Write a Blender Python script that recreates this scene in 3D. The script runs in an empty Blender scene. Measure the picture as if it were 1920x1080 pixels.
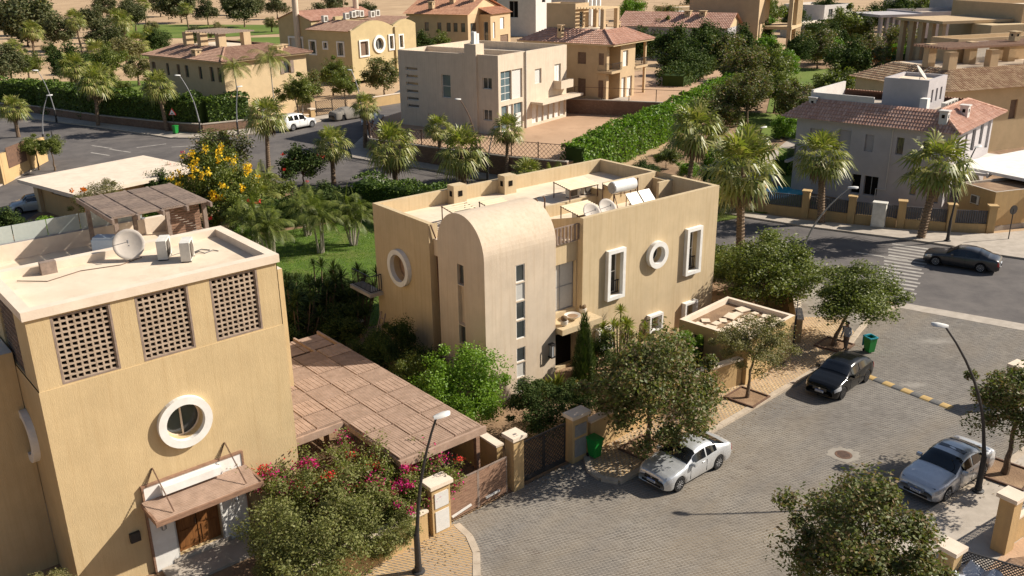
import bpy, bmesh, math, random
from mathutils import Vector, Matrix, noise
R = math.radians
S = bpy.context.scene
C = S.collection

# ------------------------------------------------------------------ camera, sky, sun, exposure
PITCH, ROLL = R(20.2), R(-0.72)
_r0 = Vector((1, 0, 0)); _w = Vector((0, math.cos(PITCH), -math.sin(PITCH))); _u0 = Vector((0, math.sin(PITCH), math.cos(PITCH)))
_r = math.cos(ROLL)*_r0 + math.sin(ROLL)*_u0
_u = -math.sin(ROLL)*_r0 + math.cos(ROLL)*_u0
cd = bpy.data.cameras.new('camera'); cam = bpy.data.objects.new('camera', cd); C.objects.link(cam)
cd.sensor_width = 36; cd.lens = 31.875; cd.clip_end = 3000
cam.matrix_world = Matrix(((_r.x, _u.x, -_w.x, 0), (_r.y, _u.y, -_w.y, 0), (_r.z, _u.z, -_w.z, 21), (0, 0, 0, 1)))
S.camera = cam
SUN_AZ, SUN_EL = R(11), R(35)          # azimuth counted from +X towards +Y
sdir = Vector((math.cos(SUN_EL)*math.cos(SUN_AZ), math.cos(SUN_EL)*math.sin(SUN_AZ), math.sin(SUN_EL)))
world = bpy.data.worlds.new('World'); S.world = world; world.use_nodes = True
wn = world.node_tree.nodes; wl = world.node_tree.links
bgn = wn.get('Background'); sky = wn.new('ShaderNodeTexSky'); sky.sky_type = 'NISHITA'; sky.sun_disc = False
sky.sun_elevation = SUN_EL; sky.sun_rotation = math.atan2(sdir.x, sdir.y); sky.air_density = 1.0; sky.dust_density = 1.5
wl.new(sky.outputs[0], bgn.inputs[0]); bgn.inputs[1].default_value = 0.06
sl = bpy.data.lights.new('sun', 'SUN'); sl.energy = 5.0; sl.angle = R(0.5); sl.color = (1.0, 0.925, 0.81)
so = bpy.data.objects.new('sun', sl); C.objects.link(so); so.rotation_euler = sdir.to_track_quat('Z', 'Y').to_euler(); so.location = (60, 40, 80)
S.view_settings.view_transform = 'Standard'; S.view_settings.look = 'None'
S.view_settings.exposure = 0.54; S.view_settings.gamma = 1.0; S.view_settings.use_curve_mapping = False
S.render.engine = 'CYCLES'

# ------------------------------------------------------------------ materials
MATS = {}
def new_mat(name):
    m = bpy.data.materials.new(name); m.use_nodes = True; MATS[name] = m
    nt = m.node_tree; return m, nt, nt.nodes, nt.links, nt.nodes['Principled BSDF']
def coords(N, L, scale=(1, 1, 1), obj=False):
    mp = N.new('ShaderNodeMapping'); mp.inputs['Scale'].default_value = scale
    if obj:
        tc = N.new('ShaderNodeTexCoord'); L.new(tc.outputs['Object'], mp.inputs[0])
    else:
        g = N.new('ShaderNodeNewGeometry'); L.new(g.outputs['Position'], mp.inputs[0])
    return mp
def noise_n(N, L, mp, scale, detail=4, rough=.6):
    n = N.new('ShaderNodeTexNoise'); n.inputs['Scale'].default_value = scale; n.inputs['Detail'].default_value = detail
    n.inputs['Roughness'].default_value = rough; L.new(mp.outputs[0], n.inputs['Vector']); return n
def ramp(N, L, src, stops):
    r = N.new('ShaderNodeValToRGB'); el = r.color_ramp.elements
    while len(el) < len(stops): el.new(.5)
    for e, (p, c) in zip(el, stops): e.position = p; e.color = (c[0], c[1], c[2], 1)
    L.new(src, r.inputs[0]); return r
def mixc(N, L, fac, a, b, mode='MIX'):
    m = N.new('ShaderNodeMix'); m.data_type = 'RGBA'; m.blend_type = mode
    for sock, v in ((m.inputs[0], fac), (m.inputs[6], a), (m.inputs[7], b)):
        if hasattr(v, 'links') or hasattr(v, 'is_linked'): L.new(v, sock)
        elif isinstance(v, (int, float)): sock.default_value = v
        else: sock.default_value = (v[0], v[1], v[2], 1)
    return m.outputs[2]
def bump(N, L, h, strength, dist, bsdf):
    b = N.new('ShaderNodeBump'); b.inputs['Strength'].default_value = strength; b.inputs['Distance'].default_value = dist
    L.new(h, b.inputs['Height']); L.new(b.outputs[0], bsdf.inputs['Normal'])
def surf(name, c1, c2=None, scale=1.5, rough=.85, bs=18, bstr=.25, bd=.02, sx=(1, 1, 1), dirt=None, dscale=.35, metal=0, spec=.3):
    """plain weathered surface: two tones of noise, a shaped dirt layer and a fine grain bump"""
    m, nt, N, L, b = new_mat(name)
    c2 = c2 or tuple(v*.82 for v in c1)
    mp = coords(N, L, sx)
    n1 = noise_n(N, L, mp, scale, 5, .62)
    col = ramp(N, L, n1.outputs[0], [(.34, c2), (.64, c1)]).outputs[0]
    if dirt:
        n2 = noise_n(N, L, mp, dscale, 6, .7)
        f = ramp(N, L, n2.outputs[0], [(.5, (0, 0, 0)), (.72, (1, 1, 1))]).outputs[0]
        col = mixc(N, L, f, col, dirt)
    L.new(col, b.inputs['Base Color']); b.inputs['Roughness'].default_value = rough
    b.inputs['Metallic'].default_value = metal; b.inputs['Specular IOR Level'].default_value = spec
    if bstr:
        mp2 = coords(N, L); nb = noise_n(N, L, mp2, bs, 4, .6); bump(N, L, nb.outputs[0], bstr, bd, b)
    return m
def plain(name, c, rough=.5, metal=0, spec=.5, coat=0, emit=0):
    m, nt, N, L, b = new_mat(name)
    mp = coords(N, L, obj=True); n = noise_n(N, L, mp, 6, 3)
    col = ramp(N, L, n.outputs[0], [(.3, tuple(v*.9 for v in c)), (.7, c)]).outputs[0]
    L.new(col, b.inputs['Base Color']); b.inputs['Roughness'].default_value = rough; b.inputs['Metallic'].default_value = metal
    b.inputs['Specular IOR Level'].default_value = spec; b.inputs['Coat Weight'].default_value = coat; b.inputs['Coat Roughness'].default_value = .05
    return m
def island(name, cols, rough=.7, trans=0.0, spec=.2, big=None, bigs=.3, bmp=0, bsx=(1, 1, 1), brot=0, spots=None):
    """each separate piece (leaf, tile, paver) takes its own tone"""
    m, nt, N, L, b = new_mat(name)
    g = N.new('ShaderNodeNewGeometry')
    n = len(cols)
    col = ramp(N, L, g.outputs['Random Per Island'], [((i+.3)/n, c) for i, c in enumerate(cols)]).outputs[0]
    if big:
        mp = coords(N, L, bsx); mp.vector_type = 'TEXTURE' if brot else 'POINT'; mp.inputs['Rotation'].default_value = (0, 0, -brot)
        if brot: mp.inputs['Scale'].default_value = tuple(1/v for v in bsx)
        n2 = noise_n(N, L, mp, bigs, 5, .65)
        f = ramp(N, L, n2.outputs[0], [(.42, (0, 0, 0)), (.66, (1, 1, 1))]).outputs[0]
        col = mixc(N, L, f, col, big)
    if spots:      # dust spills, oil and damp marks
        for (sx_, sy_, rx_, ry_) in ((24.2, 47.4, 2.3, .9), (20.6, 41.9, 1.4, .6)):
            md = coords(N, L); md.inputs['Location'].default_value = (-sx_/rx_, -sy_/ry_, 0); md.inputs['Scale'].default_value = (1/rx_, 1/ry_, 0)
            gr_ = N.new('ShaderNodeTexGradient'); gr_.gradient_type = 'SPHERICAL'; L.new(md.outputs[0], gr_.inputs[0]); nz_ = noise_n(N, L, coords(N, L), 2.2, 6, .75)
            mu_ = N.new('ShaderNodeMath'); mu_.operation = 'MULTIPLY'; L.new(gr_.outputs['Fac'], mu_.inputs[0]); L.new(nz_.outputs[0], mu_.inputs[1])
            col = mixc(N, L, ramp(N, L, mu_.outputs[0], [(.16, (0, 0, 0)), (.5, (.8, .8, .8))]).outputs[0], col, (.42, .385, .34))
        ms = coords(N, L); n3 = noise_n(N, L, ms, .55, 6, .75)
        f = ramp(N, L, n3.outputs[0], [(.60, (0, 0, 0)), (.70, (.8, .8, .8))]).outputs[0]; col = mixc(N, L, f, col, spots)
    L.new(col, b.inputs['Base Color']); b.inputs['Roughness'].default_value = rough; b.inputs['Specular IOR Level'].default_value = spec
    if bmp:
        mp2 = coords(N, L); nb = noise_n(N, L, mp2, 30, 3, .6); bump(N, L, nb.outputs[0], bmp, .01, b)
    if trans:
        t = N.new('ShaderNodeBsdfTranslucent'); L.new(mixc(N, L, 1.0, col, (1.0, 1.15, .45), 'MULTIPLY'), t.inputs[0])
        mx = N.new('ShaderNodeMixShader'); mx.inputs[0].default_value = trans
        L.new(b.outputs[0], mx.inputs[1]); L.new(t.outputs[0], mx.inputs[2]); L.new(mx.outputs[0], nt.nodes['Material Output'].inputs[0])
    return m
def stucco(name, c, streak=None, fine=40):
    m, nt, N, L, b = new_mat(name)
    mp = coords(N, L); n1 = noise_n(N, L, mp, .9, 6, .65)
    col = ramp(N, L, n1.outputs[0], [(.3, tuple(v*.86 for v in c)), (.68, c)]).outputs[0]
    if streak:
        ms = coords(N, L, (2.2, 2.2, .09)); n2 = noise_n(N, L, ms, 3.0, 5, .7)
        f = ramp(N, L, n2.outputs[0], [(.47, (0, 0, 0)), (.8, (.75, .75, .75))]).outputs[0]
        col = mixc(N, L, f, col, streak)
    L.new(col, b.inputs['Base Color']); b.inputs['Roughness'].default_value = .92; b.inputs['Specular IOR Level'].default_value = .15
    mb_ = coords(N, L, (1, 1, .16)); nb = noise_n(N, L, mb_, fine, 4, .7); bump(N, L, nb.outputs[0], .4, .03, b)
    return m
def bricks(name, c1, c2, mortar, bw=.3, bh=.15, scale=1.0, flat=False, rot=0):
    m, nt, N, L, b = new_mat(name)
    mp = coords(N, L); mp.inputs['Rotation'].default_value = (0, 0, rot) if flat else (R(90), 0, rot)
    if not flat:      # walls: run courses by (x+y, z)
        g = N.new('ShaderNodeNewGeometry'); sp = N.new('ShaderNodeSeparateXYZ'); L.new(g.outputs['Position'], sp.inputs[0])
        ad = N.new('ShaderNodeMath'); ad.operation = 'SUBTRACT'; L.new(sp.outputs[0], ad.inputs[0]); L.new(sp.outputs[1], ad.inputs[1])
        cb = N.new('ShaderNodeCombineXYZ'); L.new(ad.outputs[0], cb.inputs[0]); L.new(sp.outputs[2], cb.inputs[1]); vec = cb.outputs[0]
    else: vec = mp.outputs[0]
    t = N.new('ShaderNodeTexBrick'); L.new(vec, t.inputs['Vector']); t.inputs['Scale'].default_value = scale
    t.inputs['Brick Width'].default_value = bw; t.inputs['Row Height'].default_value = bh; t.inputs['Mortar Size'].default_value = .012
    for k, v in (('Color1', c1), ('Color2', c2), ('Mortar', mortar)): t.inputs[k].default_value = (*v, 1)
    mp2 = coords(N, L); n = noise_n(N, L, mp2, .35, 5, .7)
    f = ramp(N, L, n.outputs[0], [(.35, (.72, .7, .68)), (.65, (1, 1, 1))]).outputs[0]
    L.new(mixc(N, L, 1.0, t.outputs[0], f, 'MULTIPLY'), b.inputs['Base Color']); b.inputs['Roughness'].default_value = .9
    bump(N, L, t.outputs[1], -.4, .02, b)
    return m

M = MATS
stucco('stucco_ochre', (.59, .445, .25), (.47, .335, .175)); stucco('stucco_main', (.60, .47, .295), (.44, .315, .17)); stucco('stucco_tower', (.67, .55, .42), (.52, .39, .26))
stucco('stucco_cream', (.62, .47, .285)); stucco('stucco_yellow', (.53, .42, .235)); stucco('stucco_beige', (.56, .41, .25)); stucco('stucco_white', (.66, .55, .43), (.47, .37, .27))
stucco('stucco_grey', (.49, .455, .455)); stucco('stucco_wall', (.55, .375, .185), (.40, .28, .15)); stucco('stucco_pale', (.64, .60, .56))
surf('roof_screed', (.74, .62, .475), (.66, .535, .40), .8, .95, dirt=(.52, .41, .30), dscale=.5)
surf('roof_coping', (.76, .64, .51), (.67, .55, .43), 1.2, .9)
surf('white_paint', (.80, .78, .74), (.70, .67, .62), 1.8, .7, bstr=.1)
surf('wood_warm', (.32, .19, .125), (.20, .115, .075), 3.5, .7, sx=(1, 1, 6), bstr=.2)
surf('wood_grey', (.30, .225, .18), (.20, .15, .12), 4, .85, bstr=.3)
surf('breeze', (.46, .36, .27), (.36, .275, .20), 3, .9, bstr=.2)
surf('wood_pink', (.42, .29, .215), (.31, .21, .15), 2.4, .8, bstr=.3)
surf('door_wood', (.26, .11, .035), (.15, .06, .02), 4, .5, sx=(6, 6, .5), bstr=.15)
surf('asphalt', (.135, .12, .112), (.095, .085, .082), .6, .93, bs=60, bstr=.3, dirt=(.175, .155, .14), dscale=.12)
surf('sand', (.49, .34, .20), (.38, .255, .15), .12, .95, bs=6, bstr=.5, bd=.06, dirt=(.54, .385, .235), dscale=.05)
surf('dirt', (.30, .19, .11), (.20, .125, .075), 1.2, .95, bs=12, bstr=.6, bd=.05, dirt=(.42, .29, .18))
surf('plot_soil', (.50, .33, .21), (.41, .265, .165), .5, .95, bs=8, bstr=.5, bd=.04, dirt=(.34, .215, .13), dscale=.25)
surf('grass', (.105, .165, .022), (.065, .115, .015), 1.4, .9, bs=22, bstr=.9, bd=.05, dirt=(.145, .155, .04), dscale=.35)
surf('fairway', (.135, .185, .028), (.095, .145, .02), .12, .9, bs=8, bstr=.5, bd=.04, dirt=(.17, .19, .045), dscale=.06)
surf('concrete', (.46, .40, .335), (.36, .31, .255), 1.5, .9)
surf('kerb', (.50, .415, .32), (.40, .325, .245), 2.5, .9)
surf('joint_sand', (.34, .305, .255), (.25, .22, .185), .5, .95, dirt=(.12, .10, .08), dscale=.14)
surf('trunk', (.20, .14, .09), (.11, .075, .05), 6, .95, bs=14, bstr=.8, bd=.03)
surf('palm_trunk', (.30, .215, .145), (.15, .10, .065), 5, .95, bs=16, bstr=1, bd=.04, sx=(1, 1, 2.5))
surf('dark_metal', (.035, .032, .032), (.025, .022, .022), 4, .5, bstr=0, spec=.5)
surf('rust_metal', (.17, .095, .06), (.11, .065, .045), 4, .7, bstr=.1)
surf('grey_metal', (.33, .33, .34), (.26, .26, .27), 3, .5, bstr=0, metal=.3)
surf('fence_grey', (.115, .115, .125), (.09, .09, .10), 3, .6, bstr=0)
surf('ac_white', (.70, .67, .61), (.58, .55, .49), 3, .6, bstr=.05)
surf('ac_grille', (.16, .135, .11), (.10, .085, .07), 6, .8, bstr=.2)
surf('road_paint', (.42, .39, .35), (.27, .245, .22), 1.6, .85, bs=50, bstr=.2)
surf('shutter', (.235, .155, .105), (.18, .115, .08), 3, .8)
surf('corrugated', (.70, .585, .40), (.60, .49, .32), 2, .6, bstr=.05)
surf('dish', (.52, .46, .40), (.44, .39, .34), 3, .6, bstr=0)
surf('mud_stain', (.36, .25, .155), (.27, .18, .11), 2, .95)
bricks('retaining_brick', (.27, .165, .105), (.215, .125, .08), (.15, .10, .07), .34, .17)
bricks('street_blocks', (.215, .19, .168), (.17, .15, .135), (.30, .255, .20), .22, .12, flat=True, rot=R(20))
bricks('yellow_blocks', (.50, .345, .18), (.43, .29, .15), (.33, .235, .14), .22, .12, flat=True, rot=R(45))
island('paver', [(.152, .138, .125), (.188, .172, .156), (.168, .154, .139), (.205, .188, .171)], .9, big=(.245, .20, .148), bigs=.16, bmp=.2, bsx=(.35, 1.4, 1), brot=R(-45), spots=(.13, .10, .08))
island('paver_yellow', [(.48, .33, .175), (.54, .38, .205), (.46, .31, .16), (.58, .42, .24)], .9, big=(.42, .29, .175), bigs=.5, bmp=.25)
island('tile_red', [(.52, .30, .215), (.58, .345, .255), (.46, .25, .18), (.62, .39, .295)], .85, bmp=.1)
island('tile_ochre', [(.48, .33, .20), (.54, .39, .25), (.42, .28, .165), (.36, .22, .135)], .85, bmp=.1)
island('tile_brown', [(.34, .205, .145), (.39, .245, .175), (.30, .175, .125), (.43, .275, .20)], .85, bmp=.1)
island('tile_orange', [(.50, .265, .165), (.55, .30, .19), (.46, .235, .145)], .85, bmp=.1)
T_ = .32
island('leaf_olive', [(.075, .095, .022), (.11, .135, .032), (.145, .165, .045), (.18, .18, .07), (.21, .14, .07)], .55, T_, .35)
island('leaf_dry', [(0.140, 0.142, 0.049), (0.218, 0.203, 0.079), (0.281, 0.243, 0.122), (0.183, 0.162, 0.061)], .6, T_, .3)
island('leaf_green', [(.075, .100, .018), (.115, .145, .024), (.155, .185, .032), (.185, .20, .045)], .5, T_, .35)
island('leaf_bright', [(0.119, 0.216, 0.019), (0.168, 0.290, 0.024), (0.218, 0.338, 0.032), (0.140, 0.243, 0.024)], .5, T_, .35)
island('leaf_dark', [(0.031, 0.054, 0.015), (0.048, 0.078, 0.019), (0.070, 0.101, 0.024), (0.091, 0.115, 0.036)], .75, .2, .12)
island('leaf_golf', [(0.056, 0.070, 0.027), (0.081, 0.095, 0.036), (0.110, 0.115, 0.049), (0.140, 0.135, 0.061)], .6, .2, .2)
island('leaf_hedge', [(0.077, 0.162, 0.015), (0.119, 0.223, 0.019), (0.161, 0.270, 0.024), (0.197, 0.290, 0.036)], .5, T_, .3)
island('leaf_hedge2', [(.055, .095, .012), (.085, .135, .016), (.12, .175, .02), (.05, .085, .012)], .5, .15, .3)
island('leaf_sage', [(0.140, 0.155, 0.043), (0.190, 0.203, 0.061), (0.246, 0.250, 0.085), (0.168, 0.162, 0.055)], .6, T_, .3)
island('leaf_vine', [(0.119, 0.155, 0.027), (0.183, 0.223, 0.036), (0.239, 0.257, 0.061), (0.225, 0.182, 0.085)], .55, T_, .3)
island('leaf_yellow', [(0.211, 0.230, 0.036), (0.295, 0.270, 0.043), (0.168, 0.203, 0.030)], .5, T_, .3)
island('palm_leaf', [(0.154, 0.182, 0.036), (0.211, 0.236, 0.049), (0.267, 0.277, 0.067), (0.330, 0.297, 0.103)], .45, .3, .45)
island('palm_dead', [(.24, .165, .095), (.30, .22, .135), (.18, .125, .075)], .85, .15, .2)
island('flower_pink', [(.60, .02, .20), (.70, .04, .28), (.52, .015, .14)], .6, .3, .2)
island('flower_red', [(.62, .03, .03), (.70, .06, .05)], .6, .3, .2)
island('flower_yellow', [(.80, .50, .02), (.78, .42, .015), (.85, .60, .05)], .6, .3, .2)
island('flower_orange', [(.75, .24, .02), (.70, .18, .015)], .6, .3, .2)
island('flower_white', [(.70, .66, .52), (.75, .72, .60)], .6, .3, .2)
plain('white_gloss', (.80, .79, .77), .35); plain('black_gloss', (.015, .015, .016), .2, 0, .6, .8); plain('rubber', (.022, .021, .021), .85, 0, .2)
plain('car_silver', (.62, .63, .64), .3, .45, .5, .8); plain('car_silver_blue', (.60, .61, .63), .3, .4, .5, .8); plain('car_white', (.80, .79, .77), .3, 0, .5, .8)
plain('car_dark', (.052, .052, .055), .3, .5, .5, .8); plain('car_black', (.007, .007, .007), .2, 0, .35, .15); plain('car_maroon', (.06, .02, .025), .3, .3, .5, .8)
plain('car_paleblue', (.42, .46, .47), .35, .3, .5, .7); plain('car_glass', (.010, .011, .013), .04, 0, .8, 0); plain('chrome', (.62, .62, .62), .2, 1.0); plain('rim_silver', (.50, .50, .51), .35, .25); plain('lamp_glass', (.55, .56, .58), .15, .3, .8)
plain('tail_red', (.35, .015, .015), .25, 0, .6); plain('plate_white', (.70, .72, .76), .5); plain('plate_blue', (.06, .14, .42), .5); plain('cover_cloth', (.24, .215, .185), .95)
plain('window_glass', (.055, .062, .062), .06, .0, .9); plain('window_blue', (.115, .165, .185), .08, .0, .9); plain('interior_dark', (.014, .012, .01), .95, 0, .1); plain('curtain', (.52, .50, .46), .9)
plain('bin_green', (.012, .235, .035), .45); plain('bin_blue', (.03, .30, .38), .5); plain('glass_clear', (.42, .46, .43), .1, 0, .6); plain('pool_water', (.06, .42, .56), .08)
plain('skin', (.22, .12, .075), .6); plain('cloth_grey', (.30, .32, .36), .9); plain('cloth_brown', (.11, .085, .07), .9); plain('cloth_white', (.72, .71, .70), .9); plain('cap_dark', (.04, .035, .035), .9)
plain('sign_white', (.75, .75, .72), .5); plain('sign_red', (.55, .03, .03), .5); plain('yellow_paint', (.48, .32, .12), .85); plain('black_rubber', (.13, .125, .118), .9)
plain('pot_white', (.66, .60, .52), .8); plain('cactus', (.17, .11, .06), .95); plain('brass_lamp', (.04, .035, .03), .4); plain('tank_grey', (.34, .31, .28), .6); plain('panel_pale', (.58, .53, .45), .35, 0, .6); plain('cyan_box', (.55, .66, .78), .7)
plain('tarp', (.45, .47, .52), .45); plain('green_bar', (.03, .16, .10), .6); plain('plastic_white', (.68, .66, .62), .6)
# ------------------------------------------------------------------ mesh helpers
class MB:
    def __init__(s): s.v = []; s.f = []
    def add(s, vs, fs):
        k = len(s.v); s.v.extend([tuple(p) for p in vs]); s.f.extend([tuple(i+k for i in f) for f in fs])
    def quad(s, a, b, c, d): s.add([a, b, c, d], [(0, 1, 2, 3)])
    def box(s, x0, x1, y0, y1, z0, z1):
        s.add([(x0, y0, z0), (x1, y0, z0), (x1, y1, z0), (x0, y1, z0), (x0, y0, z1), (x1, y0, z1), (x1, y1, z1), (x0, y1, z1)],
              [(0, 3, 2, 1), (4, 5, 6, 7), (0, 1, 5, 4), (1, 2, 6, 5), (2, 3, 7, 6), (3, 0, 4, 7)])
        return s
    def pbox(s, P, s0, s1, d0, d1, z0, z1):     # box in a mapped frame P(s,d,z)
        s.add([P(*q) for q in ((s0, d0, z0), (s1, d0, z0), (s1, d1, z0), (s0, d1, z0), (s0, d0, z1), (s1, d0, z1), (s1, d1, z1), (s0, d1, z1))],
              [(0, 3, 2, 1), (4, 5, 6, 7), (0, 1, 5, 4), (1, 2, 6, 5), (2, 3, 7, 6), (3, 0, 4, 7)])
        return s
    def bar(s, a, b, w, h=None):                 # rectangular bar from a to b
        h = h or w; a = Vector(a); b = Vector(b); d = (b-a).normalized()
        up = Vector((0, 0, 1)) if abs(d.z) < .95 else Vector((1, 0, 0))
        r = d.cross(up).normalized(); u = r.cross(d)
        pts = [p + r*sx*w/2 + u*sy*h/2 for p in (a, b) for sx, sy in ((-1, -1), (1, -1), (1, 1), (-1, 1))]
        s.add(pts, [(0, 1, 2, 3), (7, 6, 5, 4), (0, 4, 5, 1), (1, 5, 6, 2), (2, 6, 7, 3), (3, 7, 4, 0)]); return s
    def tube(s, path, rad, n=8, cap=True):
        path = [Vector(p) for p in path]; rs = rad if isinstance(rad, (list, tuple)) else [rad]*len(path)
        k = len(s.v)
        ref = Vector((0, 0, 1))
        d0 = (path[-1]-path[0]).normalized()
        if abs(d0.z) > .8: ref = Vector((1, 0, 0))
        for i, p in enumerate(path):
            d = (path[min(i+1, len(path)-1)] - path[max(i-1, 0)]).normalized()
            r = d.cross(ref).normalized(); u = r.cross(d)
            for j in range(n):
                a = 2*math.pi*j/n; s.v.append(tuple(p + (r*math.cos(a)+u*math.sin(a))*rs[i]))
        for i in range(len(path)-1):
            for j in range(n):
                s.f.append((k+i*n+j, k+i*n+(j+1) % n, k+(i+1)*n+(j+1) % n, k+(i+1)*n+j))
        if cap:
            s.f.append(tuple(k+j for j in range(n))[::-1]); s.f.append(tuple(k+(len(path)-1)*n+j for j in range(n)))
        return s
    def lathe(s, prof, n=16, axis='z', o=(0, 0, 0)):   # prof [(r,h)]
        k = len(s.v); o = Vector(o)
        for r, h in prof:
            for j in range(n):
                a = 2*math.pi*j/n; c, q = r*math.cos(a), r*math.sin(a)
                p = {'z': (c, q, h), 'y': (c, h, q), 'x': (h, c, q)}[axis]; s.v.append(tuple(o+Vector(p)))
        for i in range(len(prof)-1):
            for j in range(n): s.f.append((k+i*n+j, k+i*n+(j+1) % n, k+(i+1)*n+(j+1) % n, k+(i+1)*n+j))
        s.f.append(tuple(k+j for j in range(n))[::-1]); s.f.append(tuple(k+(len(prof)-1)*n+j for j in range(n)))
        return s
    def prism(s, pts, z0, z1):
        n = len(pts); s.add([(x, y, z0) for x, y in pts]+[(x, y, z1) for x, y in pts],
            [tuple(range(n))[::-1], tuple(range(n, 2*n))]+[(i, (i+1) % n, n+(i+1) % n, n+i) for i in range(n)]); return s
    def mesh(s, name, smooth=False):
        me = bpy.data.meshes.new(name); me.from_pydata(s.v, [], s.f); me.update()
        if smooth:
            for p in me.polygons: p.use_smooth = True
        return me
def obj(name, mb, mat, parent=None, smooth=False, loc=None, rz=0):
    me = mb.mesh(name, smooth) if isinstance(mb, MB) else mb
    if mat and not me.materials: me.materials.append(M[mat] if isinstance(mat, str) else mat)
    o = bpy.data.objects.new(name, me); C.objects.link(o)
    if parent: o.parent = parent
    if loc is not None: o.location = loc
    if rz: o.rotation_euler = (0, 0, rz)
    return o
def tag(o, label, cat, group=None):
    o['label'] = label; o['category'] = cat
    if group: o['group'] = group
    return o
def thing(name, label, cat, loc=(0, 0, 0), deg=0, group=None):
    o = bpy.data.objects.new(name, None); C.objects.link(o); o.location = loc; o.rotation_euler = (0, 0, R(deg)); o.empty_display_size = .2
    return tag(o, label, cat, group)
def struct(name, mb, mat, parent=None, smooth=False):
    o = obj(name, mb, mat, parent, smooth)
    if not parent: o['kind'] = 'structure'
    return o
def copy_tree(o, parent=None):
    c = o.copy(); C.objects.link(c); c.parent = parent
    for ch in list(o.children): copy_tree(ch, c)
    return c
def sm(t): t = min(1, max(0, t)); return t*t*(3-2*t)
def T(x, y): return 1.5*sm((y-66)/50)
def sheet(name, poly, dz, mat, parent=None, ycuts=None):
    """a flat sheet draped over the terrain"""
    bm = bmesh.new(); vs = [bm.verts.new((x, y, 0)) for x, y in poly]; bm.faces.new(vs)
    y0 = min(p[1] for p in poly); y1 = max(p[1] for p in poly)
    y = 66
    while y <= 116:
        if y0 < y < y1:
            bmesh.ops.bisect_plane(bm, geom=bm.verts[:]+bm.edges[:]+bm.faces[:], plane_co=(0, y, 0), plane_no=(0, 1, 0))
        y += 2.5
    bmesh.ops.triangulate(bm, faces=[f for f in bm.faces if len(f.verts) > 4])
    for v in bm.verts: v.co.z = T(v.co.x, v.co.y)+dz
    bm.normal_update()
    for f in bm.faces:
        if f.normal.z < 0: f.normal_flip()
    me = bpy.data.meshes.new(name); bm.to_mesh(me); bm.free()
    o = obj(name, me, mat, parent)
    if not parent: o['kind'] = 'structure'
    return o
def inside(x, y, poly):
    c = False; n = len(poly); j = n-1
    for i in range(n):
        xi, yi = poly[i]; xj, yj = poly[j]
        if (yi > y) != (yj > y) and x < (xj-xi)*(y-yi)/(yj-yi)+xi: c = not c
        j = i
    return c
def slab(name, poly, h, mat, kerbmat, parent=None, base=-.3):
    """raised pavement: draped top and kerb sides"""
    o = sheet(name, poly, h, mat, parent)
    mb = MB(); n = len(poly)
    for i in range(n):
        (x0, y0), (x1, y1) = poly[i], poly[(i+1) % n]; k = max(1, int(math.hypot(x1-x0, y1-y0)/3))
        for q in range(k):
            a = (x0+(x1-x0)*q/k, y0+(y1-y0)*q/k); b = (x0+(x1-x0)*(q+1)/k, y0+(y1-y0)*(q+1)/k)
            za, zb = T(*a), T(*b)
            mb.quad((a[0], a[1], za+base), (b[0], b[1], zb+base), (b[0], b[1], zb+h), (a[0], a[1], za+h))
    obj('pavement_edge', mb, kerbmat, o); return o
def kerb_line(parent, pts, h=.14, w=.28, step=1.0, out=1):
    """single kerb stones laid along a line, each an object of its own"""
    for i in range(len(pts)-1):
        a = Vector((*pts[i], 0)); b = Vector((*pts[i+1], 0)); ln = (b-a).length
        n = max(1, round(ln/step)); d = (b-a)/n
        me = MB().box(0, d.length-.015, -w/2, w/2, -.2, h).mesh('kerb_stone')
        for q in range(n):
            p = a+d*q; o = obj('kerb_stone', me, 'kerb', parent)
            o.location = (p.x, p.y, T(p.x, p.y)+random.uniform(-.006, .006)); o.rotation_euler = (0, 0, math.atan2(d.y, d.x)+random.uniform(-.006, .006))

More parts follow.
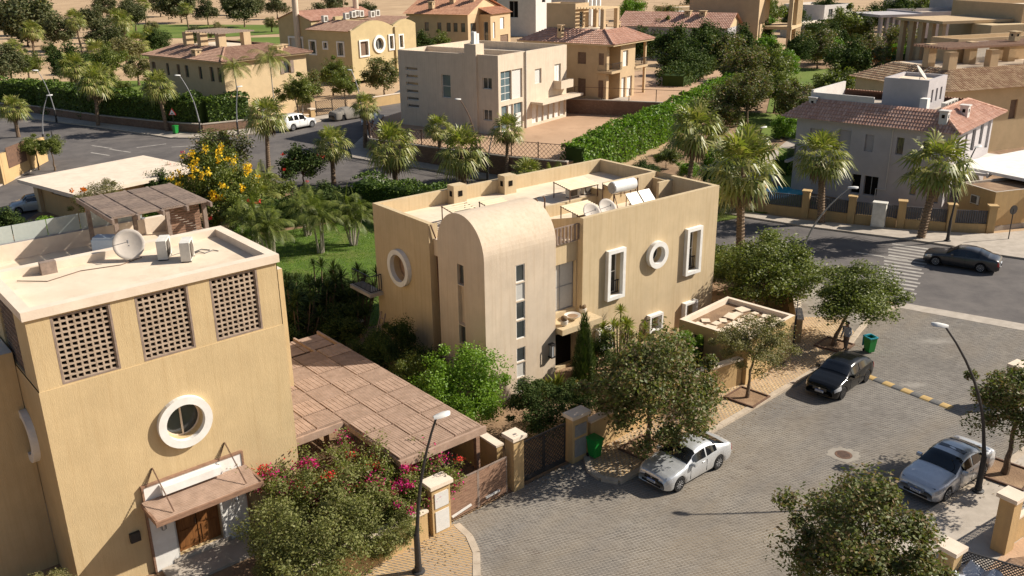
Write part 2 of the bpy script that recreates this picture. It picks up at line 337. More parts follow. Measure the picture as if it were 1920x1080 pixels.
# ------------------------------------------------------------------ house helpers
def hole_wall(mb, P, s0, s1, z0, z1, holes, depth):
    rects = []
    for h in holes:
        if h[4] == 'r': cs, cz, r = h[0], h[2], h[1]; rects.append((cs-r, cs+r, cz-r, cz+r))
        else: rects.append(tuple(h[:4]))
    ss = sorted({s0, s1, *[q for r in rects for q in r[:2]]}); zs = sorted({z0, z1, *[q for r in rects for q in r[2:]]})
    ss = [q for q in ss if s0-1e-6 <= q <= s1+1e-6]; zs = [q for q in zs if z0-1e-6 <= q <= z1+1e-6]
    for i in range(len(ss)-1):
        for j in range(len(zs)-1):
            cs, cz = (ss[i]+ss[i+1])/2, (zs[j]+zs[j+1])/2
            if any(r[0] < cs < r[1] and r[2] < cz < r[3] for r in rects): continue
            mb.quad(P(ss[i], 0, zs[j]), P(ss[i+1], 0, zs[j]), P(ss[i+1], 0, zs[j+1]), P(ss[i], 0, zs[j+1]))
    for h, r in zip(holes, rects):
        a0, a1, b0, b1 = r
        if h[4] == 'r':
            n = 32; cs, cz, rad = h[0], h[2], h[1]
            for i in range(n):
                t0, t1 = 2*math.pi*i/n, 2*math.pi*(i+1)/n
                def sq(t):
                    c, s_ = math.cos(t), math.sin(t); k = rad/max(abs(c), abs(s_)); return (cs+c*k, cz+s_*k)
                q0, q1 = sq(t0), sq(t1); c0 = (cs+rad*.97*math.cos(t0), cz+rad*.97*math.sin(t0)); c1 = (cs+rad*.97*math.cos(t1), cz+rad*.97*math.sin(t1))
                mb.quad(P(q0[0], 0, q0[1]), P(q1[0], 0, q1[1]), P(c1[0], 0, c1[1]), P(c0[0], 0, c0[1]))
                mb.quad(P(c0[0], 0, c0[1]), P(c1[0], 0, c1[1]), P(c1[0], depth, c1[1]), P(c0[0], depth, c0[1]))
        else:
            mb.quad(P(a0, 0, b0), P(a1, 0, b0), P(a1, depth, b0), P(a0, depth, b0)); mb.quad(P(a0, 0, b1), P(a0, depth, b1), P(a1, depth, b1), P(a1, 0, b1))
            mb.quad(P(a0, 0, b0), P(a0, depth, b0), P(a0, depth, b1), P(a0, 0, b1)); mb.quad(P(a1, 0, b0), P(a1, 0, b1), P(a1, depth, b1), P(a1, depth, b0))
def window(root, P, h, depth, fmat, name='window'):
    """frame with mullions set back in the wall opening; panes are its sub-part"""
    s0, s1, z0, z1, kind = h[:5]
    nx, nz = (h[5], h[6]) if len(h) > 6 else (2, 1)
    w = .05 if s1-s0 > .5 else .035
    if kind == 'r':
        cs, rad, cz = h[0], h[1], h[2]; n = 28; fr = MB()
        for i in range(n):
            t0, t1 = 2*math.pi*i/n, 2*math.pi*(i+1)/n
            q = [(rr*math.cos(t), rr*math.sin(t)) for t in (t0, t1) for rr in (rad*.97, rad*.88)]
            for d in (depth-.06,): fr.quad(P(cs+q[0][0], d, cz+q[0][1]), P(cs+q[2][0], d, cz+q[2][1]), P(cs+q[3][0], d, cz+q[3][1]), P(cs+q[1][0], d, cz+q[1][1]))
        fr.pbox(P, cs-.03, cs+.03, depth-.07, depth-.03, cz-rad*.94, cz+rad*.94)
        f = obj(name, fr, fmat, root); pn = MB()
        pn.add([P(cs+rad*.97*math.cos(2*math.pi*i/n), depth-.02, cz+rad*.97*math.sin(2*math.pi*i/n)) for i in range(n)], [tuple(range(n))]); obj('pane', pn, h[3], f); return
    fr = MB(); d0, d1 = depth-.09, depth-.03
    if kind == 's':      # closed shutter: boards
        n = max(3, int((z1-z0)/.09)); st = (z1-z0)/n
        fr.pbox(P, s0, s0+w, d0, d1, z0, z1); fr.pbox(P, s1-w, s1, d0, d1, z0, z1); f = obj(name, fr, fmat, root); pn = MB()
        for i in range(n): pn.pbox(P, s0+w, s1-w, depth-.07, depth-.035+.02*(i % 2), z0+i*st, z0+(i+.86)*st)
        pn.quad(P(s0, depth-.01, z0), P(s1, depth-.01, z0), P(s1, depth-.01, z1), P(s0, depth-.01, z1))
        obj('shutter_panel', pn, 'shutter', f); return
    fr.pbox(P, s0, s0+w, d0, d1, z0, z1); fr.pbox(P, s1-w, s1, d0, d1, z0, z1)
    fr.pbox(P, s0+w, s1-w, d0, d1, z0, z0+w); fr.pbox(P, s0+w, s1-w, d0, d1, z1-w, z1)
    for i in range(1, nx): c = s0+(s1-s0)*i/nx; fr.pbox(P, c-w/2, c+w/2, d0+.005, d1-.005, z0+w, z1-w)
    for j in range(1, nz): c = z0+(z1-z0)*j/nz; fr.pbox(P, s0+w, s1-w, d0+.01, d1-.01, c-w/2, c+w/2)
    f = obj(name, fr, fmat, root)
    gm = {'g': 'window_glass', 'b': 'window_blue', 'd': 'interior_dark', 'c': 'curtain', 'w': 'white_paint'}[kind]
    pw = (s1-s0-2*w)/nx; ph = (z1-z0-2*w)/nz
    for i in range(nx):
        for j in range(nz):
            pn = MB().pbox(P, s0+w+i*pw+.01, s0+w+(i+1)*pw-.01, depth-.06, depth-.05, z0+w+j*ph+.01, z0+w+(j+1)*ph-.01)
            obj('pane', pn, gm, f)
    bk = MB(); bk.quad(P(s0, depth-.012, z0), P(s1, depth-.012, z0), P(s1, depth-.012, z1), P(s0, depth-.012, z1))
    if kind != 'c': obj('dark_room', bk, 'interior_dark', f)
def surround(root, P, s0, s1, z0, z1, t=.22, out=.22, mat='white_paint'):
    mb = MB()
    mb.pbox(P, s0-t, s0, -out, .02, z0-t, z1+t); mb.pbox(P, s1, s1+t, -out, .02, z0-t, z1+t)
    mb.pbox(P, s0, s1, -out, .02, z0-t, z0); mb.pbox(P, s0, s1, -out, .02, z1, z1+t)
    return obj('window_surround', mb, mat, root)
def ring(root, P, cs, cz, r0, r1, out=.25, mat='white_paint', name='window_surround', n=40, ez=1.0):
    mb = MB()
    for i in range(n):
        t0, t1 = 2*math.pi*i/n, 2*math.pi*(i+1)/n
        def q(r, t, d): return P(cs+r*math.cos(t), d, cz+r*ez*math.sin(t))
        mb.quad(q(r0, t0, -out), q(r0, t1, -out), q(r1, t1, -out), q(r1, t0, -out)); mb.quad(q(r1, t0, -out), q(r1, t1, -out), q(r1, t1, .02), q(r1, t0, .02)); mb.quad(q(r0, t0, -out), q(r0, t0, .03), q(r0, t1, .03), q(r0, t1, -out))
    return obj(name, mb, mat, root)
def face(kind, u0, u1, v0, v1):
    """outer faces of an axis-aligned block: s runs along the face, d goes inwards"""
    return {'f': lambda s, d, z: (s, v0+d, z), 'b': lambda s, d, z: (s, v1-d, z), 'l': lambda s, d, z: (u0+d, s, z), 'r': lambda s, d, z: (u1-d, s, z)}[kind]
def block(root, u0, u1, v0, v1, z0, z1, mat, holes={}, depth=.25, par=0, pt=.25, roof='roof_screed', fmat='white_paint', name='wall', cope=None, top=True):
    mb = MB()
    for k in 'fblr':
        P = face(k, u0, u1, v0, v1); a, b = (u0, u1) if k in 'fb' else (v0, v1)
        hs = holes.get(k, [])
        hole_wall(mb, P, a, b, z0, z1, hs, depth)
        for h in hs:
            if h[4] != 'o': window(root, P, h, depth, fmat)
            else:
                bk = MB(); e = depth-.01; bk.quad(P(h[0], e, h[2]), P(h[1], e, h[2]), P(h[1], e, h[3]), P(h[0], e, h[3])); obj('opening', bk, 'interior_dark', root)
    o = obj(name, mb, mat, root)
    if par:
        pm = MB(); e = .004; zf = z1-par
        pm.box(u0+e, u0+pt, v0+e, v1-e, zf-.1, z1); pm.box(u1-pt, u1-e, v0+e, v1-e, zf-.1, z1)
        pm.box(u0+pt, u1-pt, v0+e, v0+pt, zf-.1, z1); pm.box(u0+pt, u1-pt, v1-pt, v1-e, zf-.1, z1)
        obj('parapet', pm, cope or mat, root)
    else: zf = z1
    if top:
        rf = MB(); rf.quad((u0+.01, v0+.01, zf-.003), (u1-.01, v0+.01, zf-.003), (u1-.01, v1-.01, zf-.003), (u0+.01, v1-.01, zf-.003)); obj('roof_deck', rf, roof, root)
    return o
def tiles(root, mat, planes, name='roof_tiles', pitch=.25, ln=.42):
    """barrel tiles laid plane by plane; plane = (p0, along-eave unit, up-slope unit, length, depth, left inset, right inset)"""
    mb = MB(); under = MB()
    for p0, e, s, Ln, D, il, ir in planes:
        p0 = Vector(p0); e = Vector(e).normalized(); s = Vector(s).normalized(); n = e.cross(s).normalized()
        if n.z < 0: n = -n
        under.quad(p0, p0+e*Ln, p0+e*(Ln-ir)+s*D, p0+e*il+s*D)
        k = int(Ln/pitch)
        for i in range(k):
            a = (i+.5)*Ln/k
            bm_ = D
            if il > 0: bm_ = min(bm_, D*a/il)
            if ir > 0: bm_ = min(bm_, D*(Ln-a)/ir)
            b = -.06
            while b < bm_-.05:
                b1 = min(b+ln, bm_); l0 = .075; w0, w1 = .115, .095
                q0 = p0+e*a+s*b; q1 = p0+e*a+s*b1
                vs = []
                for q, w, h, lift in ((q0, w0, l0, .03), (q1, w1, .06, .0)):
                    for c, z in ((-1, 0), (-.55, .85), (.55, .85), (1, 0)): vs.append(q+e*c*w+n*(z*h+lift))
                mb.add(vs, [(0, 1, 5, 4), (1, 2, 6, 5), (2, 3, 7, 6), (0, 3, 2, 1)])
                b = b1
    u = obj('roof_slope', under, mat, root)
    t = obj(name, mb, mat, root); t['kind'] = 'stuff'; return t
def hip(u0, u1, v0, v1, z, inset, rise, sides='flbr', ins=None):
    """planes of a hipped skirt over rectangle; ins = per side inset (f,b,l,r)"""
    f, b, l, r = ins or (inset,)*4
    def pl(p0, e, run_dir, Ln, run, il, ir):
        D = math.hypot(run, rise); s = Vector(run_dir)*run+Vector((0, 0, rise)); return (p0, e, s, Ln, D, il, ir)
    out = []
    if 'f' in sides: out.append(pl((u0, v0, z), (1, 0, 0), (0, 1, 0), u1-u0, f, l, r))
    if 'b' in sides: out.append(pl((u1, v1, z), (-1, 0, 0), (0, -1, 0), u1-u0, b, r, l))
    if 'l' in sides: out.append(pl((u0, v1, z), (0, -1, 0), (1, 0, 0), v1-v0, l, b, f))
    if 'r' in sides: out.append(pl((u1, v0, z), (0, 1, 0), (-1, 0, 0), v1-v0, r, f, b))
    return out
def ridge(root, pts, mat):
    mb = MB()
    for a, b in pts:
        a = Vector(a); b = Vector(b); n = max(1, int((b-a).length/.4))
        for i in range(n):
            p, q = a+(b-a)*i/n, a+(b-a)*(i+1.08)/n; mb.tube([p, q], [.14, .115], 6)
    obj('ridge_tiles', mb, mat, root)
def vent(root, u, v, z, h=.9, w=.55, mat='stucco_beige'):
    mb = MB().box(u-w/2, u+w/2, v-w/2, v+w/2, z, z+h); mb.box(u-w*.62, u+w*.62, v-w*.62, v+w*.62, z+h, z+h+.1)
    o = obj('chimney', mb, mat, root); d = MB().box(u-w/2-.012, u-w/2+.02, v-.12, v+.12, z+h*.55, z+h*.8); d.box(u-.12, u+.12, v-w/2-.012, v-w/2+.02, z+h*.55, z+h*.8)
    obj('vent_opening', d, 'interior_dark', o)
def slats(root, name, u0, u1, v0, v1, z, n, mat, along='u', w=.09, h=.16):
    """pergola beams, each its own part"""
    for i in range(n):
        t = (i+.5)/n
        mb = MB()
        if along == 'u': v = v0+(v1-v0)*t; mb.box(u0, u1, v-w/2, v+w/2, z, z+h)
        else: u = u0+(u1-u0)*t; mb.box(u-w/2, u+w/2, v0, v1, z, z+h)
        obj(name, mb, mat, root)
def railing(root, a, b, z, h=.9, n=14, mat='dark_metal', name='railing', t=.03):
    a = Vector((*a, z)); b = Vector((*b, z)); mb = MB()
    mb.bar(a+Vector((0, 0, h)), b+Vector((0, 0, h)), .05); mb.bar(a+Vector((0, 0, .08)), b+Vector((0, 0, .08)), .04)
    for i in range(n+1): p = a+(b-a)*i/n; mb.bar(p+Vector((0, 0, .1)), p+Vector((0, 0, h-.025)), t)
    return obj(name, mb, mat, root)
# ------------------------------------------------------------------ setting
random.seed(7)
ymarks = [-40, 40, 66]+[66+2.5*i for i in range(1, 21)]+[140, 200, 400, 1500]
gm = MB()
for a, b in zip(ymarks[:-1], ymarks[1:]): gm.quad((-900, a, T(0, a)-.06), (900, a, T(0, a)-.06), (900, b, T(0, b)-.06), (-900, b, T(0, b)-.06))
struct('ground', gm, 'sand')
FAR = [(60, 45), (36.8, 61.6), (35.4, 62.5), (32.9, 64.9), (30.3, 66.7), (23.8, 70.3), (17.6, 74.5), (-3.0, 86.1), (-8.5, 90.0), (-14.3, 93.3)]
CORN = [(-16.7, 94.9), (-17.6, 98.9), (-17.0, 105.4), (-15.6, 113), (-13, 125), (-9, 142)]
WEST = [(-17, 143), (-19, 127), (-22.1, 119.3), (-23.9, 114.7), (-27.8, 108.3), (-32.8, 105.8), (-36.2, 105.1), (-39.5, 105.3), (-50.7, 112.2), (-64, 120), (-130, 160)]
NEAR = [(-130, 138), (-66, 103), (-60.5, 99), (-56, 94), (-54, 88), (-53, 70), (-54, 40), (-43, 40), (-41.5, 62), (-41.5, 84), (-40, 90), (-36, 92.5), (-29, 90), (-22, 85.6), (-13, 79.6), (0, 71.2), (8, 66.2), (16, 61), (20, 57.4), (24.3, 53.7), (30.5, 49.7), (40, 43.6), (60, 31)]
road = sheet('asphalt_road', FAR+CORN+WEST+NEAR, 0.0, 'asphalt')
# painted markings
rd = Vector((-.842, .54, 0)); rn = Vector((.54, .842, 0))
a0, a1 = Vector((24.55, 54.9, 0)), Vector((30.2, 65.2, 0))
for i in range(16):
    c = a0+(a1-a0)*(i+.3)/15.6; mb = MB(); L2 = 1.35+.12*math.sin(i*2.1)
    q = [c+rd*s*L2+rn*t*.17 for s, t in ((-1, -1), (1, -1), (1, 1), (-1, 1))]
    mb.add([(p.x, p.y, T(p.x, p.y)+.006) for p in q], [(0, 1, 2, 3)]); obj('crosswalk_stripe', mb, 'road_paint', road)
def dash(x, y, l, ang, w=.12):
    d = Vector((math.cos(ang), math.sin(ang), 0)); n = Vector((-d.y, d.x, 0)); c = Vector((x, y, 0)); mb = MB(); k = 4
    for i in range(k):
        q = [c+d*(l*(i+s)/k-l/2)+n*t*w for s, t in ((0, -1), (1, -1), (1, 1), (0, 1))]; mb.add([(p.x, p.y, T(p.x, p.y)+.006) for p in q], [(0, 1, 2, 3)])
    obj('lane_marking', mb, 'road_paint', road)
for x, y, l, an in ((-46, 101.5, 3.4, -.5), (-43.2, 99.6, 3.4, -.5), (-40.5, 101.8, 3.2, .55), (-44.8, 98.2, 3, -.5), (-36.5, 101.3, 3, .2), (-33, 102.6, 3, .2), (-30, 100.2, 3.2, .4), (21.8, 66.2, 4, -.57), (14.6, 69.6, 3.6, -.57), (27, 62.8, 3.6, -.57), (19.6, 62.6, 1.6, -.57), (-6, 83, 3, -.57), (-12, 87, 3, -.57)): dash(x, y, l, an)
# concrete strip between asphalt and block paving
sheet('concrete_strip', [(24.3, 53.7), (24.0, 52.7), (29.9, 48.7), (40, 42.4), (60, 30), (60, 31), (40, 43.6), (30.5, 49.7)], .02, 'concrete')
# block-paved street: joint bed, single blocks near the camera, textured blocks farther off
KERB = [(3.2, 35.2), (3.25, 34.0), (3.7, 33.3), (4.4, 33.05), (5.4, 33.9), (8.2, 36.4), (11.3, 39.2), (14.2, 41.9), (16.6, 44.2), (19.0, 46.9), (20.3, 48.9), (21.8, 51.0), (24.0, 52.7)]
RK = [(40, 39), (30, 39.6), (27.5, 39.2), (24.6, 36.8), (21.6, 34.3), (19.7, 32.9), (18.2, 31.8), (16.6, 30.6), (14.0, 28.6), (9, 24.5), (6, 22)]
GATES = [(-1.2, 22), (-1.45, 28.3), (-1.75, 29.3), (-2.3, 30.1), (-2.55, 30.3), (-.3, 32.3), (2.2, 34.5)]
STREET = GATES+KERB+[(29.9, 48.7), (40, 42.4)]+RK
street = sheet('block_paved_street', STREET, .006, 'joint_sand')
def pave(parent, poly, mat, ang, z, bb, name, nsingle, key, pw=.225, ph=.118, split=None):
    ca, sa = math.cos(ang), math.sin(ang); x0, x1, y0, y1 = bb; cells = []
    n = int(max(x1-x0, y1-y0)/ph)+4; cx, cy = (x0+x1)/2, (y0+y1)/2
    for j in range(-n, n):
        for i in range(-n//2-3, n//2+3):
            u, v = (i+(.5 if j % 2 else 0))*pw, j*ph
            x, y = cx+u*ca-v*sa, cy+u*sa+v*ca
            if x0 < x < x1 and y0 < y < y1 and inside(x, y, poly): cells.append((x, y))
    g = .009; hw, hh = pw/2-g, ph/2-g; z8 = .022
    sh = [(-hw, -hh), (-hw*.3, -hh), (hw*.3, -hh+z8), (hw, -hh+z8), (hw, hh), (hw*.3, hh), (-hw*.3, hh-z8), (-hw, hh-z8)]
    sh = [(a*ca-b*sa, a*sa+b*ca) for a, b in sh]
    cells.sort(key=key); one = MB(); one.add([(a, b, 0) for a, b in sh]+[(a*1.04, b*1.04, -.03) for a, b in sh], [tuple(range(8))]+[(i, i+8, (i+1) % 8+8, (i+1) % 8) for i in range(8)])
    me = one.mesh(name)
    for x, y in cells[:nsingle]:
        o = obj(name, me, mat, parent); o.location = (x, y, z+random.uniform(-.002, .002))
    mb = MB()
    for x, y in cells[nsingle:]:
        k = len(mb.v); dz = z+random.uniform(-.003, .003)
        mb.v += [(x+a, y+b, dz) for a, b in sh]+[(x+a*1.04, y+b*1.04, dz-.03) for a, b in sh]
        mb.f.append(tuple(range(k, k+8))); mb.f += [(k+i, k+i+8, k+(i+1) % 8+8, k+(i+1) % 8) for i in range(8)]
    o = obj(name+'s', mb, mat, parent); o['kind'] = 'stuff'; return len(cells)
NB = [p for p in STREET]
pave(street, STREET, 'paver', R(-20), .012, (-2.6, 36, 24.6, 53), 'paving_block', 300, lambda p: abs(p[0]-1.5)*.5+abs(p[1]-27.6), .21, .106)
# pavements
SW = KERB+[(22.5, 55.4), (19.6, 57.6), (17.7, 53.5), (17.4, 51.6), (16.2, 47.7), (14.6, 44.3), (10.6, 42.2), (8.5, 40.1), (5.5, 37.4), (3.2, 35.4)]
side = sheet('pavement_by_house', SW, .122, 'joint_sand')
pave(side, SW, 'paver_yellow', R(45), .128, (3, 20, 33, 51), 'pavement_block', 300, lambda p: abs(p[0]-8.6)+abs(p[1]-37.6), .25, .13)
kerb_line(side, KERB)
BL = [(-1.2, 22), (-1.45, 28.3), (-1.75, 29.3), (-2.3, 30.1), (-2.75, 30.1), (-3.6, 29.3), (-6.5, 26.5), (-9, 24)]
side2 = sheet('pavement_by_lamp', BL, .122, 'joint_sand')
pave(side2, BL, 'paver_yellow', R(-20), .128, (-7, -1.2, 24.5, 30.2), 'pavement_block', 300, lambda p: (p[0]+2.5)**2+(p[1]-28.5)**2, .25, .13)
kerb_line(side2, BL[:4], step=.7)
RS = RK+[(9, 20), (12.5, 23), (17.5, 27.3), (19.4, 29), (24, 32.4), (30, 36), (40, 37)]
side3 = sheet('pavement_opposite', RS, .115, 'concrete')
kerb_line(side3, RK[1:9])
side4 = slab('far_pavement', FAR[:7]+[(4.7, 82.8), (5.6, 84.0), (17.9, 76.0), (23.5, 72.2), (27.5, 70.6), (31, 69.2), (34.5, 68.2), (37.1, 67.6), (40.6, 68.4), (60, 60)], .13, 'concrete', 'kerb')
slab('corner_pavement', [(4.7, 82.8)]+FAR[7:]+CORN[:4]+[(-14.6, 113), (-15.4, 105.4), (-15.8, 101), (-15.0, 96.9), (-9.2, 92.6), (.1, 86.6), (5.6, 84.0)], .13, 'concrete', 'kerb')
slab('pavement_by_hedge', [WEST[i] for i in range(2, 11)]+[(-130, 163), (-64.1, 123.4), (-51.7, 115.0), (-41.2, 109.2), (-36.5, 107.3), (-31.7, 110.2), (-26.3, 116), (-23.8, 120)], .13, 'concrete', 'kerb')
slab('left_island', [(-66, 103), (-60.5, 99), (-56, 94), (-54, 88), (-53, 76), (-49.8, 80), (-49.3, 86.8), (-48.9, 92), (-58, 94.5), (-70, 100)][::-1], .13, 'concrete', 'kerb')
# gardens
sheet('garden_soil', [(-3.2, 29.8), (8.5, 40.1), (14.6, 44.3), (17.4, 51.6), (19.6, 57.6), (16, 61), (8, 66.2), (0, 71.2), (-13, 79.6), (-22, 85.6), (-29, 90), (-36, 92.5), (-40, 90), (-41.5, 84), (-41.5, 62), (-43, 40), (-20, 15), (-9, 24)], .03, 'dirt')
sheet('lawn', [(-20, 58), (-14, 53.5), (-8.5, 50.5), (0, 57), (-4, 68), (-13, 74), (-21, 69.5)], .06, 'grass')
sheet('gravel_path', [(16, 80), (26, 92), (33, 104), (37, 112), (44, 128), (52, 150), (56, 149), (47, 126), (41, 110), (31, 94), (21, 78)], .03, 'concrete')
sheet('garden_bed', [(6.8, 84.6), (12.5, 79.6), (17.2, 77.0), (25, 84), (24, 92), (33, 104), (33, 118), (31.5, 124), (24.5, 110), (16.5, 96.6), (10.5, 88.6)], .02, 'dirt')
sheet('back_garden', [(20, 84), (26, 78), (60, 84), (95, 110), (95, 180), (45, 190), (34, 140), (29, 116)], .0, 'dirt')
for i, q in enumerate(([(26, 104), (32, 101), (36, 108), (37, 114), (30, 118)], [(33, 117), (40, 116), (44, 127), (37, 130)], [(25, 82), (33, 84), (36, 95), (29, 97)], [(40, 138), (50, 135), (58, 160), (48, 166)], [(17, 72), (27, 77), (24, 84), (16, 80)])): sheet('lawn', q, .05, 'fairway')
sheet('golf_fairway', [(-70, 140), (-48, 140), (-48, 152), (-60, 158), (-85, 158)], .02, 'fairway')
sheet('golf_fairway', [(-92, 195), (-78, 190), (-66, 214), (-72, 224), (-92, 222)], .02, 'fairway')
sheet('golf_fairway', [(-70, 226), (-56, 218), (-40, 225), (-30, 240), (-48, 246), (-68, 244)], .02, 'fairway')
sheet('golf_fairway', [(-48, 170), (-18, 176), (-6, 230), (10, 300), (-22, 300), (-40, 235)], .03, 'fairway')
sheet('golf_fairway', [(-110, 250), (-80, 244), (-52, 262), (-70, 290), (-120, 300)], .02, 'fairway')
# raised plots with retaining walls
def plot(name, poly, z, mat): return struct(name, MB().prism(poly, -1, z), mat)
plot('building_plot', [(-15.5, 112), (-15.5, 101), (-14.7, 97.2), (-9.0, 93.0), (.2, 86.9), (5.2, 84.4), (7.4, 87.6), (14, 97.6), (20.5, 108.2), (7, 113.2), (-6, 118.5), (-13, 118)], 2.4, 'plot_soil')
plot('building_plot', [(20.5, 108.4), (7, 113.4), (-6, 118.7), (2, 140), (32, 142), (30.5, 127)], 4.05, 'plot_soil')
def retaining(pts, z0, z1, label, th=.4):
    mb = MB()
    for a, b in zip(pts[:-1], pts[1:]):
        mb.bar((a[0], a[1], (z0+z1)/2), (b[0], b[1], (z0+z1)/2), th, z1-z0)
    t = thing('retaining_wall', label, 'wall', (pts[0][0], pts[0][1], z0)); o = obj('masonry', mb, 'retaining_brick', t); o.location = (-pts[0][0], -pts[0][1], -z0)
    cp = MB()
    for a, b in zip(pts[:-1], pts[1:]): cp.bar((a[0], a[1], z1+.05), (b[0], b[1], z1+.05), th+.08, .1)
    o = obj('coping', cp, 'concrete', t); o.location = (-pts[0][0], -pts[0][1], -z0); return t
retaining([(-15.7, 112), (-15.8, 101), (-15.0, 96.9), (-9.1, 92.7), (.1, 86.6), (5.4, 84.1)], 0, 2.6, 'brown block retaining wall below the lattice fence of the unfinished white house')
retaining([(20.5, 108.3), (7, 113.3), (-2, 116.8)], 2.2, 4.15, 'brown block retaining wall between the white house and the beige house behind it')
retaining([(-75, 129), (-64.1, 123.8), (-51.7, 115.3), (-41.2, 109.6), (-36.5, 107.7), (-31.9, 110.6)], 0, 2.5, 'low brown wall under the dark hedge beside the main road')

# ------------------------------------------------------------------ near house on the left
LH = thing('villa', 'nearest ochre villa with three pierced block screens under its flat roof', 'house', (-15.04, 25.88, 0), 40.3)
P = face('f', 0, 8.5, 0, 4.9)
SCR = [(.74, 2.58), (3.36, 5.16), (5.93, 7.70)]
mb = MB()
hole_wall(mb, P, 0, 8.52, -.5, 8.12, [(4.35, .70, 5.57, 'window_glass', 'r'), (3.45, 5.15, .3, 2.55, 'd')], .35)
hole_wall(mb, lambda s, d, z: (s, .035+d, z), .03, 8.47, 8.12, 10.58, [(a, b, 8.17, 10.5, 'd') for a, b in SCR], .3)
mb.quad((0, 0, 8.12), (8.52, 0, 8.12), (8.47, .035, 8.12), (.03, .035, 8.12))
PL = face('l', 0, 8.5, 0, 4.9)
hole_wall(mb, PL, 0, 18, -.5, 8.12, [(2.75, .70, 5.5, 'window_glass', 'r')], .35)
hole_wall(mb, lambda s, d, z: (.03+d, s, z), .035, 4.9, 8.12, 10.58, [(1.6, 3.9, 8.17, 10.5, 'd')], .3)
for q in ((8.5, 0, 4.9, 10.58),): mb.quad((q[0], 0, -.5), (q[0], q[2], -.5), (q[0], q[2], q[3]), (q[0], .04, q[3]))
mb.quad((0, 4.9, 7), (8.5, 4.9, 7), (8.5, 4.9, 10.58), (0, 4.9, 10.58))
obj('wall', mb, 'stucco_ochre', LH)
window(LH, P, (4.35, .70, 5.57, 'window_glass', 'r'), .35, 'roof_coping'); window(LH, PL, (2.75, .70, 5.5, 'window_glass', 'r'), .35, 'roof_coping')
ring(LH, P, 4.35, 5.57, .69, .97, .2); ring(LH, PL, 2.75, 5.5, .69, .97, .22)
mb = MB()       # roof slab and upstand
mb.box(-.06, 8.58, -.06, .30, 10.58, 10.88); mb.box(-.06, .30, .30, 4.62, 10.58, 10.88); mb.box(8.2, 8.58, .30, 4.62, 10.58, 10.88); mb.box(-.06, 8.58, 4.62, 4.98, 10.58, 10.88)
obj('roof_upstand', mb, 'roof_coping', LH)
obj('roof_deck', MB().box(.3, 8.2, .3, 4.62, 10.40, 10.585), 'roof_screed', LH)
blk = MB(); n = 0
def breeze(w, h, d, t=.026):
    b = MB(); b.box(-w/2, -w/2+t, 0, d, -h/2, h/2); b.box(w/2-t, w/2, 0, d, -h/2, h/2); b.box(-w/2+t, w/2-t, 0, d, -h/2, -h/2+t); b.box(-w/2+t, w/2-t, 0, d, h/2-t, h/2); return b
for a, b in SCR:
    fr = MB(); fr.pbox(P, a, a+.07, .03, .3, 8.17, 10.5); fr.pbox(P, b-.07, b, .03, .3, 8.17, 10.5); fr.pbox(P, a+.07, b-.07, .03, .3, 8.17, 8.22); fr.pbox(P, a+.07, b-.07, .03, .3, 10.45, 10.5)
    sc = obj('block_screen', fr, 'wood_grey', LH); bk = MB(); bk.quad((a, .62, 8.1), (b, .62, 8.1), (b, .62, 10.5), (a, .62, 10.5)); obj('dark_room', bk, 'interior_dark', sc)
    nx, nz = 8, 12; w, h = (b-a-.14)/nx, (10.45-8.22)/nz; me = breeze(w, h, .12, .03).mesh('breeze_block')
    for i in range(nx):
        for j in range(nz): o = obj('breeze_block', me, 'breeze', sc); o.location = (a+.07+(i+.5)*w, .075+random.uniform(-.004, .004), 8.22+(j+.5)*h)
sb = MB()
for i in range(11):
    for j in range(12):
        y0, z0 = 1.6+i*.209, 8.17+j*.194
        sb.box(.08, .22, y0, y0+.03, z0, z0+.194); sb.box(.085, .215, y0+.03, y0+.209, z0, z0+.03)
o = obj('side_block_screen', sb, 'wood_grey', LH); o['kind'] = 'stuff'
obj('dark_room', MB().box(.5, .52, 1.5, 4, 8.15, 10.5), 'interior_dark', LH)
# portal, door, canopy with chains, wall lamps
pt = MB(); pt.pbox(P, 2.56, 3.45, -.1, .0, -.3, 3.58); pt.pbox(P, 5.15, 6.2, -.1, .0, -.3, 3.58); pt.pbox(P, 3.45, 5.15, -.1, .0, 2.55, 3.58); pt.pbox(P, 3.1, 5.3, -.42, -.1, 3.2, 3.5)
pt.pbox(P, 3.40, 3.45, -.1, .35, .3, 2.55); pt.pbox(P, 5.15, 5.2, -.1, .35, .3, 2.55)
po = obj('portal', pt, 'white_paint', LH)
tr = MB(); tr.pbox(P, 2.49, 2.56, -.13, .0, -.3, 3.65); tr.pbox(P, 6.2, 6.27, -.13, .0, -.3, 3.65); tr.pbox(P, 2.56, 6.2, -.13, .0, 3.58, 3.65); obj('wood_trim', tr, 'wood_warm', po)
dr = MB(); dr.pbox(P, 3.46, 4.28, .18, .24, .3, 2.54); dr.pbox(P, 4.32, 5.14, .18, .24, .3, 2.54)
d_ = obj('door', dr, 'door_wood', LH); pn = MB()
for s0 in (3.58, 4.44):
    for z0, z1 in ((.45, 1.15), (1.25, 1.75), (1.85, 2.4)): pn.pbox(P, s0, s0+.58, .155, .18, z0, z1)
obj('door_panel', pn, 'door_wood', d_); obj('handle', MB().pbox(P, 4.22, 4.25, .12, .18, 1.25, 1.5), 'chrome', d_)
cn = thing('porch_canopy', 'slatted wooden canopy hung on chains over the white portal door', 'canopy', (-15.04, 25.88, 0), 40.3)
for i in range(15):
    v = -.14-1.36*i/15; z = 3.06-.10*i/15; obj('plank', MB().box(2.42, 6.3, v-.083, v, z-.03, z+random.uniform(0, .006)), 'wood_pink', cn)
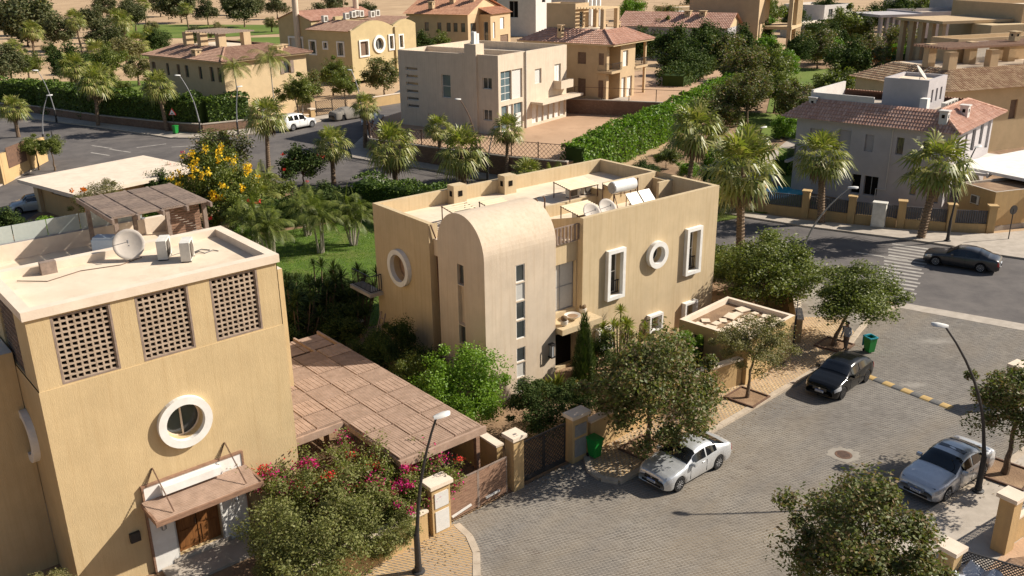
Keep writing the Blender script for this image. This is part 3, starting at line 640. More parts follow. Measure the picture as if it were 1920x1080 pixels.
obj('frame', MB().box(2.38, 6.34, -1.58, -1.51, 2.80, 2.98).box(2.38, 2.46, -1.5, -.14, 2.84, 3.02).box(6.26, 6.34, -1.5, -.14, 2.84, 3.02), 'wood_warm', cn)
for s0 in (3.0, 5.67):
    ch = MB(); pts = [(s0, -.02, 4.2), (s0+.1, -1.35, 3.02)]
    for k in range(34): q = Vector(pts[0]).lerp(Vector(pts[1]), (k+.5)/34); ch.box(q.x-.022, q.x+.022, q.y-.024, q.y+.024, q.z-.012, q.z+.012)
    for k in range(16): q = Vector(pts[0]).lerp(Vector((s0-.35, -.06, 3.5)), (k+.5)/16); ch.box(q.x-.02, q.x+.02, q.y-.02, q.y+.02, q.z-.014, q.z+.014)
    obj('chain', ch, 'rust_metal', cn)
for s0, lb in ((2.98, 'glass carriage lamp on the left of the white portal'), (5.72, 'glass carriage lamp on the right of the white portal')):
    q = thing('wall_lamp', lb, 'lamp', (-15.04, 25.88, 0), 40.3)
    obj('lamp_glass', MB().lathe([(.06, 1.75), (.1, 1.85), (.1, 2.15), (.05, 2.25)], 8, o=(s0, -.25, 0)), 'lamp_glass', q); f = MB()
    for a in range(4): f.bar((s0+.1*math.cos(a*1.57+.78), -.25+.1*math.sin(a*1.57+.78), 1.8), (s0+.1*math.cos(a*1.57+.78), -.25+.1*math.sin(a*1.57+.78), 2.2), .02)
    f.bar((s0, -.1, 2.2), (s0, -.25, 2.3), .03); f.lathe([(.12, 2.2), (.02, 2.36)], 8, o=(s0, -.25, 0)); obj('lamp_frame', f, 'brass_lamp', q)
mbx = obj('letter_box', MB().box(1.85, 2.2, -.14, -.002, 1.62, 1.98), 'dark_metal'); mbx.location = (-15.04, 25.88, 0); mbx.rotation_euler = (0, 0, R(40.3)); tag(mbx, 'small black box on the ochre wall left of the portal', 'letter box')
obj('step', MB().box(2.7, 6.0, -1.5, -.14, -.1, .14).box(3.2, 5.4, -.14, .2, .1, .28), 'concrete', LH)
obj('sill', MB().box(8.5, 9.0, 1.5, 2.9, 7.1, 7.45), 'white_paint', LH)
obj('side_box', MB().box(-.28, .0, 2.9, 4.1, .5, 2.6), 'white_paint', LH)
block(LH, -9, -.02, 2.85, 17.2, -.5, 8.6, 'stucco_ochre', par=.6, pt=.3, cope='roof_coping')
# terrace behind the top storey
block(LH, .02, 11, 4.92, 17.2, -.5, 8.5, 'stucco_ochre', par=.8, pt=.3, cope='roof_coping')
T1 = thing('glass_balustrade', 'clear glass balustrade along the terrace behind the nearest villa', 'balustrade', (-15.04, 25.88, 0), 40.3)
for i in range(6): obj('glass_panel', MB().box(.4+i*1.5, 1.86+i*1.5, 17.0, 17.02, 8.5, 9.35), 'glass_clear', T1)
obj('base_rail', MB().box(.3, 9.5, 16.95, 17.07, 8.5, 8.56), 'grey_metal', T1)
def pergola(name, label, o, deg, u0, u1, v0, v1, z, posts, nu, nv, mat='wood_grey', z0=7.7, beam=.22):
    t = thing(name, label, 'pergola', (o[0], o[1], 0), deg)
    for u, v in posts: obj('post', MB().box(u-.09, u+.09, v-.09, v+.09, z0, z), mat, t)
    du, dv = (u1-u0)/nu, (v1-v0)/nv
    for i in range(nu+1): u = u0+du*i; obj('beam', MB().add([(u-.05, v0-.55, z-.02), (u+.05, v0-.55, z-.02), (u+.05, v0-.1, z-beam), (u-.05, v0-.1, z-beam), (u-.05, v1+.1, z-beam), (u+.05, v1+.1, z-beam), (u-.05, v1+.55, z-.02), (u+.05, v1+.55, z-.02), (u-.05, v0-.55, z+.02), (u+.05, v0-.55, z+.02), (u-.05, v1+.55, z+.02), (u+.05, v1+.55, z+.02)], [(0, 1, 2, 3), (3, 2, 5, 4), (4, 5, 7, 6), (8, 10, 11, 9), (0, 3, 4, 6, 10, 8), (1, 9, 11, 7, 5, 2), (0, 8, 9, 1), (6, 7, 11, 10)]) or MB(), mat, t) if False else obj('beam', MB().box(u-.05, u+.05, v0-.3, v1+.3, z-beam, z), mat, t)
    for i in range(nu):
        for j in range(nv):
            a0_, a1_, b0, b1 = u0+du*i+.05, u0+du*(i+1)-.05, v0+dv*j+.02, v0+dv*(j+1)-.02; p_ = MB()
            if (i+j) % 2:
                k = int((b1-b0)/.075)
                for q in range(k): y = b0+(b1-b0)*q/k; p_.box(a0_, a1_, y, y+.042, z, z+.045+.006*(q % 2))
            else:
                k = int((a1_-a0_)/.075)
                for q in range(k): x = a0_+(a1_-a0_)*q/k; p_.box(x, x+.058, b0, b1, z, z+.045+.006*(q % 2))
            p_.box(a0_, a1_, b0, b0+.03, z-.05, z-.001); p_.box(a0_, a1_, b1-.03, b1, z-.05, z-.001)
            obj('slat_panel', p_, mat, t)
    return t
pergola('roof_pergola', 'weathered grey pergola standing on the terrace behind the nearest villa', (-15.04, 25.88), 40.3, 6.35, 10.85, 11.7, 16.4, 10.2, [(6.6, 16.1), (6.6, 12.0), (8.9, 11.9), (10.7, 12.0), (10.6, 16.1), (8.7, 16.1)], 4, 5)
sw = thing('slat_screen', 'brown slatted wooden screen under the terrace pergola', 'screen', (-15.04, 25.88, 0), 40.3)
for i in range(18): obj('board', MB().box(8.95, 10.6, 12.35, 12.4, 7.75+i*.125, 7.85+i*.125), 'wood_warm', sw)
cp = thing('carport', 'large pinkish slatted carport roof between the two villas', 'carport', (-15.04, 25.88, 0), 40.3)
def cpanel(a0_, a1_, b0, b1, z, odd, holes=False):
    p_ = MB()
    if odd:
        k = max(4, int((b1-b0)/.115))
        for q in range(k): y = b0+(b1-b0)*q/k; p_.box(a0_, a1_, y, y+.06, z, z+.05)
    else:
        k = max(4, int((a1_-a0_)/.10))
        for q in range(k): x = a0_+(a1_-a0_)*q/k; p_.box(x, x+(a1_-a0_)/k-.012, b0, b1, z, z+.05+.01*(q % 2))
    p_.box(a0_, a1_, b0, b0+.05, z-.06, z-.001); p_.box(a0_, a1_, b1-.05, b1, z-.06, z-.001); p_.box(a0_, a1_, (b0+b1)/2-.02, (b0+b1)/2+.02, z-.06, z-.001)
    obj('slat_panel', p_, 'wood_pink', cp)
for i in range(3):
    for j in range(9): cpanel(11.0+i*1.34+.03, 11.0+(i+1)*1.34-.03, -3.5+j*1.25+.03, -3.5+(j+1)*1.25-.03, 2.9, (i+j) % 2)
for i in range(2):
    for j in range(6): cpanel(8.62+i*1.19+.03, 8.62+(i+1)*1.19-.03, .75+j*1.25+.03, .75+(j+1)*1.25-.03, 2.9, (i+j) % 2)
for i in range(4):
    for j in range(2):
        if (i, j) == (1, 0): continue
        obj('roof_sheet', MB().box(8.7+i*1.56, 8.7+(i+1)*1.56-.05, 8.25+j*.85, 8.25+(j+1)*.85-.05, 2.72, 2.76), 'wood_pink', cp)
for u in (8.6, 9.8, 11.0, 12.34, 13.68, 15.02): obj('beam', MB().box(u-.05, u+.05, -3.7 if u > 10.9 else .6, 10.05, 2.62, 2.86), 'wood_pink', cp)
obj('fascia', MB().box(10.9, 15.1, -3.72, -3.6, 2.62, 2.93), 'wood_pink', cp); obj('fascia', MB().box(8.55, 10.9, .5, .62, 2.62, 2.93), 'wood_pink', cp)
for u, v in ((11.1, -3.3), (14.9, -3.3), (14.9, 2.5), (14.9, 8.9), (9, 8.9), (11.1, 2.5)): obj('post', MB().box(u-.09, u+.09, v-.09, v+.09, 0, 2.62), 'wood_warm', cp)

# ------------------------------------------------------------------ villa in the middle
MH = thing('villa', 'central ochre villa with a rounded vault tower and solar heater on the roof', 'house', (12.10, 51.31, 0), 38.5)
PF = face('f', -10.75, 0, 0, 9.9); SM = 'stucco_main'
mb = MB(); hf = [(-8.9, -7.98, 3.6, 6.02, 'g', 1, 2), (-5.19, .52, 5.22, 'window_glass', 'r'), (-2.62, -1.7, 3.6, 6.02, 'g', 1, 2), (-5.6, -4.75, .75, 1.55, 'g', 2, 1), (-2.6, -1.75, .75, 1.55, 'g', 2, 1), (-9.6, -8.7, .75, 1.75, 'g', 2, 1)]
hole_wall(mb, PF, -10.75, 0, -.3, 8.3, hf, .4)
for h in hf: window(MH, PF, h, .4, 'white_paint')
for h in hf:
    if h[4] == 'r': ring(MH, PF, h[0], h[2], .5, .78, .26)
    elif h[3] > 3: surround(MH, PF, h[0], h[1], h[2], h[3], .2, .24)
    else: surround(MH, PF, h[0], h[1], h[2], h[3], .13, .3)
for a, b in ((-8.9, -7.98), (-2.62, -1.7)):
    rl = MB(); rl.bar((a, .1, 4.35), (b, .1, 4.35), .05); rl.bar((a, .1, 3.68), (b, .1, 3.68), .05)
    for k in range(7): u = a+(b-a)*(k+.5)/7; rl.bar((u, .1, 3.7), (u, .1, 4.33), .028)
    obj('window_railing', rl, 'dark_metal', MH)
PLW = face('l', -17.3, 0, 4.4, 9.9); hl = [(7.25, .78, 5.25, 'wood_pink', 'r')]
hole_wall(mb, PLW, 4.4, 9.9, -.3, 8.3, hl, .4); window(MH, PLW, hl[0], .4, 'wood_pink'); ring(MH, PLW, 7.25, 5.25, .76, 1.03, .25)
mb.quad((0, 0, -.3), (0, 9.9, -.3), (0, 9.9, 8.3), (0, 0, 8.3)); mb.quad((0, 9.9, -.3), (-17.3, 9.9, -.3), (-17.3, 9.9, 8.3), (0, 9.9, 8.3))
mb.quad((-17.3, 4.4, -.3), (-16.75, 4.4, -.3), (-16.75, 4.4, 8.3), (-17.3, 4.4, 8.3)); mb.quad((-16.75, 4.4, -.3), (-16.75, 3.3, -.3), (-16.75, 3.3, 7.5), (-16.75, 4.4, 7.5))
mb.quad((-16.75, 3.36, 7.5), (-10.75, 3.36, 7.5), (-10.75, 3.36, 6.9), (-16.75, 3.36, 6.9))
PR = lambda s, d, z: (s, .4+d, z)
hr = [(-12.75, -10.85, 3.35, 6.0, 'c', 2, 2), (-12.9, -10.9, .2, 2.55, 'o')]
hole_wall(mb, PR, -13.1, -10.75, -.3, 7.05, hr, .3); window(MH, PR, hr[0], .3, 'grey_metal', 'tall_window')
obj('doorway', MB().box(-12.9, -10.9, .68, .69, .2, 2.55), 'interior_dark', MH)
mb.quad((-10.75, 0, -.3), (-10.75, .4, -.3), (-10.75, .4, 8.3), (-10.75, 0, 8.3)); mb.quad((-10.75, .4, 7.05), (-10.75, 3.4, 6.8), (-10.75, 3.4, 7.5), (-10.75, .4, 8.3))
obj('wall', mb, SM, MH)
pa = MB(); e = .004
pa.box(-17.3+e, -17.02, 4.4+e, 9.9-e, 7.2, 8.3); pa.box(-17.02, -.28, 9.62, 9.9-e, 7.2, 8.3); pa.box(-.28, -e, 4.9, 9.9-e, 7.2, 8.3); pa.box(-.28, -e, e, 3.5, 6.6, 8.3); pa.box(-10.75+e, -.28, e, .28, 6.6, 8.3)
pa.box(-4.6, -.28, 4.75, 4.98, 6.7, 8.3); pa.box(-1.5, -.28, 3.3, 3.5, 6.7, 8.1); pa.box(-.5, -.004, 3.5, 4.9, 6.6, 8.0)
pa.box(-4.8, -4.6, 4.75, 6.6, 6.7, 7.9)
obj('parapet', pa, SM, MH)
rf = MB(); rf.box(-17.02, -.28, 5.4, 9.62, 6.6, 7.5); rf.box(-17.02, -10.4, 3.38, 5.4, 6.6, 7.49); rf.box(-13.1, -.28, .42, 5.4, 6.4, 6.85); obj('roof_deck', rf, 'roof_screed', MH)
# the step between the two roof levels
st = MB(); st.box(-10.4, -4.8, 5.2, 5.4, 6.8, 7.52); obj('roof_step', st, SM, MH)
for u in (-12.05, -8.35):
    v_ = MB().box(u-.45, u+.45, 8.95, 9.6, 7.5, 8.62); o = obj('chimney', v_, SM, MH); obj('vent_opening', MB().box(u-.14, u+.14, 8.925, 8.96, 7.98, 8.3).box(u-.47, u-.44, 9.12, 9.36, 7.98, 8.3), 'interior_dark', o)
# vault tower
TW = MB(); vf, vb, ul, ur, zs = -.5, 3.35, -17.5, -13.05, 7.58; vc, rr = (vf+vb)/2, (vb-vf)/2; ht = 1.92
PTF = lambda s, d, z: (s, vf+d, z); PTL = lambda s, d, z: (ul+d, s, z)
hz = [(.15, .92), (.98, 1.78), (1.84, 2.62), (3.1, 4.05), (4.11, 5.06), (5.12, 6.02), (6.08, 6.98)]
ht_f = [(-15.62, -15.05, a, b, 'w' if k in (1, 5) else 'g', 1, 1) for k, (a, b) in enumerate(hz)]
hole_wall(TW, PTF, ul, ur, -.3, zs, ht_f, .12)
for h in ht_f: window(MH, PTF, (*h[:4], 'g' if h[4] == 'g' else 'c', 1, 1), .12, 'white_paint')
ht_l = [(1.18, 1.72, a, b, 'g', 1, 1) for a, b in ((1.6, 2.6), (2.75, 3.75), (5.9, 6.95))]
hole_wall(TW, PTL, vf, vb, -.3, zs, ht_l+[(1.18, 1.72, 3.8, 5.85, 'x')], .22)
TW.quad((ul+.22, 1.18, 3.8), (ul+.22, 1.72, 3.8), (ul+.22, 1.72, 5.85), (ul+.22, 1.18, 5.85))
for h in ht_l: window(MH, PTL, h, .22, 'wood_grey')
n = 28; arc = [(vc-rr*math.cos(math.pi*i/n), zs+ht*math.sin(math.pi*i/n)) for i in range(n+1)]
k0 = len(TW.v)
TW.add([(ul, v, z) for v, z in arc]+[(ul, vc, zs)], [(n+1, i, i+1) for i in range(n)])
TW.quad((ur, vf, -.3), (ur, vb, -.3), (ur, vb, zs), (ur, vf, zs)); TW.add([(ur, v, z) for v, z in arc]+[(ur, vc, zs)], [(n+1, i+1, i) for i in range(n)])
TW.quad((ul, vb, -.3), (ur, vb, -.3), (ur, vb, zs), (ul, vb, zs))
obj('tower', TW, 'stucco_tower', MH)
vt = MB()
for i in range(n): vt.quad((ul-.006, arc[i][0], arc[i][1]), (ur+.006, arc[i][0], arc[i][1]), (ur+.006, arc[i+1][0], arc[i+1][1]), (ul-.006, arc[i+1][0], arc[i+1][1]))
vo = obj('tower_vault', vt, 'stucco_tower', MH, True)
# balcony rail above the tall window, entrance canopy, pots, lantern
railing(MH, (-13.0, .32), (-10.8, .32), 7.05, .95, 9, 'wood_grey', t=.09)
obj('entrance_canopy', MB().box(-13.02, -10.2, -1.0, .395, 2.75, 3.05), SM, MH)
obj('door_head', MB().box(-13.0, -10.9, .1, .35, 2.3, 2.42), 'wood_pink', MH)
for u, v, k, lb in ((-12.5, -.55, 0, 'white pot with a round brown cactus at the left end of the entrance canopy'), (-10.6, .1, 0, 'white pot with a round brown cactus at the right end of the entrance canopy'), (-11.6, -.2, 1, 'wide shallow stone bowl in the middle of the entrance canopy')):
    wp = MH.matrix_basis @ Vector((0, 0, 0)); c_, s_ = math.cos(R(38.5)), math.sin(R(38.5)); q = thing('plant_pot', lb, 'pot', (12.10+u*c_-v*s_, 51.31+u*s_+v*c_, 3.05), 38.5)
    if k: obj('bowl', MB().lathe([(.14, 0), (.2, .05), (.42, .22), (.44, .26), (.38, .24), (.1, .12)], 20), 'pot_white', q); obj('soil', MB().lathe([(.36, .19), (.36, .2)], 16), 'dirt', q)
    else: obj('bowl', MB().lathe([(.12, 0), (.19, .1), (.22, .28), (.19, .27)], 16), 'pot_white', q); obj('cactus', MB().lathe([(.05, .24), (.16, .3), (.19, .4), (.15, .5), (.03, .55)], 14), 'cactus', q, True)
q = thing('wall_lantern', 'black lantern on the tower wall beside the entrance', 'lamp', (12.10, 51.31, 0), 38.5)
obj('lamp_frame', MB().box(-13.55, -13.27, -.78, -.5, 1.55, 1.62).box(-13.55, -13.27, -.78, -.5, 2.25, 2.32).bar((-13.54, -.77, 1.6), (-13.54, -.77, 2.27), .03).bar((-13.28, -.77, 1.6), (-13.28, -.77, 2.27), .03), 'dark_metal', q); obj('lamp_glass', MB().box(-13.5, -13.32, -.74, -.53, 1.62, 2.25), 'lamp_glass', q)
pp = MB().tube([(-17.2, 4.34, 8.25), (-16.95, 4.3, 7.5), (-16.85, 4.2, 0)], .04, 6); obj('drain_pipe', pp, 'rust_metal', MH)
# things on the central roof
c38, s38 = math.cos(R(38.5)), math.sin(R(38.5))
def onm(u, v, z): return (12.10+u*c38-v*s38, 51.31+u*s38+v*c38, z)
def awning(u, v, z, L_, W_, label, tilt=-.16, n=8, mat='corrugated', gap=0, deg=38.5, posts=.85):
    t = thing('sun_shade', label, 'shade', onm(u, v, z), deg, 'sheet shades over the roof units')
    for i in range(n):
        y0 = -W_/2+W_*i/n; w = W_/n*(.55 if gap else 1)
        m_ = MB(); zc = posts+tilt*(y0+W_/2)+.05*0
        for k in range(4):
            a, b = y0+w*k/4, y0+w*(k+1)/4; h = (.0, .045, .045, .0, .0); m_.quad((-L_/2, a, posts+tilt*a*-1+h[k]), (L_/2, a, posts+tilt*a*-1+h[k]), (L_/2, b, posts+tilt*b*-1+h[k+1]), (-L_/2, b, posts+tilt*b*-1+h[k+1]))
        obj('roof_strip', m_, mat, t)
    fr = MB()
    for x in (-L_/2+.05, L_/2-.05):
        for y in (-W_/2+.05, W_/2-.05): fr.bar((x, y, 0), (x, y, posts-tilt*y-.03), .045)
        fr.bar((x, -W_/2, posts+tilt*W_/2-.04), (x, W_/2, posts-tilt*W_/2-.04), .045)
    for y in (-W_/2+.05, W_/2-.05): fr.bar((-L_/2, y, posts-tilt*y-.05), (L_/2, y, posts-tilt*y-.05), .045)
    obj('frame', fr, 'rust_metal', t); return t
awning(-14.4, 5.5, 7.5, 1.6, 1.7, 'ribbed shade with dark gaps nearest the left roof corner of the central villa', gap=1, n=7)
awning(-12.4, 4.9, 7.5, 1.5, 1.7, 'pale ribbed shade just behind the top of the vault tower')
awning(-5.95, 5.2+.6, 7.5, 2.3, 1.5, 'largest pale ribbed shade near the back parapet of the central villa roof')
awning(-3.95, 4.2, 7.4, 1.9, 1.0, 'pale ribbed shade behind the white water tank on the central roof')
awning(-8.3, 2.7, 6.85, 2.0, 1.5, 'pale ribbed shade above the two dishes on the lower roof terrace', posts=1.05)
def ac_unit(loc, deg, label, w=.85, d=.35, h=.7, group='air conditioner units'):
    t = thing('air_conditioner', label, 'air conditioner', loc, deg, group)
    obj('casing', MB().box(-w/2, w/2, -d/2, d/2, .06, h+.06), 'ac_white', t); obj('grille', MB().box(-w/2+.06, w/2-.22, -d/2-.012, -d/2+.02, .12, h), 'ac_grille', t); obj('grille', MB().box(w/2-.02, w/2+.012, -d/2+.05, d/2-.05, .12, h), 'ac_grille', t)
    f = MB().lathe([(.02, -.03), (.27, -.03), (.27, .0)], 18, 'y', (-.08, -d/2-.01, .06+h/2)); obj('fan', f, 'ac_grille', t)
    obj('foot', MB().box(-w/2+.05, -w/2+.12, -d/2, d/2, 0, .06).box(w/2-.12, w/2-.05, -d/2, d/2, 0, .06), 'dark_metal', t); return t
for u, v, z, lb in ((-14.3, 5.6, 7.5, 'outdoor unit under the gapped shade at the left of the central roof'), (-12.2, 5.0, 7.5, 'outdoor unit under the shade behind the vault tower'), (-6.1, 5.9, 7.5, 'outdoor unit under the largest shade by the back parapet'), (-4.9, 5.9, 7.5, 'right one of the units near the largest roof shade'), (-8.3, 2.9, 6.85, 'outdoor unit under the shade on the lower roof terrace')): ac_unit(onm(u, v, z), 38.5, lb)
def dish(loc, az, el, r, label, ped=.6):
    t = thing('satellite_dish', label, 'satellite dish', loc, 0); q = Matrix.Rotation(az, 4, 'Z') @ Matrix.Rotation(R(90)-el, 4, 'Y'); m_ = MB(); n = 24; rings = 5
    vs = [q @ Vector((0, 0, 0))]; fs = []
    for k in range(1, rings+1):
        rad = r*k/rings
        for j in range(n): a = 2*math.pi*j/n; vs.append(q @ Vector((rad*math.cos(a), rad*math.sin(a)*.95, .22*r*(k/rings)**2)))
    vs = [v+Vector((0, 0, ped)) for v in vs]
    for j in range(n): fs.append((0, 1+j, 1+(j+1) % n))
    for k in range(rings-1):
        for j in range(n): a = 1+k*n; fs.append((a+j, a+n+j, a+n+(j+1) % n, a+(j+1) % n))
    m_.add(vs, fs); me = m_.mesh('reflector', True); o = obj('reflector', me, 'dish', t); md = o.modifiers.new('s', 'SOLIDIFY'); md.thickness = .02
    tip = q @ Vector((0, 0, r*.8))+Vector((0, 0, ped)); lo = q @ Vector((0, -r*.9, .2*r))+Vector((0, 0, ped))
    obj('feed_arm', MB().tube([lo, tip], .012, 6).tube([tip-Vector((0, 0, .05)), tip+Vector((0, 0, .07))], .035, 8), 'grey_metal', t); obj('mast', MB().tube([(0, 0, 0), (0, 0, ped)], .03, 8).box(-.25, .25, -.02, .02, 0, .03).box(-.02, .02, -.25, .25, .0, .028), 'grey_metal', t); return t
dish(onm(-9.1, 1.15, 6.85), R(-60), R(38), .56, 'left satellite dish peering over the balcony rail of the central villa', 1.2)
dish(onm(-8.0, 1.1, 6.85), R(-62), R(38), .56, 'right satellite dish behind the front parapet of the central villa', 1.25)
tk = thing('solar_water_heater', 'white cylindrical water tank with two tilted solar panels on the central roof', 'water heater', onm(-5.0, 2.5, 6.85), 38.5); tk.scale = (.82, .82, .86)
obj('tank', MB().tube([(-1.25, .3, 2.05), (-1.2, .3, 2.05), (.85, .3, 2.05), (.9, .3, 2.05)], [.36, .40, .40, .36], 24), 'white_gloss', tk, False); obj('tank_cap', MB().tube([(-1.275, .3, 2.05), (-1.25, .3, 2.05)], .37, 24).tube([(-1.3, .3, 2.05), (-1.275, .3, 2.05)], .12, 16), 'tank_grey', tk)
for x in (-.05, 1.2):
    pn = MB(); y1, z1, y0, z0 = .15, 1.5, -1.25, .15
    pn.add([(x, y0, z0), (x+1.1, y0, z0), (x+1.1, y1, z1), (x, y1, z1), (x, y0, z0-.1), (x+1.1, y0, z0-.1), (x+1.1, y1, z1-.1), (x, y1, z1-.1)], [(0, 1, 2, 3), (7, 6, 5, 4), (0, 4, 5, 1), (1, 5, 6, 2), (2, 6, 7, 3), (3, 7, 4, 0)]); obj('solar_panel', pn, 'panel_pale', tk)
fr = MB()
for x in (-1.0, .6): fr.bar((x, .3, 0), (x, .3, 1.65), .05).bar((x, -.4, 0), (x, .3, 1.6), .04)
fr.bar((-1.1, .1, 1.62), (.8, .1, 1.62), .05).bar((-1.1, .5, 1.62), (.8, .5, 1.62), .05)
for x in (.0, 1.0, 2.2): fr.bar((x, .1, 0), (x, .1, 1.38), .04)
fr.tube([(.95, .3, 2.1), (1.35, .35, 1.9), (1.4, .4, .3)], .05, 6).tube([(1.5, .5, 2.3), (1.5, .5, .1)], .06, 6); obj('stand', fr, 'rust_metal', tk)
bd = obj('leaning_panel', MB().box(-.35, .35, -.03, .03, 0, .9), 'plastic_white'); bd.location = onm(-6.9, .75, 6.85); bd.rotation_euler = (R(-18), 0, R(38.5+20)); tag(bd, 'white board leaning on the front parapet right of the two dishes', 'board')
pi = obj('roof_pipes', MB().tube([(-1.6, 0, .1), (-1.5, 0, .08), (1.2, .2, .08), (1.3, .3, .08)], .045, 6).tube([(-.6, .25, .08), (1.0, .35, .08)], .03, 6).tube([(.9, .0, .05), (.9, 0, .55)], .06, 8).tube([(.9, 0, .55), (.9, 0, .62)], .1, 8), 'rust_metal'); pi.location = onm(-13.2, 4.1, 7.5); pi.rotation_euler = (0, 0, R(38.5)); tag(pi, 'rusty pipes lying on the roof behind the vault tower', 'pipe')
pi2 = obj('vent_pipe', MB().tube([(0, 0, 0), (0, 0, .55), (-.1, 0, .68), (-.25, 0, .68)], .045, 8).tube([(.55, 0, 0), (.55, 0, .6), (.45, 0, .72), (.3, 0, .72)], .045, 8), 'rust_metal'); pi2.location = onm(-9.6, 5.0, 7.5); pi2.rotation_euler = (0, 0, R(38.5)); tag(pi2, 'pair of bent vent pipes at the step of the central roof', 'pipe')
# things on the near roof
c40, s40 = math.cos(R(40.3)), math.sin(R(40.3))
def onl(u, v, z): return (-15.04+u*c40-v*s40, 25.88+u*s40+v*c40, z)
dish(onl(4.65, 4.0, 10.58), R(-70), R(30), .58, 'big satellite dish standing alone on the near villa roof', .55)
ac_unit(onl(5.65, 3.3, 10.58), 100, 'farther of the two outdoor units on the near villa roof'); ac_unit(onl(6.2, 2.5, 10.58), 100, 'nearer of the two outdoor units on the near villa roof')
bx_ = obj('roof_box', MB().box(-.26, .26, -.13, .13, 0, .45), 'wood_grey'); bx_.location = onl(1.9, 4.35, 10.58); bx_.rotation_euler = (0, 0, R(40)); tag(bx_, 'brown junction box against the back edge of the near roof', 'box')
cb_ = obj('loose_cables', MB().tube([(0, 0, .02), (.3, .1, .05), (.5, -.1, .03), (.8, .15, .04), (1.0, 0, .02)], .018, 5).tube([(.1, .2, .02), (.4, .35, .06), (.7, .25, .02)], .02, 5).tube([(-.8, 0, .02), (-.4, .3, .02), (.1, .2, .02)], .012, 5), 'dark_metal'); cb_.location = onl(6.5, 3.0, 10.585); cb_.rotation_euler = (0, 0, R(20)); tag(cb_, 'tangle of dark cables beside the near roof units', 'cable')
wb_ = obj('wrapped_goods', MB().box(-.5, .5, -.35, .35, 0, .9).box(-.45, .45, -.3, .3, .9, 1.0), 'cyan_box'); wb_.location = onl(6.7, 14.5, 7.7); tag(wb_, 'pale blue wrapped box standing under the terrace pergola', 'box')
wb2 = obj('wrapped_goods', MB().box(-.35, .35, -.3, .3, 0, .8), 'plastic_white'); wb2.location = onl(10.75, 13.0, 7.7); tag(wb2, 'white wrapped bundle right of the terrace screen', 'box')
# ------------------------------------------------------------------ houses farther back
W = thing('villa', 'unfinished pale flat-roofed house on a raised sandy plot with louvred windows', 'house', (-1.2, 99.1, 0), 55.7)
sl_ = [(11.2, 12.95, 4.47+.845*i, 4.83+.845*i, 'g', 1, 1) for i in range(6)]
block(W, 0, 5.25, 0, 14, 2.2, 10.9, 'stucco_white', {'l': sl_+[(6.5, 7.75, 5.96, 8.5, 'b', 1, 2), (.85, 2.1, 7.29, 8.5, 'g', 2, 1), (.9, 2.08, 3.88, 5.05, 'g', 2, 1), (8.9, 9.9, 2.5, 4.0, 's')],
      'f': [(.45, 2.55, 5.96, 9.15, 'b', 2, 4), (2.62, 4.7, 5.96, 9.15, 's'), (.5, 1.8, 2.6, 5.45, 'b', 1, 2), (1.9, 2.8, 2.6, 5.45, 's'), (2.9, 4.7, 2.6, 5.45, 'b', 2, 2)]}, par=.9, top=True)
block(W, 5.25, 14.1, -.12, 14, 2.2, 10.9, 'stucco_white', {'f': [(7.1, 8.5, 7.1, 8.75, 's'), (11.35, 12.8, 6.62, 8.86, 'w', 2, 1)]+[(6.5+i*1.23, 6.5+i*1.23+1.17, 2.7, 4.85, 's' if i not in (0, 4) else 'w') for i in range(6)]}, par=.9)
for h in W.children:
    if h.name.startswith('window'):
        for c in h.children:
            if c.name.startswith('shutter_panel'): c.data.materials[0] = M['plastic_white']
obj('balcony', MB().box(11.1, 13.9, -1.2, -1.08, 6.1, 7.05).box(11.1, 11.22, -1.08, -.125, 6.1, 7.05).box(13.78, 13.9, -1.08, -.125, 6.1, 7.05).box(11.22, 13.78, -1.08, -.125, 6.1, 6.25), 'stucco_white', W)
obj('canopy', MB().box(6.2, 15.4, -1.75, -.125, 4.95, 5.22), 'stucco_white', W)
obj('chimney', MB().box(-.22, 1.3, 2.75, 4.3, 2.2, 11.95), 'stucco_white', W); obj('flue', MB().box(.3, .75, 3.3, 3.75, 11.95, 13.2).box(.85, 1.2, 3.3, 3.6, 11.95, 13.0), 'white_paint', W)
obj('drain_pipe', MB().tube([(5.2, -.18, 10.95), (5.2, -.18, 2.3)], .06, 6), 'plastic_white', W)
obj('leaning_sheet', MB().add([(2.9, -.6, 2.4), (4.0, -.6, 2.4), (4.0, -.15, 4.6), (2.9, -.15, 4.6)], [(0, 1, 2, 3)]) or MB().box(2.9, 3.9, -.3, -.2, 2.4, 4.4), 'plastic_white', W)
# beige villa
B = thing('villa', 'two-storey beige villa with corner balconies behind the unfinished white house', 'house', (12.35, 110.53, 0), 54)
BM = 'stucco_beige'
block(B, .6, 9.7, 2.4, 13.4, 3.9, 10.6, BM, {'l': [(4.1, 5.3, 8.3, 9.7, 's'), (9.2, 10.2, 8.3, 9.7, 's'), (4.1, 5.25, 4.4, 6.55, 's'), (9, 10, 4.4, 6.55, 's')], 'f': [(.9, 2.0, 8.0, 9.9, 'g', 2, 1), (2.1, 2.6, 8.0, 9.9, 'd'), (.9, 2.0, 4.2, 6.4, 'g', 2, 1), (2.1, 2.6, 4.6, 6.2, 'd')]}, fmat='wood_warm')
block(B, .61, 1.2, 1.2, 2.39, 3.9, 10.6, BM, {'l': [(1.6, 2.3, 8.3, 9.7, 's'), (1.6, 2.3, 4.4, 6.5, 's')]}, fmat='wood_warm', depth=.12)
block(B, 2.9, 6.6, .6, 2.39, 3.9, 10.6, BM, {'f': [(3.5, 4.8, 7.9, 9.8, 'w', 2, 1), (3.3, 4.3, 4.1, 6.6, 'w', 2, 1), (4.7, 6.0, 4.1, 6.6, 'w', 2, 1)]})
for z in (7.35,): obj('balcony', MB().box(.3, 2.88, .3, 2.38, z, z+.28).box(6.62, 9.9, .5, 2.38, z, z+.28), BM, B)
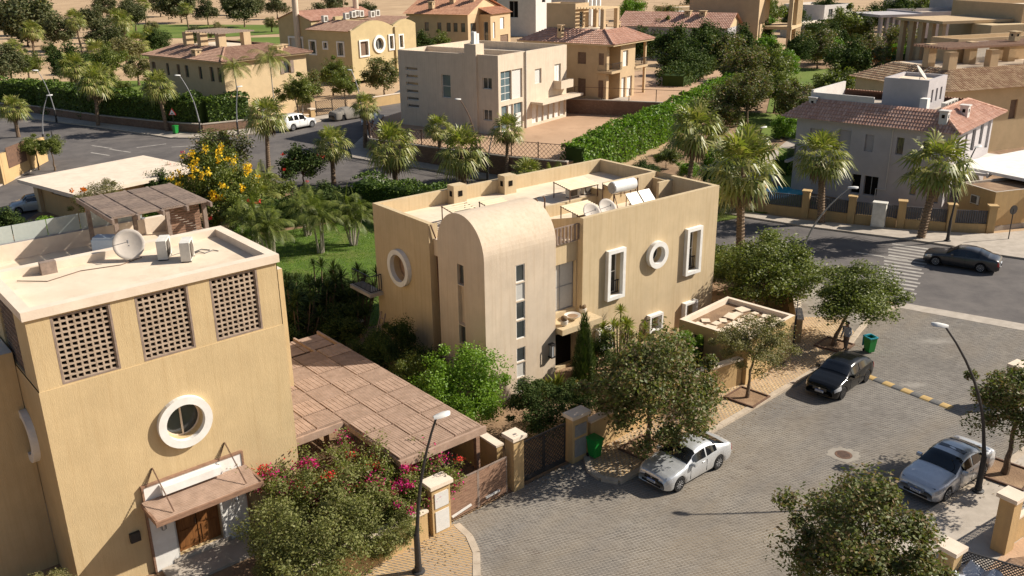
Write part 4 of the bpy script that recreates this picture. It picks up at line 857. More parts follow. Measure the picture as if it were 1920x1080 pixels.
railing(B, (.35, .35), (2.85, .35), 7.63, .9, 14); railing(B, (.35, .35), (.35, 1.19), 7.63, .9, 5); railing(B, (6.7, .55), (9.8, .55), 7.63, .9, 14)
obj('column', MB().box(9.4, 9.7, .65, .95, 3.9, 10.5), BM, B); obj('step', MB().box(.9, 3.6, -.6, .59, 3.9, 4.25), 'concrete', B)
obj('eave', MB().box(-.05, 10.3, -.05, 13.95, 10.6, 10.78), 'stucco_cream', B)
tiles(B, 'tile_red', hip(-.1, 10.35, -.1, 14.0, 10.8, 3, 1.45, 'flr', (3, 3, 3, 3)))
obj('roof_deck', MB().box(2.9, 7.3, 2.9, 11.0, 12.0, 12.2), 'roof_screed', B); ridge(B, [((-.1, -.1, 10.85), (2.9, 2.9, 12.3)), ((10.35, -.1, 10.85), (7.3, 2.9, 12.3))], 'tile_red')
block(B, 3.0, 6.2, 7.2, 11.5, 12.0, 15.2, BM, {'f': [(4.0, 4.9, 12.3, 14.2, 'g', 1, 1)]}, par=.3)
for u, v in ((6.6, 3.4), (3.6, 3.6), (6.6, 6.4)): obj('pillar', MB().box(u-.25, u+.25, v-.25, v+.25, 12.0, 14.6), BM, B)
slats(B, 'pergola_beam', 3.0, 7.2, 3.2, 7.1, 14.6, 9, 'stucco_cream', 'u', .12, .18)
for u, v in ((.9, 8.0), (9.0, 4.6), (9.2, 6.6)): vent(B, u, v, 11.2, 1.5, .6, BM)
# cream villa on the left
K = thing('villa', 'cream villa with a hipped tiled roof behind the dark roadside hedge', 'house', (-35.27, 113.96, 0), 52)
block(K, .6, 13.7, .6, 17.0, 1.0, 8.85, 'stucco_cream', {'l': [(v, v+w, 6.55, 8.1, 's' if k in (0, 2) else 'g', 1, 1) for k, (v, w) in enumerate(((15.6, .9), (12.5, .6), (10.0, .7), (8.1, .8), (5.2, .7)))]+[(2.7, 3.5, 6.4, 8.2, 'g', 1, 1), (1.1, 1.9, 6.4, 8.2, 'g', 1, 1)], 'f': [(9.9, 10.9, 6.6, 8.2, 'g', 1, 1)]}, fmat='wood_grey')
obj('shutter_leaf', MB().box(9.3, 9.85, .52, .6, 6.6, 8.2).box(10.95, 11.5, .52, .6, 6.6, 8.2), 'wood_grey', K)
obj('eave', MB().box(-.02, 14.3, -.02, 17.6, 8.85, 9.0), 'stucco_cream', K)
tiles(K, 'tile_brown', hip(-.1, 14.4, -.1, 17.7, 9.03, 4, 1.25, 'flr', (4.6, 3, 4, 4)))
obj('roof_deck', MB().box(3.7, 10.5, 4.3, 14.8, 9.9, 10.05), 'roof_screed', K); ridge(K, [((-.1, -.1, 9.1), (3.9, 4.5, 10.3)), ((14.4, -.1, 9.1), (10.4, 4.5, 10.3))], 'tile_brown')
for u, v in ((3.8, 12.2), (3.8, 9.0), (4.2, 5.6), (7.6, 5.0)): obj('pillar', MB().box(u-.55, u+.55, v-.4, v+.4, 9.9, 11.9), 'stucco_beige', K)
slats(K, 'pergola_beam', 3.4, 9, 4.6, 12.4, 11.9, 12, 'wood_grey', 'u', .12, .18)
for u, v in ((1.2, 6.8), (10.0, 1.6), (11.6, 2.6)): vent(K, u, v, 9.3, .75, .9, 'stucco_beige')
# yellow villa
Y = thing('villa', 'mustard villa with white window surrounds and a round window on its curved gable', 'house', (-25.1, 149.0, 0), 55)
YM = 'stucco_yellow'; hy = [(8.1, 9.4, 6.0, 8.0, 'g', 1, 1), (5.4, 6.2, 7.0, 7.9, 'g', 1, 1), (1.75, 3.0, 6.0, 8.0, 'g', 1, 1)]
hr = [(1.9, 3.7, 5.9, 8.1, 's'), (8.9, 9.8, 6.4, 8.5, 'g', 1, 1)]
block(Y, 0, 10.2, 0, 10, 2, 9.75, YM, {'l': hy, 'f': hr+[(6.4, 1.0, 7.4, 'window_glass', 'r')]})
for h in hy: surround(Y, face('l', 0, 10, 0, 10), *h[:4], .22, .15)
for h in hr: surround(Y, face('f', 0, 10, 0, 10), *h[:4], .25, .18)
ring(Y, face('f', 0, 10, 0, 10), 6.4, 7.4, 1.0, 1.45, .2)
arc = [(0, 9.75)]+[(10.2*i/16, 9.95+1.25*math.sin(math.pi*min(1, max(0, (i-1)/15)))) for i in range(17)]+[(10.2, 9.75)]
gb = MB(); n = len(arc); gb.add([(u, -.002, z) for u, z in arc]+[(u, .5, z) for u, z in arc], [tuple(range(n)), tuple(range(n, 2*n))[::-1]]+[(i, i+1, n+i+1, n+i) for i in range(n-1)]); obj('curved_gable', gb, YM, Y)
block(Y, 10.9, 16.6, .7, 10, 2, 10.0, YM, {'f': [(12.2, 13.1, 6.3, 8.3, 'g', 1, 1)]}); block(Y, 10.2, 10.9, -.3, 10, 2, 9.9, YM)
arc = [(10.9, 9.9)]+[(10.9+5.7*i/12, 10.1+.8*math.sin(math.pi*i/12)) for i in range(13)]+[(16.6, 9.9)]; gb = MB(); n = len(arc); gb.add([(u, .69, z) for u, z in arc]+[(u, 1.2, z) for u, z in arc], [tuple(range(n)), tuple(range(n, 2*n))[::-1]]+[(i, i+1, n+i+1, n+i) for i in range(n-1)]); obj('curved_gable', gb, YM, Y)
surround(Y, lambda s, d, z: (s, .7+d, z), 12.2, 13.1, 6.3, 8.3, .22, .15)
tiles(Y, 'tile_brown', [((-.3, 10.0, 9.8), (0, -1, 0), (1, 0, .32), 9.6, 4.5, 0, 0), ((6, 9.8, 11.2), (0, -1, 0), (1, 0, -.1), 8.5, 4, 0, 0), ((11, 9.8, 10.2), (0, -1, 0), (1, 0, .2), 8.5, 5, 0, 0)])
block(Y, 1.2, 17, 10.05, 18, 2, 11.2, YM, {'l': [(12.5, 15.5, 3.2, 8.2, 'c', 1, 1)]}); surround(Y, lambda s, d, z: (1.2+d, s, z), 12.5, 15.5, 3.2, 8.2, .3, .15)
tiles(Y, 'tile_red', [((.9, 18.3, 11.1), (1, 0, 0), (0, -1, .33), 16.4, 4.6, 0, 0), ((17.3, 9.8, 11.1), (-1, 0, 0), (0, 1, .33), 16.4, 4.6, 0, 0)])
gb = MB(); gb.add([(1.2, 10.05, 11.15), (1.2, 18, 11.15), (1.2, 14.02, 12.5), (1.5, 10.05, 11.15), (1.5, 18, 11.15), (1.5, 14.02, 12.5)], [(0, 1, 2), (5, 4, 3), (0, 2, 5, 3), (1, 4, 5, 2)]); obj('gable', gb, YM, Y)
obj('chimney', MB().tube([(.9, 13.2, 6), (.95, 13.2, 15.6)], .5, 14), 'stucco_white', Y); obj('chimney', MB().tube([(15.5, 13.5, 11), (15.5, 13.5, 16)], .5, 14), 'stucco_white', Y)
for i, (u, v, z) in enumerate(((2.6, 8.2, 10.9), (4.6, 5.2, 11.3), (5.8, 4.9, 11.5), (7.0, 5.3, 11.6), (8.0, 5.2, 11.5), (11.5, 6, 11.2), (13, 6.2, 11.3))):
    o = obj('roof_unit', MB().box(u-.5, u+.5, v-.3, v+.3, z, z+1.0), 'ac_white', Y); obj('fan_grille', MB().box(u-.3, u+.3, v-.32, v-.3, z+.15, z+.85), 'ac_grille', o)
obj('roof_vent', MB().box(3.6, 6.0, 6.8, 7.4, 10.6, 11.7), YM, Y)
# villa with orange tiles
O_ = thing('villa', 'apricot villa with an orange tiled gable roof at the top of the picture', 'house', (-7.94, 186.39, 0), 62)
OM = 'stucco_beige'; block(O_, .4, 16.5, .4, 15, 2, 9.9, OM, {'l': [(v, v+1, 6.55, 8.3, 'g', 1, 1) for v in (9.6, 6.6, 4.4, 2.8, 1.05)], 'f': [(1.4, 3.8, 6.0, 8.2, 'g', 2, 1), (14.6, 15.6, 5.8, 8.6, 'g', 1, 1)]}, fmat='wood_warm')
tiles(O_, 'tile_orange', [((-.3, 15.4, 9.9), (0, -1, 0), (1, 0, .42), 15.6, 7.4, 0, 0), ((17.2, -.2, 9.9), (0, 1, 0), (-1, 0, .32), 15.6, 10.5, 0, 0)], pitch=.3, ln=.6)
gb = MB(); gb.add([(.4, .39, 9.9), (16.5, .39, 9.9), (6.6, .39, 12.9), (.4, .7, 9.9), (16.5, .7, 9.9), (6.6, .7, 12.9)], [(0, 1, 2), (5, 4, 3), (0, 2, 5, 3), (1, 4, 5, 2)]); obj('gable', gb, 'stucco_cream', O_)
block(O_, 5.0, 13.5, -2.2, .38, 2, 9.7, OM, {'f': [(6, 6.9, 5, 8.2, 'w', 1, 2), (9, 10.8, 6.6, 8.9, 'w', 1, 2), (9, 12.5, 2.4, 5.4, 's')], 'l': [(-1.6, -.6, 3.5, 8.3, 'g', 1, 2)]})
tiles(O_, 'tile_orange', [((4.7, -2.6, 9.75), (1, 0, 0), (0, 1, .4), 9.1, 3.4, 0, 0)], pitch=.3, ln=.6)
for u, v in ((1.6, 9.5), (4.5, 6.2), (5.6, 11.5), (5.4, 2)): vent(O_, u, v, 10.4+u*.3, 1.3, 1.0, OM)
# grey villa on the right
G = thing('villa', 'grey rendered villa with red barrel tiles and a dish on its roof tower', 'house', (35.82, 72.51, 0), 49)
GM = 'stucco_grey'; hg = [(11.0, 12.2, 4.6, 6.15, 's'), (8.5, 9.6, 4.6, 6.3, 's'), (6.5, 7.25, 4.7, 6.15, 's'), (4.0, 4.6, 4.75, 6.2, 'g', 1, 1), (.7, 1.35, 4.8, 6.1, 's'), (2.0, 2.5, 4.8, 6.1, 'g', 1, 1), (7.2, 8.0, .9, 2.6, 'd', 1, 1), (5.7, 6.9, .9, 2.6, 'd', 2, 1), (.65, 1.3, 1.1, 2.05, 'g', 1, 1), (2.5, 3.0, 1.5, 2.4, 'g', 1, 1)]
block(G, .3, 12.4, .3, 13.5, -.2, 6.95, GM, {'l': hg, 'f': [(.6, 1.1, 4.8, 6.3, 'g', 1, 1), (2.0, 2.6, 4.7, 6.35, 'g', 1, 1), (4.2, 4.8, 4.6, 6.35, 'g', 1, 1), (6.2, 7.3, 4.5, 6.4, 'g', 1, 1), (8.6, 9.6, 4.7, 6.5, 'g', 1, 1), (10.6, 11.9, 4.0, 6.8, 's'), (.8, 1.3, 1.2, 2.6, 'g', 1, 1), (2.4, 2.9, 1.2, 2.6, 'g', 1, 1)]}, fmat='grey_metal')
for h in G.children:
    if h.name.startswith('window'):
        for c in h.children:
            if c.name.startswith('shutter_panel'): c.data.materials[0] = M['stucco_grey']
obj('eave', MB().box(-.3, 13.4, -.3, 14.4, 6.95, 7.05), GM, G)
tiles(G, 'tile_red', hip(-.4, 13.6, -.4, 14.8, 7.07, 2.2, 1.5, 'flr', (2.2, 2, 2.0, 4.6)))
ridge(G, [((-.4, -.4, 7.15), (1.6, 1.8, 8.6)), ((13.6, -.4, 7.15), (9.0, 1.8, 8.6)), ((1.6, 1.8, 8.6), (9, 1.8, 8.6))], 'tile_red')
obj('roof_deck', MB().box(1.7, 8.9, 1.9, 12.7, 7.6, 7.9), 'concrete', G); obj('parapet', MB().box(1.62, 1.8, 7.4, 12.8, 7.9, 9.1).box(1.62, 9, 12.8, 13.0, 7.9, 9.3), 'stucco_pale', G)
block(G, 3.6, 8.5, 3.65, 7.4, 7.6, 10.6, GM, {'f': [(4.6, 5.1, 8.6, 9.7, 'g', 1, 1), (5.8, 6.3, 8.6, 9.7, 'g', 1, 1), (7.0, 7.5, 8.6, 9.7, 'g', 1, 1)]}, par=.3, fmat='grey_metal')
obj('tank', MB().box(2.6, 3.4, 3.3, 3.9, 7.9, 9.2), 'white_paint', G)
for u, v in ((1.4, 12.6), (.55, 1.2), (4.5, .75)): vent(G, u, v, 7.5, 1.15, .65, 'stucco_pale')
for i in range(4): ac_unit((35.82+(5.2+i*.9)*math.cos(R(49))-2.6*math.sin(R(49)), 72.51+(5.2+i*.9)*math.sin(R(49))+2.6*math.cos(R(49)), 7.9), 49, 'white outdoor unit in the row on the grey villa roof, number %s from the left' % ('one', 'two', 'three', 'four')[i])
cg, sg = math.cos(R(49)), math.sin(R(49))
dish((35.82+5.0*cg-4.9*sg, 72.51+5.0*sg+4.9*cg, 10.4), R(-30), R(38), .75, 'white satellite dish on the roof tower of the grey villa', .55)
obj('canopy', MB().box(3.4, 12.3, -2.0, .28, 3.2, 3.42).box(3.3, 12.4, -2.12, -2.0, 3.1, 3.5), 'stucco_pale', G)
obj('drain_pipe', MB().tube([(.24, 5.0, 6.9), (.24, 5.0, 1.6)], .05, 6).tube([(.24, 5.0, 1.6), (.24, 5.8, 1.6), (.24, 5.8, .3)], .04, 6), 'stucco_pale', G)
for v in (2.9, .9): obj('wall_vent', MB().box(.26, .3, v-.14, v+.14, 6.2, 6.48), 'white_paint', G)
obj('balcony', MB().box(-1.6, .29, 13.2, 13.5, 3.2, 3.4), GM, G); railing(G, (-1.4, 13.4), (.3, 13.4), 3.4, 1.0, 10, 'dark_metal')
CN = thing('patio_cover', 'flat white patio roof on dark posts right of the grey villa', 'canopy', (44.4, 73.2, 0), 30)
obj('roof', MB().box(-3.6, 12, -2.2, 6.5, 3.35, 3.6), 'white_paint', CN); obj('screen', MB().box(-3.4, 11.8, -2.0, -1.9, 2.3, 3.34), 'fence_grey', CN)
for u in (-3.3, 1.5, 6.3): obj('post', MB().box(u-.1, u+.1, -2.0, -1.8, 0, 2.3), 'dark_metal', CN)
# ochre villa behind the grey one
N_ = thing('villa', 'ochre villa with a roof pergola directly behind the grey villa', 'house', (43.8, 91.5, 0), 20)
block(N_, .4, 26, .4, 14, .5, 7.6, 'stucco_cream', {'f': [(3.6, 4.6, 4.2, 6.2, 's'), (9, 10, 4.2, 6.2, 's')]}, fmat='wood_warm')
tiles(N_, 'tile_ochre', hip(-.2, 26.5, -.3, 14.5, 7.6, 3, 1.7, 'flb', (3.6, 3, 3.5, 3)), pitch=.3)
obj('roof_deck', MB().box(3, 25, 3.2, 11.5, 9.0, 9.25), 'roof_screed', N_)
block(N_, 8, 25, 7.5, 11.4, 9.0, 11.8, 'stucco_beige', {}, par=.4)
for u in (3.4, 9.0, 14.6): obj('pillar', MB().box(u-.55, u+.55, 3.3, 4.1, 9.2, 11.0), 'stucco_beige', N_); obj('pillar', MB().box(u-.5, u+.5, 6.2, 7.0, 9.2, 11.6), 'stucco_beige', N_)
slats(N_, 'pergola_beam', 2.2, 20, 3.0, 8, 11.3, 12, 'wood_warm', 'u', .16, .22)
obj('shed', MB().box(9.5, 12, 7.0, 7.48, 9.2, 11.5), 'white_paint', N_); vent(N_, 13.5, 5.3, 11.6, .9, .8, 'stucco_cream')
# flat beige house top right
F_ = thing('villa', 'flat-roofed pinkish house with tall fin columns in the top right corner', 'house', (68.5, 135, 0), 15)
block(F_, 9, 46, 3, 18, 1, 13.2, 'stucco_beige', {}, par=.8); block(F_, 0, 9, 5, 15, 1, 7.6, 'stucco_beige', {'l': [(6, 9, 2, 7, 's')]}, par=.8); block(F_, 10, 30, -6, 2.9, 1, 9.2, 'stucco_beige', {}, par=1.2, pt=.35)
obj('stair_tower', MB().box(2, 8.9, 1, 4.9, 1, 10.5), 'stucco_cream', F_); obj('chimney', MB().box(16, 19, -2, 0, 9, 12.2).box(15.6, 19.4, -2.4, .4, 12.2, 12.5), 'stucco_beige', F_)
for i in range(5): obj('fin', MB().box(-3.0, -2.4, 5+i*2.2, 5.9+i*2.2, 1, 10.6), 'stucco_beige', F_)
obj('fin_roof', MB().box(-3.6, 9, 4.5, 15.2, 10.6, 11.0), 'stucco_beige', F_); obj('roof_unit', MB().box(24, 25.5, 0, 1.2, 8.1, 9.6).box(21.5, 22.5, 0, 1, 8.1, 9.4), 'ac_white', F_)
F2 = thing('villa', 'grey modern house with dark fin columns beyond the pinkish house', 'house', (84, 192, 0), 12)
block(F2, 0, 16, 0, 12, 1, 9, 'stucco_grey', {}, par=.7); block(F2, 16.05, 44, 3, 20, 1, 12.5, 'stucco_grey', {'f': [(34, 38, 8, 11, 'g', 4, 2)]}, par=.7); obj('pier', MB().box(13, 16, -1, -.05, 1, 14), 'fence_grey', F2)
for i in range(7): obj('fin', MB().box(-9+i*1.35, -8.5+i*1.35, 0, .9, 1, 8.2), 'stucco_grey', F2)
obj('fin_roof', MB().box(-9.6, -.05, -.5, 10, 8.2, 8.7), 'stucco_grey', F2)
# white modern houses at the top, tiled house, others
A1 = thing('villa', 'white cubic house with few dark windows at the top edge behind the apricot villa', 'house', (6.8, 236, 0), 62)
block(A1, 0, 9, 0, 24, 1, 17, 'stucco_pale', {'l': [(5, 7.5, 6, 10, 'd'), (15, 17.5, 9.5, 12.5, 'g', 1, 1), (16, 18.5, 4, 7, 'd'), (11, 13, 9.5, 12.5, 'g', 2, 1)], 'f': [(3.5, 5.5, 9.5, 13, 'd', 1, 1)]})
A2 = thing('villa', 'second white cubic house with narrow white piers at the top edge', 'house', (21, 262, 0), 62)
block(A2, 0, 10, 0, 16, 1, 18, 'stucco_grey', {'f': [(4, 5, 6, 14, 'd', 1, 1)]})
for u in (.2, 3, 6, 9): obj('pier', MB().box(u, u+.8, -.9, -.02, 1, 18), 'white_paint', A2)
D_ = thing('villa', 'low tiled house left of a fin-columned block behind the beige villa', 'house', (41.5, 178, 0), 62)
block(D_, 0, 9, 0, 22, 1, 7.4, 'stucco_grey', {'f': [(1.5, 3, 3, 6, 's'), (5.5, 7.5, 3, 6, 's')]}); tiles(D_, 'tile_red', [((-.6, 22.5, 7.4), (0, -1, 0), (1, 0, .5), 23, 5.6, 0, 0), ((9.6, -.6, 7.4), (0, 1, 0), (-1, 0, .5), 23, 5.6, 0, 0)], pitch=.32, ln=.6)
gb = MB(); gb.add([(-.0, -.02, 7.4), (9, -.02, 7.4), (4.5, -.02, 9.8), (0, .3, 7.4), (9, .3, 7.4), (4.5, .3, 9.8)], [(0, 1, 2), (5, 4, 3), (0, 2, 5, 3), (1, 4, 5, 2)]); obj('gable', gb, 'stucco_cream', D_)
for v in (6, 9): vent(D_, 3.5, v, 9, 1.2, 1.2, 'stucco_beige')
D2 = thing('villa', 'tan block with tall fins framing an open balcony at the top centre right', 'house', (52, 186, 0), 62)
block(D2, -3, 6, 2, 16, 1, 13.5, 'stucco_beige', {}); obj('balcony', MB().box(2, 12, -3.5, 1.98, 6.3, 6.9).box(2, 12, -3.5, 1.98, 12.4, 13), 'stucco_cream', D2)
for i in range(6): obj('fin', MB().box(7+i*.9, 7.4+i*.9, -3.4, -2.6, 1, 12.4), 'stucco_cream', D2)
obj('fin', MB().box(2.1, 2.7, -3.4, -2.6, 1, 12.4), 'stucco_cream', D2)
D3 = thing('villa', 'white flat canopy house beyond the round topiary trees at the top', 'house', (72, 222, 0), 40)
block(D3, 0, 16, 0, 9, 1, 4.5, 'stucco_pale', {'f': [(2, 5, 1.5, 3.8, 'g', 2, 1), (8, 11, 1.5, 3.8, 'g', 2, 1)]}, par=.3); block(D3, 17, 30, 8, 20, 1, 8, 'stucco_pale', {'f': [(19, 21, 5, 7, 'g', 2, 1), (24, 26, 5, 7, 'g', 2, 1)]}, par=.5)
D4 = thing('villa', 'long low pinkish house with verandah posts at the top edge', 'house', (48, 262, 0), 20)
block(D4, 0, 30, 4, 14, 1, 6.5, 'stucco_beige', {'f': [(3, 6, 1.5, 4.5, 'd'), (10, 13, 1.5, 4.5, 'd'), (18, 21, 1.5, 4.5, 'd')]}, par=.4); obj('verandah', MB().box(-1, 31, 0, 3.95, 5.2, 5.6), 'stucco_pale', D4)
for i in range(6): obj('post', MB().box(-.6+i*6, 0+i*6, .3, .9, 1, 5.2), 'stucco_cream', D4)
D5 = thing('villa', 'grey-white house glimpsed between the trees at the top right edge', 'house', (112, 262, 0), 12)
block(D5, 0, 40, 0, 14, 1, 9, 'stucco_pale', {'f': [(4+i*6, 6.5+i*6, 5, 7.5, 'g', 2, 1) for i in range(6)]}, par=.6)
# garage block and walls on the left, meter house, shed
GA = thing('garage', 'low garage with a broad flat pale roof on the left beyond the terrace', 'garage', (-37.4, 73.6, 0), 0)
ga_ang = math.degrees(math.atan2(78.1-73.6, -43.3+37.4)); GA.rotation_euler = (0, 0, R(ga_ang-180+0))
block(GA, -6.4, 1.8, .9, 11.5, -.2, 2.7, 'stucco_wall', {'f': [(-3.5, -.5, 2.1, 2.5, 'd')]}); obj('roof', MB().box(-7.4, 2.4, 0, 12.2, 2.7, 3.0), 'roof_coping', GA); obj('pier', MB().box(-5.9, -5.2, .55, .88, -.2, 2.7), 'stucco_main', GA)
BW = thing('boundary_wall', 'tan boundary wall with dark panels at the left edge by the small trees', 'wall', (-49.5, 86.5, .5), 0)
obj('wall', MB().box(-14, .3, -.15, .2, -.6, 3.1).box(0, .32, .2, 9, -.6, 3.0), 'stucco_wall', BW); obj('panel', MB().box(.322, .36, 1.2, 4.8, 1.4, 3.4), 'rust_metal', BW); obj('pier', MB().box(-.1, .5, 5.2, 5.7, -.6, 3.3), 'stucco_wall', BW)
UT = thing('meter_house', 'small ochre meter house with a gravel roof at the right edge by the grey fence', 'hut', (37.85, 68.75, 0), 18)
block(UT, 0, 6.5, 0, 3.6, -.3, 3.15, 'stucco_wall', {}, par=.18, pt=.18, roof='dirt', cope='concrete'); obj('plinth', MB().box(-.04, 6.54, -.04, 3.64, -.3, .35), 'concrete', UT)
ac_unit((37.35, 70.6, 1.7), -72, 'dark outdoor unit on the side wall of the small meter house')
SH = thing('shed', 'ochre utility shed whose flat roof is littered with broken slabs', 'shed', (11.9, 41.9, 0), 45)
block(SH, 0, 4.7, 0, 4.2, -.1, 2.6, 'stucco_wall', {'l': [(2.6, 3.4, .2, 2.0, 'g', 1, 1)]}, par=.28, pt=.22, roof='dirt', cope='roof_coping'); random.seed(3)
for i in range(26):
    u, v = random.uniform(.5, 4.2), random.uniform(.5, 3.7); s = random.uniform(.18, .42); o = obj('loose_slab', MB().box(-s*.9, s*.9, -s*.75, s*.75, 0, .05), 'roof_screed', SH); u = .55+(i % 6)*.68+random.uniform(-.08, .08); v = .6+(i//6)*.7+random.uniform(-.08, .08); o.location = (u, v, 2.33+random.uniform(0, .05)); o.rotation_euler = (random.uniform(-.05, .05), random.uniform(-.07, .07), random.uniform(-.25, .25) if i % 5 else .7)
# fences
def panel_fence(pts, label, zt=1.75, plinth=.75, pil=2.15, panel='fence_grey', mat='stucco_wall', name='fence', cat='fence', nb=22):
    t = thing(name, label, cat, (pts[0][0], pts[0][1], 0)); o0 = Vector((pts[0][0], pts[0][1], 0))
    for i, p in enumerate(pts):
        q = Vector((*p, T(*p)))-o0; ob = obj('pillar', MB().box(-.28, .28, -.28, .28, -.2, pil).box(-.36, .36, -.36, .36, pil, pil+.12), mat, t); ob.location = q; d = Vector(pts[min(i+1, len(pts)-1)])-Vector(pts[max(i-1, 0)]); ob.rotation_euler = (0, 0, math.atan2(d.y, d.x))
    for a, b in zip(pts[:-1], pts[1:]):
        A = Vector((*a, T(*a)))-o0; Bv = Vector((*b, T(*b)))-o0; d = (Bv-A).normalized(); A2_, B2_ = A+d*.3, Bv-d*.3; zc = Vector((0, 0, 1))
        obj('plinth_wall', MB().bar(A2_+zc*(plinth/2-.1), B2_+zc*(plinth/2-.1), .3, plinth+.2), mat, t)
        ln = (B2_-A2_).length; k = max(4, int(ln*6)); m_ = MB()
        for j in range(k): q = A2_+(B2_-A2_)*(j+.5)/k; m_.bar(q+zc*(plinth+.02), q+zc*zt, .13, .02) if False else m_.box(q.x-.055, q.x+.055, q.y-.055, q.y+.055, q.z+plinth+.02, q.z+zt)
        m_.bar(A2_+zc*(zt+.02), B2_+zc*(zt+.02), .06, .05); m_.bar(A2_+zc*(plinth+.06), B2_+zc*(plinth+.06), .07, .05); obj('slat_infill', m_, panel, t)
    return t
panel_fence([(17.2, 76.6), (21.3, 74.9), (24.6, 73.3), (27.8, 71.5), (31.2, 69.9), (34.6, 68.7), (37.5, 68.2)], 'grey slatted fence between ochre pillars in front of the grey villa')
def lattice_fence(pts, z0, h, label, mat='rust_metal', step=.45, name='lattice_fence', posts=True, z1=None):
    t = thing(name, label, 'fence', (pts[0][0], pts[0][1], z0)); o0 = Vector((pts[0][0], pts[0][1], 0))
    for a, b in zip(pts[:-1], pts[1:]):
        A = Vector((*a, 0))-o0; Bv = Vector((*b, 0))-o0; ln = (Bv-A).length; n = max(1, round(ln/3.2)); d = (Bv-A)/n
        for i in range(n):
            p, q = A+d*i, A+d*(i+1); L_ = d.length; m_ = MB(); u = d.normalized()
            m_.bar(p+Vector((0, 0, .05)), q+Vector((0, 0, .05)), .05); m_.bar(p+Vector((0, 0, h)), q+Vector((0, 0, h)), .05)
            for s in (1, -1):
                x = -h
                while x < L_:
                    x0, x1 = max(0, x), min(L_, x+h)
                    if x1 > x0+.05:
                        za, zb = x0-x, x1-x
                        if s < 0: za, zb = h-za, h-zb
                        m_.bar(p+u*x0+Vector((0, 0, za)), p+u*x1+Vector((0, 0, zb)), .028)
                    x += step
            obj('lattice_panel', m_, mat, t); obj('post', MB().box(p.x-.05, p.x+.05, p.y-.05, p.y+.05, 0, h+.1), mat, t)
    return t
lattice_fence([(-15.7, 104), (-15.8, 101), (-15.0, 96.9), (-9.1, 92.7), (.1, 86.6), (5.2, 84.2)], 2.7, 1.5, 'brown diagonal lattice fence along the raised plot of the white house')
fb = thing('pipe_fence', 'thin brown pipe railing on the retaining wall before the beige villa', 'fence', (8, 112.9, 4.2)); pts = [(0, 0, 0), (3.2, -1.15, 0), (6.4, -2.35, 0), (9.5, -3.5, 0), (12.3, -4.5, 0)]
for p in pts: obj('post', MB().box(p[0]-.04, p[0]+.04, p[1]-.04, p[1]+.04, -.05, 1.5), 'rust_metal', fb)
for a, b in zip(pts[:-1], pts[1:]): obj('rail', MB().bar((a[0]+.04, a[1], 1.46), (b[0]-.04, b[1], 1.46), .05), 'rust_metal', fb)
# street wall of the central villa: gates, pillars, cabinets
def gpillar(x, y, deg, w, d, h, label, cab=None):
    t = thing('gate_pillar', label, 'pillar', (x, y, 0), deg); obj('shaft', MB().box(-w/2, w/2, -d/2, d/2, -.1, h), 'stucco_wall', t); obj('cap', MB().box(-w/2-.1, w/2+.1, -d/2-.1, d/2+.1, h, h+.16), 'roof_coping', t)
    for z0, z1, m_ in cab or (): obj('cabinet_door', MB().box(-w/2+.12, w/2-.1, -d/2-.03, -d/2+.02, z0, z1), m_, t)
    return t
gpillar(-2.95, 29.75, 40, .85, .5, 2.2, 'ochre pillar with white meter doors left of the wooden gate', ((.25, 1.15, 'plastic_white'), (1.3, 1.95, 'plastic_white')))
gpillar(.02, 32.85, 40, .55, .55, 2.4, 'tall ochre pillar between the wooden gate and the lattice gate')
gpillar(2.75, 35.05, 40, .9, .45, 2.2, 'ochre pillar with grey meter doors right of the lattice gate', ((.3, 1.15, 'grey_metal'), (1.3, 1.85, 'grey_metal')))
gt = thing('wooden_gate', 'double wooden slat gate beside the bougainvillea', 'gate', (-2.62, 30.32, 0), math.degrees(math.atan2(2.2, 2.45))); gl = 3.1
for k in range(2):
    for i in range(13): obj('board', MB().box(.05+k*gl/2, gl/2-.06+k*gl/2, -.03, .03+.008*(i % 2), .12+i*.122, .12+i*.122+.108), 'wood_warm', gt)
    obj('gate_frame', MB().box(.0+k*gl/2, .05+k*gl/2, -.035, .035, .05, 1.75).box(gl/2-.06+k*gl/2, gl/2-.01+k*gl/2, -.035, .035, .05, 1.75).box(.05+k*gl/2, gl/2-.06+k*gl/2, -.03, .03, 1.71, 1.76), 'wood_grey', gt)
for k in range(2): obj('closer_arm', MB().bar((.1+k*1.75, -.12, .3+.1*k), (1.1+k*1.5, -.1, .42), .07), 'plastic_white', gt)
lg = thing('lattice_gate', 'dark metal lattice gate between two ochre pillars', 'gate', (.3, 33.08, 0), math.degrees(math.atan2(1.7, 2.0))); gl = 2.55
for k in range(2):
    m_ = MB(); x0, x1 = k*gl/2, (k+1)*gl/2-.02; m_.box(x0, x0+.05, -.03, .03, .08, 2.0); m_.box(x1-.05, x1, -.03, .03, .08, 2.0); m_.box(x0+.05, x1-.05, -.03, .03, .08, .3); m_.box(x0+.05, x1-.05, -.03, .03, 1.95, 2.0); obj('gate_frame', m_, 'dark_metal', lg); m_ = MB()
    for s in (1, -1):
        c = -1.7
        while c < gl/2:
            a, b = max(.05, c), min(x1-x0-.05, c+1.65)
            if b > a+.03:
                za, zb = .3+(a-c), .3+(b-c)
                if s < 0: za, zb = 2.25-za, 2.25-zb
                m_.bar((x0+a, 0, za), (x0+b, 0, zb), .026)
            c += .2
    obj('lattice', m_, 'dark_metal', lg)
def low_wall(a, b, z, label, th=.3, z0=-.2):
    d = Vector(b)-Vector(a); t = thing('garden_wall', label, 'wall', (a[0], a[1], 0), math.degrees(math.atan2(d.y, d.x))); obj('wall', MB().box(0, d.length, -th/2, th/2, z0, z), 'stucco_wall', t); obj('coping', MB().box(-.03, d.length+.03, -th/2-.05, th/2+.05, z, z+.09), 'roof_coping', t); return t
